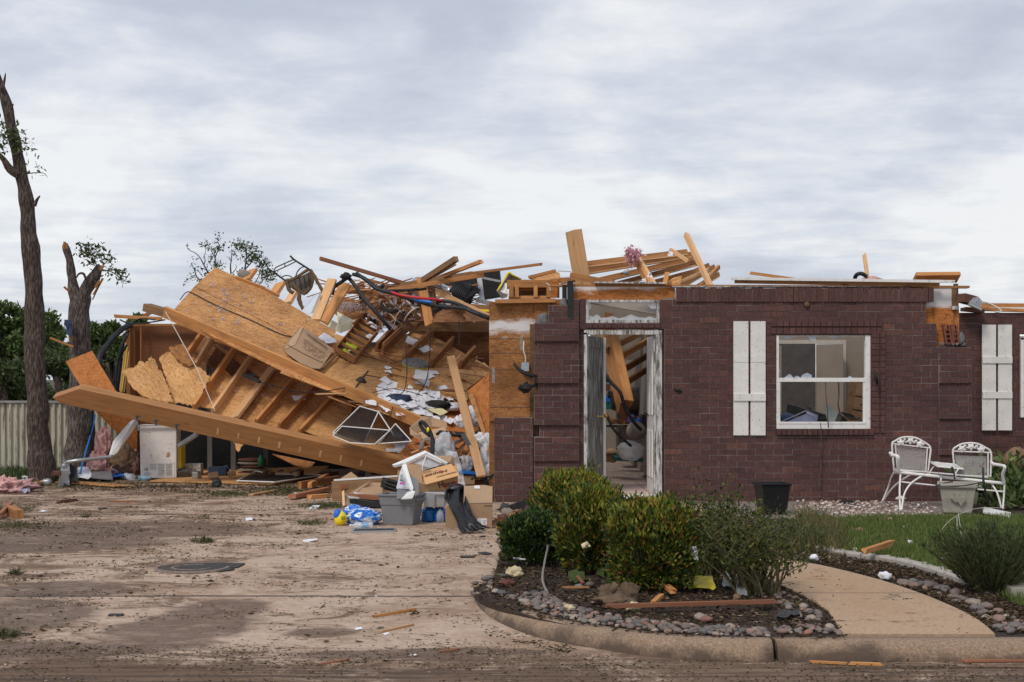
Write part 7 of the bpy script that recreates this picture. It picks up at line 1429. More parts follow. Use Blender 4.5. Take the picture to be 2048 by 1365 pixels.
mb = MB(); mb.blob(W(757,1002,17.7),(.04,.04,.06),3,.2); tag(mb.build('plastic_scrap',M['white_plastic']),'little grey white piece beside the black case','plastic')
# blue wrapped pack with yellow bottle
bpk = thing('wrapped_bottle','yellow and blue detergent bottle lying in a blue wrapper','bottle',GD(690,1052))
mb = MB(); c = GD(681,1052,.08); mb.blob(c,(.07,.06,.08),3,.08,1.2,18,12); mb.build('body',M['yellow'],bpk); mb = MB(); mb.blob(c+Vector((-.03,-.005,.045)),(.045,.055,.06),5,.05,1,16,10); mb.build('cap',M['blue_tarp'],bpk)
text_on('lettering','28',bpk,M['ink'],c+Vector((.015,-.064,-.01)),Vector((1,0,.15)),Vector((0,0,1)),.05)
m,nt,b = newmat('blue_white_film'); n_ = noi(nt,wcoords(nt,(8,8,14)),1.0,5,.6,1.2); nt.links.new(ramp(nt,n_,[(.44,(.01,.14,.55)),(.52,(.02,.22,.68)),(.56,(.7,.75,.85))]),b.inputs['Base Color']); b.inputs['Roughness'].default_value = .22; M['bluefilm'] = m
mb = MB(); mb.blob(GD(728,1050,.08),(.17,.12,.09),6,.35,2.2,34,20,pinch=.6); mb.blob(GD(708,1046,.12),(.11,.1,.07),8,.35,2.2,24,16,pinch=.6); tag(mb.build('wrapper_bag',M['bluefilm']),'crinkled blue and white plastic wrapper beside the yellow bottle','wrapper')
wb = thing('water_bottle','clear water bottle with blue label lying before the blue wrapper','bottle',GD(728,1058)); c = GD(716,1058,.035); MY = Matrix.Rotation(R(90),3,'Y')
mb = MB(); mb.lathe([(0,0),(.032,.002),(.035,.02),(.033,.10),(.035,.16),(.03,.19),(.013,.215),(.012,.235)],c+Vector((.16,0,0)),14,Matrix.Rotation(R(-90),3,'Y')); mb.build('body',M['clear2'],wb)
mb = MB(); mb.lathe([(.0345,0),(.036,.005),(.036,.07),(.0345,.075)],c+Vector((.115,0,0)),14,Matrix.Rotation(R(-90),3,'Y')); mb.build('label_band',plain('bottle_label',(.25,.4,.7),.4,var=.8,nscale=60),wb)
mb = MB(); mb.lathe([(0,0),(.014,0),(.014,.02),(0,.02)],c+Vector((-.07,0,0)),12,Matrix.Rotation(R(-90),3,'Y')); mb.build('cap',M['white_plastic'],wb)
gr = thing('vent_grate','flat grey metal vent grate lying on the driveway','grate',GD(747,1063)); q = [GD(704,1067,.012),GD(790,1065,.012),GD(791,1060,.012),GD(709,1061,.012)]; mb = MB()
for i in range(4): mb.board(q[i],q[(i+1) % 4],.02,.02)
mb.build('frame',M['gray_metal'],gr); mb = MB()
for i in range(1,30): f = i/30; mb.board(q[0].lerp(q[1],f),q[3].lerp(q[2],f),.008,.008)
mb.build('slats',M['dark_metal'],gr)
# cooler, blue jugs, black bag, tall carton
mb = MB(); mb.bb(W(848,1015,15.7),(W(890,0,15.7).x,16.0,W(0,985,15.7).z)); mb.bb(W(869,1014,15.68),(W(872,0,15.7).x,15.7,W(0,988,15.7).z),1); mb.bb(W(872,990,15.67),(W(892,0,15.7).x,15.7,W(0,987,15.7).z),1); tag(mb.build('metal_case',[M['gray_metal'],M['chrome']],bevel=.008),'silver case resting on the blue water jugs','case')
for k,(px,lab) in enumerate(((856,'left blue water jug under the silver case'),(878,'right blue water jug under the silver case'))):
    mb = MB(); mb.lathe([(0,0),(.075,.003),(.085,.02),(.08,.05),(.086,.065),(.08,.09),(.086,.105),(.08,.13),(.05,.155),(.025,.16),(0,.16)],GD(px,1046,.005)+Vector((0,.1,0)),22); o = tag(mb.build('water_jug',M['blue_jug']),lab,'jug','blue water jugs')
mb = MB(); mb.lathe([(0,0),(.04,.0),(.042,.08),(.03,.12),(.012,.14),(.012,.15)],GD(880,1046,.005),14); tag(mb.build('bottle',M['clear']),'small clear bottle in front of the right blue jug','bottle')
tb2 = thing('tall_carton','tall brown carton with a white shipping label beside the pier','box',GD(948,1055))
y0 = GD(946,1058,0).y; zf = gz(y0)+.004; bx = lambda px: W(px,0,y0).x; bz = lambda py: H-(py-HY)*y0/F
mb = MB(); mb.bb((bx(926),y0,zf),(bx(984),y0+.35,bz(1008))); mb.build('body',M['card'],tb2)
mb = MB(); mb.slab([(bx(927),y0-.004,bz(1007.5)),(bx(984.5),y0-.004,bz(1005.5)),(bx(985),y0+.05,bz(974)),(bx(968),y0+.05,bz(971)),(bx(928),y0+.04,bz(973))],.006); mb.build('flap',M['card_pale'],tb2)
mb = MB(); mb.bb((bx(955),y0-.003,bz(1050)),(bx(974),y0-.0005,bz(1037))); mb.build('label',M['paper'],tb2); mb = MB()
for k in range(7): mb.bb((bx(957+(k % 2)*9),y0-.0045,bz(1040.6+k*1.3)),(bx(957+(k % 2)*9+random.uniform(3,7)),y0-.0031,bz(1040+k*1.3)))
mb.build('label_print',M['grayink'],tb2); mb = MB(); mb.bb((bx(968),y0-.002,bz(1013)),(bx(984),y0-.0005,bz(1011.6))); mb.build('seam',M['ink'],tb2); mb = MB(); mb.slab([(bx(948),y0+.03,bz(978)),(bx(960),y0+.03,bz(978)),(bx(959),y0+.045,bz(972)),(bx(949),y0+.045,bz(972))],.002); mb.build('tape',M['paper'],tb2)
mb = MB(); mb.bb((bx(890),y0+.1,zf),(bx(925),y0+.4,bz(1017))); tag(mb.build('low_carton',M['card']),'low brown carton behind the black trash bag','box')
mb = MB(); bagpx = [[(903,973,15.5),(926,970,15.5)],[(890,983,15.45),(930,990,15.3)],[(888,998,15.35),(936,1005,15.2)],[(898,1012,15.2),(941,1018,15.05)],[(907,1030,15.05),(946,1032,15.0)],[(914,1045,14.95),(956,1044,14.9)],[(917,1058,14.85),(968,1054,14.85)],[(922,1066,14.8),(983,1057,14.85)]]
nB = 22
for j,(l_,r_) in enumerate(bagpx):
    for i in range(nB+1):
        f = i/nB; p = W(*l_).lerp(W(*r_),f); q = p*7+Vector((j*.1,0,0)); h = 1-2*abs(mnoise.noise(Vector((f*4+j*.22,j*.3+f,2)))); p = p+Vector((0,-.07*math.sin(math.pi*f)-.085*h-.02*mnoise.noise(p*22),.02*h)); mb.v.append(p)
for j in range(len(bagpx)-1):
    for i in range(nB): q = j*(nB+1)+i; mb.face([q,q+1,q+nB+2,q+nB+1],[(0,0)]*4,0,True)
mb.blob(W(913,978,15.4),(.08,.05,.05),4,.5,2.5,18,12,pinch=.5); tag(mb.build('trash_bag',M['blackbag']),'glossy black trash bag slumped over the cartons','bag')
sd = mb
# rubble at pier foot
rb = random.Random(8)
lumber((990,1030,17.3),(1078,1000,16.9),17,'black_matte','charred dark timber leaning before the brick pier',.09,grp=None); lumber((988,1052,17.2),(1040,1008,17.4),7,'twig','thin dark stick behind the charred timber',.04,grp=None)
for k,(px,py) in enumerate(((1018,1032),(1044,1022),(1062,1028),(1030,1046),(1052,1045),(1068,1015))):
    mb = MB(); mb.box(GD(px,py,.04),(.19,.09,.058),(rb.uniform(-.4,.4),rb.uniform(-.4,.4),rb.uniform(0,3))); tag(mb.build('loose_brick',M['brick'],bevel=.004),'dark red brick fallen at the foot of the pier','brick','bricks fallen at the foot of the pier')
for k in range(14):
    mb = MB(); mb.blob(GD(rb.uniform(992,1072),rb.uniform(1020,1058),.03),rb.uniform(.03,.08),k,.4,1.5,9,6,flatten=.6); tag(mb.build('rubble_chunk',M[rb.choice(['shingle','interior','rust','rock_pale','shingle'])]),'rubble chunk among the fallen bricks by the pier','rubble','rubble chunks by the pier')
for k in range(8): a = GD(rb.uniform(985,1060),rb.uniform(1030,1060),.02); mb = MB(); mb.board(a,a+Vector((rb.uniform(-.3,.3),rb.uniform(-.1,.1),.03)),.03,.05,jag=.03); tag(mb.build('splinter',M[rb.choice(['pine','pine_dark','cedar'])]),'short wood splinter among the bricks by the pier','wood','splinters by the pier')
# ---------------------------------------------------------------- bench, planter, pot
be = thing('garden_bench','tilted white wrought iron double seat with rose pattern backs','bench',G(1880,1022))
def Q(zx,zy,d=17.3): return W(1740+zx/6.65,860+zy/6.65,d)
def bt(pts,r,nm,n=6,mat='white'): mb = MB(); mb.tube(catmull([Q(*p) for p in pts],5),r,n); return mb.build(nm,M[mat],be)
bt([(318,560,17.5),(1790,715,17.0)],.022,'seat_rail'); bt([(325,530,17.9),(1600,640,17.5)],.014,'seat_rail')
def back(left,arch,right,bars,inner,mesh,roses,d):
    mb = MB(); mb.tube(catmull([Q(*p,d) for p in left+arch+right],5),.0115,6); [mb.tube([Q(*a,d),Q(*b_,d)],.0085,5) for a,b_ in bars+inner]; o = mb.build('backrest',M['white'],be)
    P = [Q(*p,d+.03) for p in mesh]; g = MB(); n = 20
    for i in range(n+1):
        f = i/n; a,b_ = P[0].lerp(P[1],f),P[3].lerp(P[2],f)
        s0 = f-.35; g_ = lambda u,v_: P[0].lerp(P[1],u).lerp(P[3].lerp(P[2],u),v_)
        for sgn in (1,-1):
            u0,u1 = f,f+sgn*.45; v0,v1 = 0,1
            if u1 > 1: v1 = (1-u0)/(u1-u0); u1 = 1
            if u1 < 0: v1 = (0-u0)/(u1-u0); u1 = 0
            g.board(g_(u0,v0),g_(u1,v1),.0028,.003,(1,0,0))
    for i in range(1,n//2):
        v_ = i/(n//2); 
        for sgn,u0 in ((1,0),(-1,1)):
            v1 = v_+2.22*1; u1 = u0+sgn*(1-v_)*.45; g.board(g_(u0,v_),g_(u1,1),.0028,.003,(1,0,0))
    reparent(g.build('mesh_panel',M['white']),o)
    for (x_,y_,r_) in roses:
        mb = MB(); pts = []
        for k in range(22): a = 2*math.pi*k/22; rr = r_*(1+.25*math.sin(5*a+x_)+.12*math.sin(9*a)); pts.append(Q(x_+rr*math.cos(a),y_+rr*.9*math.sin(a),d-.01))
        c = Q(x_,y_,d-.025); b0 = len(mb.v); mb.v += pts+[c]; [mb.face([k,(k+1) % 22,22],[(0,0)]*3) for k in range(22)]; mb.v += [p+Vector((0,.015,0)) for p in pts]; [mb.face([k,23+k,23+(k+1) % 22,(k+1) % 22],[(0,0)]*4) for k in range(22)]; reparent(mb.build('rose',M['white']),o)
back([(322,560),(305,380),(294,190)],[(335,150),(410,108),(520,96),(620,112),(720,165)],[(803,240),(790,400),(770,600)],[((300,186),(795,242)),((325,515),(390,545)),((400,545),(770,560))],[((338,200),(365,545)),((762,242),(743,560))],[(352,205),(738,262),(742,550),(388,540)],[(412,168,46),(540,146,44),(668,192,50),(462,130,17),(478,165,12),(612,152,20),(590,175,12)],17.45)
back([(1135,620),(1112,400),(1105,270)],[(1160,220),(1230,188),(1340,176),(1440,190),(1530,235)],[(1608,300),(1608,500),(1598,680)],[((1108,284),(1602,303)),((1140,605),(1590,622))],[((1570,305),(1570,620))],[(1128,335),(1548,355),(1555,608),(1160,600)],[(1225,252,46),(1345,226,46),(1480,262,50),(1268,214,17),(1290,240,12),(1420,220,20),(1400,245,12)],17.15)
mb = MB(); tp = [Q(790,425,17.6),Q(1130,462,17.5),Q(1238,525,17.1),Q(905,490,17.15)]; mb.slab(tp,.006,away=Vector((0,0,-1))); mb.build('table_tray',M['shutter'],be); mb = MB(); [mb.tube([tp[i],tp[(i+1) % 4]],.01,5) for i in range(4)]; mb.build('tray_rim',M['white'],be)
bt([(870,470,17.4),(825,520,17.4),(788,590,17.4)],.009,'support'); bt([(1180,520,17.1),(1145,570,17.1),(1135,640,17.1)],.009,'support')
bt([(322,565,17.8),(280,640,17.9),(240,770,18.0),(155,968,18.05)],.012,'leg'); bt([(530,605,17.5),(400,685,17.6),(270,810,17.8),(165,968,18.05)],.012,'leg'); bt([(405,590,17.3),(394,800,17.2),(402,1078,16.95)],.012,'leg'); bt([(682,620,17.3),(545,715,17.2),(455,860,17.1),(420,1072,16.95)],.012,'leg')
bt([(400,692,17.3),(870,742,17.2)],.011,'stretcher'); bt([(1430,792,17.1),(1785,825,17.0)],.011,'stretcher'); bt([(948,640,17.2),(935,725,17.2)],.011,'leg'); bt([(1790,715,17.0),(1782,860,17.0),(1765,1060,16.95)],.012,'leg'); bt([(1610,710,17.1),(1690,840,17.0),(1748,1045,16.95)],.012,'leg'); bt([(1632,715,17.5),(1620,880,17.7),(1598,1000,17.9)],.012,'leg'); bt([(1460,750,17.5),(1530,830,17.7),(1575,960,17.9)],.01,'leg')
bt([(1610,425,17.2),(1640,455,17.1),(1720,470,17.0),(1785,485,16.9),(1790,520,16.9),(1765,600,16.95),(1785,712,17.0)],.02,'armrest'); bt([(275,300,17.3),(285,335,17.3),(360,352,17.2),(378,400,17.2),(375,575,17.3)],.024,'armrest')
mb = MB(); mb.blob(Q(410,915,17.1),(.05,.03,.03),3,.6,3); tag(mb.build('dry_grass_knot',M['rope']),'dry grass knotted round the front bench leg','grass clump')
# planter with raised state outline
pl = thing('stone_planter','square tan stone planter with a raised state outline','planter',G(1918,1030)); yP = 16.5; cP = Vector((W(1915,0,yP+.2).x,yP+.2,.12)); angP = R(-17)
def pring(w_,z): 
    out = []
    for sx,sy in ((-1,-1),(1,-1),(1,1),(-1,1)): v_ = Vector((sx*w_/2,sy*w_/2,z)); v_.rotate(Euler((0,0,angP))); out.append(cP+v_)
    return out
ring_mesh([pring(.31,.012),pring(.32,.03),pring(.40,.31),pring(.455,.312),pring(.46,.36),pring(.40,.362),pring(.37,.25)]).build('body',M['stucco'],pl,bevel=.012)
mb = MB(); rg = pring(.34,.255); mb.slab(rg,.02,away=Vector((0,0,-1))); mb.build('soil',M['mulch'],pl)
TX = [(.36,1),(.56,1),(.56,.76),(.66,.72),(.80,.70),(.95,.70),(.97,.52),(1.0,.40),(.88,.30),(.78,.18),(.74,0),(.62,.06),(.54,.22),(.44,.34),(.34,.26),(.24,.34),(.16,.46),(0,.58),(.36,.60)]
P0 = pring(.32,.03); P5 = pring(.40,.31)
def facept(a,b_,u,v_,o): 
    lo,hi = P0[a].lerp(P0[b_],u),P5[a].lerp(P5[b_],u); p = lo.lerp(hi,v_); n = (P0[b_]-P0[a]).cross(Vector((0,0,1))).normalized(); return p+n*o
for (a,b_) in ((0,1),(1,2)):
    mb = MB(); c0 = sum((facept(a,b_,.28+.48*x_,.28+.52*y_,.014) for x_,y_ in TX),Vector())/len(TX)
    F_ = [facept(a,b_,.28+.48*x_,.28+.52*y_,.042) for x_,y_ in TX]; B_2 = [facept(a,b_,.28+.48*x_,.28+.52*y_,-.01) for x_,y_ in TX]; n = len(TX); mb.v = F_+B_2; mb.face(list(range(n)),[(0,0)]*n)
    for i in range(n): mb.face([i,n+i,n+(i+1) % n,(i+1) % n],[(0,0)]*4)
    mb.build('raised_emblem',M['stucco'],pl)
mb = MB(); mb.tube(catmull([Q(880,745,16.5),Q(980,710,16.6),Q(1100,690,16.8)],4),.008,6); mb.tube(catmull([Q(880,750,16.45),Q(1060,755,16.4),Q(1300,735,16.3),Q(1510,690,16.5)],4),.008,6); mb.tube(catmull([Q(1125,660,16.7),Q(1120,590,16.7),Q(1095,500,16.7),Q(1080,520,16.7)],4),.012,6,rough=.3); mb.tube(catmull([Q(1575,960,16.8),Q(1545,860,16.7),Q(1510,690,16.6),Q(1505,500,16.6)],4),.014,6,rough=.4,fr=20); tag(mb.build('plant_stand',M['dark_metal']),'rusty iron plant stand toppled over the stone planter','stand')
mb = MB(); mb.box(G(1970,1026)+Vector((0,0,.03)),(.14,.1,.06),(0,0,.3)); tag(mb.build('stone_block',M['stucco'],bevel=.01),'small stone block at the right foot of the planter','stone')
# black nursery pot
po = thing('black_pot','square black plastic nursery pot on the patio by the wall','pot',G(1543,1030)); yB = 16.45; cB = Vector((W(1544,0,yB+.18).x,yB+.18,.128))
def bring(w_,z,a=R(8)):
    out = []
    for sx,sy in ((-1,-1),(1,-1),(1,1),(-1,1)): v_ = Vector((sx*w_/2,sy*w_/2,z)); v_.rotate(Euler((0,0,a))); out.append(cB+v_)
    return out
ring_mesh([bring(.27,0),bring(.335,.335),bring(.37,.337),bring(.375,.36),bring(.34,.36),bring(.26,.03)]).build('body',M['black'],po,bevel=.02)
# small things on the patio
rr1 = random.Random(21)
mb = MB(); mb.box(G(1717,1001)+Vector((0,0,.06)),(.2,.12,.05),(.1,-.25,.4)); tag(mb.build('blue_carton',plain('pale_blue_card',(.35,.45,.6),.7)),'pale blue flattened packet on the patio','packet')
mb = MB(); mb.blob(G(1693,1008)+Vector((0,0,.02)),(.1,.06,.03),3,.4); tag(mb.build('black_cloth',M['black_matte']),'black rag beside the pale blue packet','rag')
mb = MB(); mb.slab([G(1966,1032)+Vector((0,0,.05)),G(2020,1040)+Vector((0,0,.03)),G(2022,1034)+Vector((0,0,.05)),G(1968,1026)+Vector((0,0,.07))],.02,away=Vector((0,0,-1))); tag(mb.build('white_board',M['white_plastic']),'white flat board lying at the right end of the lawn','board')
mb = MB(); mb.lathe([(0,0),(.03,0),(.03,.05),(0,.05)],G(1638,1034)+Vector((0,0,.02)),12,Matrix.Rotation(R(80),3,'X')); tag(mb.build('tape_roll',plain('pale_blue_roll',(.4,.6,.75),.5)),'small pale blue roll at the edge of the lawn','roll')
pg = [G(1575,1038),G(1595,1004),G(1850,1006),G(1885,1030),G(1800,1037)]; x,y = scatter(pg,2600); n = len(x); kk = rng.uniform(0,1,n) < .9-np.abs((x*F/y+CX)-1700)/260
x,y = x[kk],y[kk]; n = len(x); tag(leafmesh('insulation_rubble',M['rubble'],np.stack([x,y,np.full(n,.126)+rng.uniform(0,.012,n)],1),.05,.03,np.stack([rng.normal(size=n),rng.normal(size=n),rng.normal(size=n)*.15],1),jit=0),'pinkish insulation and plaster crumbs strewn over the patio','rubble',kind='stuff')
for k,(px,py,s_,mt,lab) in enumerate(((1660,1105,.045,'rock_pale','pale yellow foam lump beside the top of the path'),(1710,1107,.03,'rock_pale','small pale foam chip at the edging corner'),(1718,1069,.05,'kraft','flattened tan insulation wad on the lawn'),(1888,1071,.045,'rust','red brick fragment on the lawn near the bush'),(1808,1061,.02,'white_plastic','tiny white crumb on the lawn below the bench'),(1820,1092,.03,'paper','white paper scrap on the lawn near the edging'),(1780,1045,.03,'pink','pink crumb on the far lawn'),(1884,1124,.02,'paper','tiny white scrap near the rosemary bush'),(1628,1123,.04,'paper','white scrap where the path starts'),(1770,1160,.05,'paper','whitish shell-like scrap on the mulch right of the path'))):
    mb = MB(); mb.blob(G(px,py)+Vector((0,0,.03)),(s_,s_,s_*.7),k,.5,2,12,8); tag(mb.build('litter_piece',M[mt]),lab,'litter')
# plants beside the wing wall
def plantcl(px,py,d,rx,rz,n,label,mat='leaf_dark',L=.14,wd=.05,seed=0):
    c = np.array(W(px,py,d)); pts = rng.normal(size=(n,3))*np.array([rx,rx*.8,rz])*.5+c; pts[:,2] = np.maximum(pts[:,2],.13); t = thing('shrub',label,'shrub',Vector((c[0],c[1],.12)))
    leafmesh('foliage',M[mat],pts,L,wd,np.stack([rng.normal(size=n)*.6,rng.normal(size=n)*.6,np.ones(n)*.7],1),parent=t); mb = MB()
    for k in range(9): a = Vector((c[0]+rng.normal()*rx*.2,c[1]+rng.normal()*.1,.1)); mb.tube([a,a+Vector((rng.normal()*rx*.4,rng.normal()*.1,rz*.7))],.008,5)
    mb.build('stem',M['twig'],t); return t
plantcl(2020,975,18.0,.55,.35,700,'dark leafy shrub behind the right end of the bench'); plantcl(2050,1000,17.5,.45,.3,500,'low dark plant at the right picture edge by the bench'); plantcl(1985,990,18.2,.3,.25,300,'small dark plant between bench legs and the wing wall')
for k,(px,py,s_,mt,lab) in enumerate(((1985,952,.17,'kraft','brown flower pot shard in the shrub behind the bench'),(2035,925,.2,'kraft','pinkish brown cardboard mass behind the shrub'),(2018,948,.1,'white_plastic','bent white metal piece standing in the shrub'),(2035,990,.08,'white_plastic','white blossom-like scrap in the low dark plant'))):
    mb = MB(); mb.blob(W(px,py,18.3),(s_,s_*.5,s_*.9),k+4,.4,1.6,18,12); tag(mb.build('garden_debris',M[mt]),lab,'debris')
for k in range(6): mb = MB(); a = G(1970+k*14,1008+k % 3*6); mb.board(a+Vector((0,0,.03)),a+Vector((.5,.1,.06)),.02,.03,jag=.05); tag(mb.build('fallen_stick',M['twig']),'dark stick on the soil under the right end of the bench','stick','sticks under the bench end')
# ---------------------------------------------------------------- shrubs in the near bed
M['leaf_tip'] = leafmat('leaf_tip',[(0,(.10,.14,.02)),(.45,(.22,.26,.03)),(.75,(.36,.34,.05)),(.9,(.38,.20,.04)),(1,(.22,.07,.03))])
def bush(px,base_py,dep,rx,ry,ztop,label,mat,n,L,wd,seed,boxy=.5,name='shrub',dens=.75,zb=.16):
    c = Vector(((px-CX)*dep/F,dep,.12)); t = thing(name,label,'shrub',c); rs = np.random.default_rng(seed); hz = (ztop-.12)/2; m = n*2
    u = rs.normal(size=(m,3)); u /= np.linalg.norm(u,axis=1)[:,None]; ex = 1/(np.abs(u)**(2+2*boxy)).sum(1)**(1/(2+2*boxy)); rr = rs.uniform(.0,1,m)**.30
    f = np.array([mnoise.fractal(Vector(q)*2.6+Vector((seed,0,0)),.9,2,3) for q in u]); rad = ex*rr*(1+.34*f); p = u*rad[:,None]*np.array([rx,ry,hz*1.02])+np.array([c.x,c.y,.12+hz])
    gap = np.array([mnoise.noise(Vector(q)*9+Vector((seed,3,0))) for q in p]); p = p[(gap > -.16)][:n]; u2 = (p-np.array([c.x,c.y,.12+hz*.6])); u2 /= np.linalg.norm(u2,axis=1)[:,None]
    p = p[p[:,2] > zb]; u2 = (p-np.array([c.x,c.y,.12+hz*.5])); u2 /= np.linalg.norm(u2,axis=1)[:,None]+1e-6; u2[:,2] += .5
    leafmesh('foliage',mat,p,L,wd,u2,jit=.55,parent=t)
    # new shoots poking out of the outline
    k = int(n*.14); a = rs.uniform(0,6.28,k); rr = rs.uniform(.0,.99,k)**.5; base = np.stack([c.x+rx*rr*np.cos(a),c.y+ry*rr*np.sin(a),.12+2*hz*(1-.30*rr**4)+rs.uniform(-.06,.03,k)],1)
    leafmesh('shoots',M['leaf_tip'] if mat is M['leaf_nandina'] else mat,base,L*1.2,wd*.8,np.stack([rs.normal(size=k)*.5,rs.normal(size=k)*.5,np.ones(k)],1),jit=.1,parent=t)
    mb = MB()
    for k in range(16): a = rs.uniform(0,6.28); q = c+Vector((rx*.3*math.cos(a),ry*.3*math.sin(a),0)); mb.tube([q,q+Vector((rx*.35*math.cos(a),ry*.35*math.sin(a),hz*1.1)),q+Vector((rx*.5*math.cos(a+.3),ry*.5*math.sin(a+.3),hz*1.6))],[.012,.008,.004],5)
    mb.build('stem',M['twig'],t); return t
bush(1143,1060,14.0,.36,.33,.76,'rounded green and yellow bush nearest the front door',M['leaf_nandina'],9000,.05,.020,1)
bush(1068,1140,12.1,.275,.28,.53,'low glossy round-leaved bush at the left end of the bed',M['leaf_box'],7000,.035,.024,2)
bush(1188,1160,11.6,.27,.27,.775,'middle yellow green bush of the bed, behind the frontmost one',M['leaf_nandina'],9500,.048,.019,3,.7)
bush(1302,1190,10.65,.325,.30,.765,'frontmost large yellow green clipped bush of the bed',M['leaf_nandina'],13000,.045,.018,4,.9)
bush(1250,1080,13.6,.3,.25,.47,'low yellowish bush half hidden behind the middle one',M['leaf_nandina'],4000,.045,.016,5)
# rose bush with long bare canes
rb_ = thing('rose_bush','broken sprawling rose bush with bare brown canes at the right of the bed','shrub',G(1520,1190)); bc = G(1522,1188); rs = np.random.default_rng(9); tips = []; mb = MB()
for i in range(64):
    left = i % 2; a = bc+Vector((rs.normal()*.07-(.1 if left else 0),rs.normal()*.08,0)); dx = rs.uniform(-.4,-.05) if left else rs.uniform(-.12,.17); h = rs.uniform(.3,.62)*(1-.25*abs(dx)); dy = rs.normal()*.2
    P = [a,a+Vector((dx*.3,dy*.3,h*.4)),a+Vector((dx*.7+rs.normal()*.03,dy*.7,h*.78)),a+Vector((dx+rs.normal()*.05,dy,h))]; c_ = catmull(P,4); mb.tube(c_,[.009-.0065*k/(len(c_)-1) for k in range(len(c_))],5)
    tips += [(c_[k],k/len(c_)) for k in range(4,len(c_))]
    for k in (6,8,10):
        if k < len(c_): q = c_[k]; e = q+Vector((rs.normal()*.08,rs.normal()*.08,rs.uniform(.0,.12))); mb.tube([q,e],.0025,4); tips.append((e,1)); tips.append(((q+e)/2,.8))
mb.build('cane',M['stem'],rb_)
pts = []
for q,w_ in tips:
    for k in range(int(5.5*w_)): pts.append(np.array(q)+rs.normal(size=3)*.035)
leafmesh('leaves',M['leaf_rose'],np.array(pts),.035,.018,parent=rb_)
rc = thing('rose_bush','darker leafy rose bush between the clipped bush and the sprawling canes','shrub',G(1430,1150)); bc = G(1432,1150); tips = []; mb = MB()
for i in range(60):
    a = bc+Vector((rs.normal()*.12,rs.normal()*.1,0)); dx = rs.normal()*.18; h = rs.uniform(.35,.64); P = [a,a+Vector((dx*.4,0,h*.5)),a+Vector((dx,rs.normal()*.1,h))]; c_ = catmull(P,5); mb.tube(c_,[.008-.0055*k/(len(c_)-1) for k in range(len(c_))],5); tips += [(p,1) for p in c_[2:]]
for (dx,h) in ((-.18,1.02),(-.05,.9),(.1,.95),(-.12,.85),(.2,.85)): P = [bc+Vector((dx*.3,0,.3)),bc+Vector((dx,0,h-.15))]; mb.tube(P,[.004,.002],4); tips += [(P[1]-Vector((0,0,k*.03)),.35) for k in range(6)]
mb.build('cane',M['stem'],rc)
pts = [np.array(q)+rs.normal(size=3)*.04 for q,w_ in tips for k in range(int(7*w_))]
leafmesh('leaves',M['leaf_rose'],np.array(pts),.038,.018,parent=rc)
plantcl(1450,1085,13.2,.36,.2,900,'loose green bush behind the rose canes near the black pot','leaf_rose',.05,.02)
plantcl(1410,1060,14.0,.36,.3,900,'low leafy bush behind the darker rose bush','leaf_nandina',.05,.02)
plantcl(1590,1082,13.2,.35,.16,1300,'grassy olive clump between rose canes and lawn','leaf_olive',.09,.008)
# rosemary at the right edge
rm = thing('rosemary_bush','feathery dark green needle bush at the right edge beside the path','shrub',G(1985,1192)); bc = G(1990,1190); mb = MB(); pts = []; dd = []
for i in range(330):
    a = rs.uniform(0,6.28); sp_ = rs.uniform(0,1)**.6; dx,dy = math.cos(a)*sp_*.42,math.sin(a)*sp_*.35; h = rs.uniform(.36,.56)*(1-.3*sp_**2); b0 = bc+Vector((dx*.25,dy*.25+.1,0)); P = [b0,b0+Vector((dx*.45,dy*.4,h*.5)),b0+Vector((dx*.95,dy*.8,h))]; c_ = catmull(P,5); mb.tube(c_,[.005-.0035*k/(len(c_)-1) for k in range(len(c_))],4)
    for k in range(2,len(c_)):
        T = (c_[k]-c_[k-1]).normalized()
        for j in range(6): pts.append(np.array(c_[k-1].lerp(c_[k],rs.uniform()))); dd.append(np.array(T)*.9+rs.normal(size=3)*.35)
mb.build('stem',M['stem'],rm); leafmesh('needles',M['leaf_rosemary'],np.array(pts),.045,.006,np.array(dd),jit=.1,parent=rm)
mb = MB(); mb.tube(catmull([G(1870,1080),G(1900,1060)+Vector((0,0,.1)),G(1950,1045)+Vector((0,0,.15)),G(2010,1038)+Vector((0,0,.12))],4),.0025,4); mb.tube([G(1915,1085)+Vector((0,0,0)),G(1914,1085)+Vector((.0,0,.25))],.004,4); mb.tube([G(1925,1085),G(1925,1085)+Vector((-.04,0,.28))],.004,4); tag(mb.build('dry_stalk',M['rope']),'pale dry grass stalks arching over the lawn','stalk')
mb = MB(); mb.box(G(2046,1195)+Vector((0,.1,.03)),(.2,.3,.08)); tag(mb.build('paver',M['stucco']),'light paver corner at the right picture edge','paver')
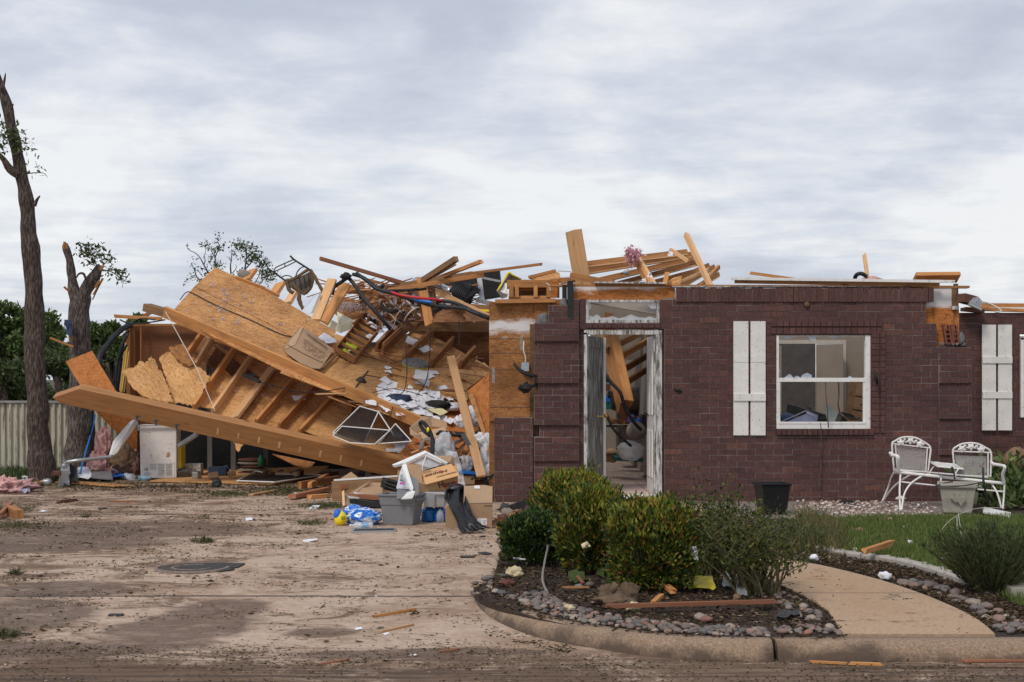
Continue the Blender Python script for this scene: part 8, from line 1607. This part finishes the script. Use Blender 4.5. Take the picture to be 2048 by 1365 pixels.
# caught scraps
for k,(pts,d,lab,mt) in enumerate((([(1360,1046),(1378,1050),(1388,1040),(1370,1062)],11.2,'white paper caught high between the clipped bush and the rose','paper'),([(1382,1095),(1394,1092),(1400,1126),(1386,1118)],10.4,'white cloth strip hanging right of the clipped bush','tooth'),([(1025,1116),(1052,1119),(1050,1122),(1026,1120)],11.8,'thin white plastic strip in the low glossy bush','paper'),([(1163,1090),(1176,1083),(1182,1092),(1166,1100)],11.2,'pale dead leaf cluster on the middle bush','rock_pale'))):
    P = [W(p[0],p[1],d+.0) for p in pts]; mb = MB(); mb.cloth(P,7,7,.03,12,k,edge=.01); tag(mb.build('caught_scrap',M[mt]),lab,'scrap')
for k,(pts,lab,mt,h) in enumerate((([(1376,1186),(1432,1186),(1425,1176),(1380,1172)],'bright yellow plastic scrap on the mulch before the rose','yellow',.05),([(1445,1178),(1462,1184),(1458,1166),(1448,1164)],'small grey crumpled plastic bag at the rose canes','gray_metal',.06),([(1474,1195),(1495,1200),(1490,1178),(1470,1172)],'translucent crumpled cup among the rose canes','clear',.08),([(1194,1160),(1208,1162),(1204,1144),(1196,1142)],'pale green torn leaf below the middle bush','leaf_olive',.05),([(1255,1192),(1280,1190),(1275,1180),(1258,1178)],'olive torn leaves before the clipped bush','leaf_olive',.04),([(1140,1170),(1170,1168),(1168,1160),(1135,1160)],'green leafy twig bits below the middle bush','leaf_olive',.04),([(1548,1246),(1600,1240),(1596,1230),(1560,1232)],'flat dark shingle piece at the right end of the bed','shingle',.012))):
    P = [G(*p)+Vector((0,0,.02+(h if j > 1 else 0))) for j,p in enumerate(pts)]; mb = MB(); mb.cloth(P,8,8,.02,12,k,edge=.01); tag(mb.build('ground_scrap',M[mt]),lab,'scrap')
# rocks
for k,(px,py,rx,rz,mt,lab) in enumerate(((1232,1214,.14,.05,'rock_brown','large flat brown mossy rock in the mulch'),(1222,1200,.09,.07,'rock_brown','brown rock resting on the left of the flat rock'),(1256,1205,.08,.08,'rock_brown','upright brown rock at the right of the flat rock'),(1266,1222,.05,.035,'rock_pale','small pale rock under the brown rocks'),(1029,1152,.07,.045,'rock_pale','cream yellow rock beside the low glossy bush'),(1015,1172,.06,.03,'rust','flat reddish stone left of the mulch'),(1474,1202,.03,.03,'kraft','small brown brick chip among the rose canes'),(1138,1222,.04,.025,'rock_pale','pale flat stone in the stone border'))):
    mb = MB(); mb.blob(G(px,py)+Vector((0,0,rz*.6)),(rx,rx*.7,rz),k+2,.4,1.8,24,16,flatten=.6,hh=.35); tag(mb.build('rock',M[mt]),lab,'rock')
# ---------------------------------------------------------------- river stones, each a thing
pm = []
for nm,c1_,c2_ in (('grey',(.10,.092,.085),(.20,.18,.165)),('pink',(.20,.125,.095),(.29,.19,.15)),('mauve',(.135,.10,.085),(.21,.165,.14)),('tan',(.26,.21,.165),(.36,.30,.245)),('red',(.24,.10,.07),(.32,.15,.11)),('dark',(.055,.055,.06),(.10,.10,.10))):
    m,nt,b = newmat('river_stone_'+nm); n_ = noi(nt,coords(nt,'Object'),9,6,.65); c = ramp(nt,n_,[(.35,c1_),(.65,c2_)]); c = mixc(nt,1.0,c,ramp(nt,objrand(nt),[(0,(.75,.75,.78)),(1,(1.2,1.15,1.1))]),'MULTIPLY'); nt.links.new(c,b.inputs['Base Color']); b.inputs['Roughness'].default_value = .55; pm.append((nm,m))
protos = {}
for k,(nm,m) in enumerate(pm):
    for q in range(3):
        mb = MB(); mb.blob((0,0,0),(1,.72,.52),k*3+q,.16,.9,14,9); o = mb.build('river_stone',m,origin=(0,0,0)); protos.setdefault(nm,[]).append(o)
used = set(); placed = []; rs_ = random.Random(31)
def stone(x_,y_,r_,zone,zlab):
    nm = rs_.choices(['grey','pink','mauve','tan','red','dark'],[5,4,7,3,.6,2])[0]; p = rs_.choice(protos[nm])
    if p.name in used: o = p.copy(); C.objects.link(o)
    else: o = p; used.add(p.name)
    o.location = (x_,y_,.118+r_*.32); o.rotation_euler = (rs_.uniform(-.25,.25),rs_.uniform(-.25,.25),rs_.uniform(0,6.28)); o.scale = (r_,r_,r_)
    tag(o,f'smooth {nm if nm != "dark" else "blackish"} river stone {zlab}','stone',f'{nm} river stones {zone}'); placed.append((x_,y_,r_))
def band(line,w0,w1,n,zone,zlab,rmin=.018,rmax=.042):
    Ls = catmull(line,6); k = 0; tries = 0
    while k < n and tries < n*60:
        tries += 1; i = rs_.randrange(len(Ls)-1); p = Ls[i].lerp(Ls[i+1],rs_.random()); T = (Ls[i+1]-Ls[i]).normalized(); N_ = Vector((-T.y,T.x,0)); q = p+N_*rs_.uniform(w0,w1); r_ = rs_.uniform(rmin,rmax)
        if all((q.x-a)**2+(q.y-b_)**2 > ((r_+c)*.72)**2 for a,b_,c in placed): stone(q.x,q.y,r_,zone,zlab); k += 1
bl = [o_.copy() for o_ in outer[6::4]]
band([G(990,1192),G(985,1172),G(1000,1150)][::-1],-.16,.06,14,'along the curved curb','in the border along the curved curb')
band(bl,.205,.50,215,'along the curved curb','in the border along the curved curb')
band([G(1680,1262),G(1655,1232),G(1610,1202),G(1560,1178),G(1520,1160)],.04,.26,55,'at the left side of the path','packed at the left side of the path')
band([G(1985,1180)-Vector((0,0,0)),G(1880,1212),G(1800,1180)][::-1] if False else [G(1780,1166),G(1850,1186),G(1920,1212),G(1975,1245),G(2010,1266)],.02,.20,42,'at the right side of the path','bordering the right side of the path',.026,.058)
band([G(2000,1262),G(2060,1262)],.0,.15,10,'at the right side of the path','bordering the right side of the path')
band([G(1560,1268),G(1620,1268),G(1680,1268)],-.02,.22,26,'along the curved curb','in the border along the curved curb')
for (px,py,r_) in ((1160,1178,.05),(1181,1174,.05),(1400,1240,.055),(1412,1244,.05),(1006,1098,.05),(976,1088,.02)): q = G(px,py); stone(q.x,q.y,r_,'lying alone on the mulch','lying apart from the border on the mulch')
for nm in protos:
    for p in protos[nm]:
        if p.name not in used: bpy.data.objects.remove(p)
# ---------------------------------------------------------------- manhole cover and shingles on the driveway
mh = thing('manhole_cover','dark round manhole cover set in the driveway','manhole',GD(385,1138)); c = GD(385,1138,.008)
mb = MB(); mb.lathe([(0,.006),(.20,.006),(.205,.003),(.24,.003),(.245,.008),(.27,.008),(.275,-.004)],c,36); mb.build('cover',M['rust'] if False else plain('cast_iron',(.075,.06,.05),.8,var=.4,nscale=30,bmp=.4),mh)
mb = MB(); mb.lathe([(.29,-.002),(.29,.010),(.32,.010),(.325,-.004)],c,36); mb.lathe([(.16,.002),(.16,.0095),(.18,.0095),(.18,.002)],c,36); mb.build('ring',plain('iron_ring',(.22,.17,.14),.85,var=.3,nscale=30),mh)
mb = MB(); mb.slab([GD(400,1143,.015),GD(475,1138,.015),GD(490,1131,.02),GD(410,1130,.02)],.012,away=Vector((0,0,-1))); tag(mb.build('roof_shingle',M['shingle']),'dark roof shingle lying over the manhole cover','shingle')
mb = MB(); mb.slab([GD(352,1140,.018),GD(440,1146,.012),GD(470,1142,.018),GD(398,1134,.02)],.008,away=Vector((0,0,-1))); tag(mb.build('roof_shingle',M['shingle']),'narrow broken shingle crossing the middle of the manhole cover','shingle')
for k,(px,py,w_) in enumerate(((232,1233,.1),(205,1019,.1),(970,1109,.14),(935,1116,.12),(565+400,1075,.06),(1520,1135,.12))):
    p = GD(px,py,.01) if px < 1400 else G(px,py)+Vector((0,0,.02)); mb = MB(); mb.box(p,(w_,w_*.6,.012),(0,0,k)); tag(mb.build('shingle_chip',M['shingle'],bevel=.003),['dark flake on the silt below the manhole','dark flake on the far left of the driveway','flat grey slate beside the low glossy bush','grey slate flake left of the low bush slate','small pebble-like flake on the driveway','dark shingle piece behind the rose on the path'][k],'shingle')
for k,(px,py,s_,lab) in enumerate(((498,1042,.06,'white paper scrap in the middle of the far driveway'),(628,1018,.09,'white crumpled paper left of the yellow bottle'),(595,990,.07,'white strip before the flat screen'),(620,1084,.09,'torn whitish film on the driveway below the bottle'),(717,1262,.03,'small whitish scrap between the sticks'),(772,1270,.025,'tiny mauve paper bit below the tan sticks'),(86,1025,.05,'white shred at the left of the driveway'),(830,1314,.015,'tiny white speck near the street'),(345,1038,.03,'white fleck at the far joint of the driveway'))):
    paper(px,py,s_*.8,None,.015,300+k,lab=lab,grp=None,nor=Vector((0,-.2,1)).normalized(),amp=.012,nm='paper_scrap')
# weeds and leaf litter
def tuft(px,py,r_,n,label,mat='litter_green',L=.06):
    c = GD(px,py); p = rng.normal(size=(n,3))*np.array([r_,r_,.008])+np.array(c)+np.array([0,0,.012]); t = leafmesh('weed_tuft',M[mat],p,L,.008,np.stack([rng.normal(size=n),rng.normal(size=n),np.abs(rng.normal(size=n))*.7],1),jit=.1); tag(t,label,'weeds')
tuft(408,1086,.05,260,'olive weed tuft above the manhole cover'); tuft(172,1036,.02,50,'small dark weed tuft on the far left driveway',L=.06); tuft(410,1038,.02,40,'small weed tuft at the far joint'); tuft(15,1275,.06,200,'dark matted grass at the left near edge','litter_green'); tuft(30,1150,.03,100,'dark matted clump at the left of the driveway','litter_green'); tuft(650,1015,.18,900,'flattened weed mat in front of the brown board','litter_green'); tuft(560,985,.2,700,'weed mat before the flat screen','litter_green'); tuft(455,992,.2,600,'dark weed mat left of the flat screen','litter_green'); tuft(620,1050,.1,250,'sparse weeds left of the yellow bottle'); tuft(160,972,.4,700,'dark matted leaves in front of the debris at the left','litter_green'); tuft(30,1055,.2,500,'dark weeds under the wood offcuts at the left edge','litter_green'); tuft(10,1025,.15,400,'dark weeds at the left picture edge','litter_green',.1)
def litter(poly,n,name,mat,L,wd,z,label,clump=0,cat='litter',fl=.12,yb=0):
    x,y = scatter(poly,n); f = field(x,y*2.2,1.1,17); k = f > clump+rng.uniform(-.5,.5,len(x)); x,y = x[k],y[k]; m = len(x); zz = np.array([z if z is not None else gz(b_)+.008 for b_ in y])+rng.uniform(0,.006,m)
    d_ = np.stack([rng.normal(size=m)*1.6,rng.normal(size=m)*.7,rng.normal(size=m)*fl],1); o = leafmesh(name,mat,np.stack([x,y,zz],1),L,wd,d_,jit=0); return tag(o,label,cat,kind='stuff')
drv = [Vector((-9,8.4,0)),Vector((.05,8.4,0)),GD(960,1235),GD(985,1150),GD(1000,1060),GD(990,1020),GD(700,965),GD(100,962),Vector((-10,22,0))]
litter(drv,50000,'leaf_litter',M['litter'],.022,.008,None,'small twigs and dead leaves scattered over the muddy driveway',.22)
lft = [Vector((-9,9,0)),GD(150,1330),GD(330,1240),GD(300,1130),GD(620,1090),GD(640,1030),GD(100,1010),Vector((-10,19,0))]
litter(lft,13000,'mud_litter',M['litter'],.03,.012,None,'dark matted leaves and mud crumbs on the left of the driveway',.12,fl=.2)
litter(drv,14000,'fine_twigs',M['litter'],.085,.0045,None,'thin dark twigs lying across the muddy driveway',.12,fl=.06)
litter(drv,5000,'leaf_clumps',M['litter'],.06,.02,None,'larger dead leaves and bark flakes clumped on the driveway',.38)
litter(drv,3500,'pale_chips',M['rubble'],.018,.009,None,'pale crumbs of plaster and wood on the driveway',.1)
far = [GD(330,985),GD(1000,1010),GD(990,985),GD(640,962),GD(200,966),GD(120,985)]
litter(far,14000,'debris_crumbs',M['litter'],.05,.016,None,'dense crumbs of debris along the garage threshold',-.2,fl=.3)
gut = [Vector((-9,7.7,0)),Vector((9,7.7,0)),Vector((9,8.52,0)),G(1300,1322,0),G(1000,1290,0),Vector((-9,8.7,0))]
litter(gut,26000,'gutter_litter',M['litter'],.022,.008,.006,'dark muddy leaf litter caught in the street gutter',-.1)
cb_ = [G(945,1225,0),G(1000,1262,0),G(1150,1300,0),G(1140,1312,0),G(980,1280,0)]; litter(cb_,3500,'curb_litter',M['litter'],.03,.01,.012,'leaf litter drifted against the curb end',-.1)
litter(bedpts,30000,'mulch_chips',M['chips'],.035,.012,.122,'dark shredded bark mulch covering the bed',-.4,'mulch',.35)
litter(bedpts,12000,'bed_litter',M['litter'],.035,.01,.13,'dead leaves and twigs littering the mulch bed',.0,'litter',.3)
rbed = [G(1640,1128),G(1743,1154),G(1828,1180),G(1911,1214),G(1990,1262),G(2080,1268),G(2080,1240),EDG[-1]] + EDG[1:-1][::-1]
litter(rbed,14000,'mulch_chips',M['chips'],.035,.012,.122,'dark bark mulch between the path and the lawn edging',-.4,'mulch',.35); litter(rbed,4000,'bed_litter',M['litter'],.035,.01,.13,'dead leaves on the mulch right of the path',-.1,'litter',.3)
pth = catmull(PL,4)+catmull(PR,4); litter(pth,1100,'path_litter',M['litter'],.03,.008,.132,'a few dark twigs and leaves on the curved path',.25)
lit3 = [G(1590,1120),G(1580,1085),G(1700,1110),G(1690,1125)]; litter(lit3,2500,'bed_litter',M['litter'],.05,.014,.13,'pile of dead leaves where path and lawn meet',-.3,'litter',.4)
# bare branch in the mulch
mb = MB(); mb.tube(catmull([G(1095,1192)+Vector((0,0,.02)),G(1085,1175)+Vector((0,0,.06)),G(1090,1150)+Vector((0,0,.12)),G(1095,1135)+Vector((0,0,.18)),G(1086,1110)+Vector((0,0,.2))],4),.009,5,rough=.3,fr=20); mb.tube([G(1094,1138)+Vector((0,0,.15)),G(1104,1128)+Vector((0,0,.22))],.005,4); tag(mb.build('dead_branch',plain('grey_twig',(.25,.23,.21),.9)),'grey bare forked branch in front of the low glossy bush','branch')
for o in bpy.data.objects:
    if '_o' in o: del o['_o']
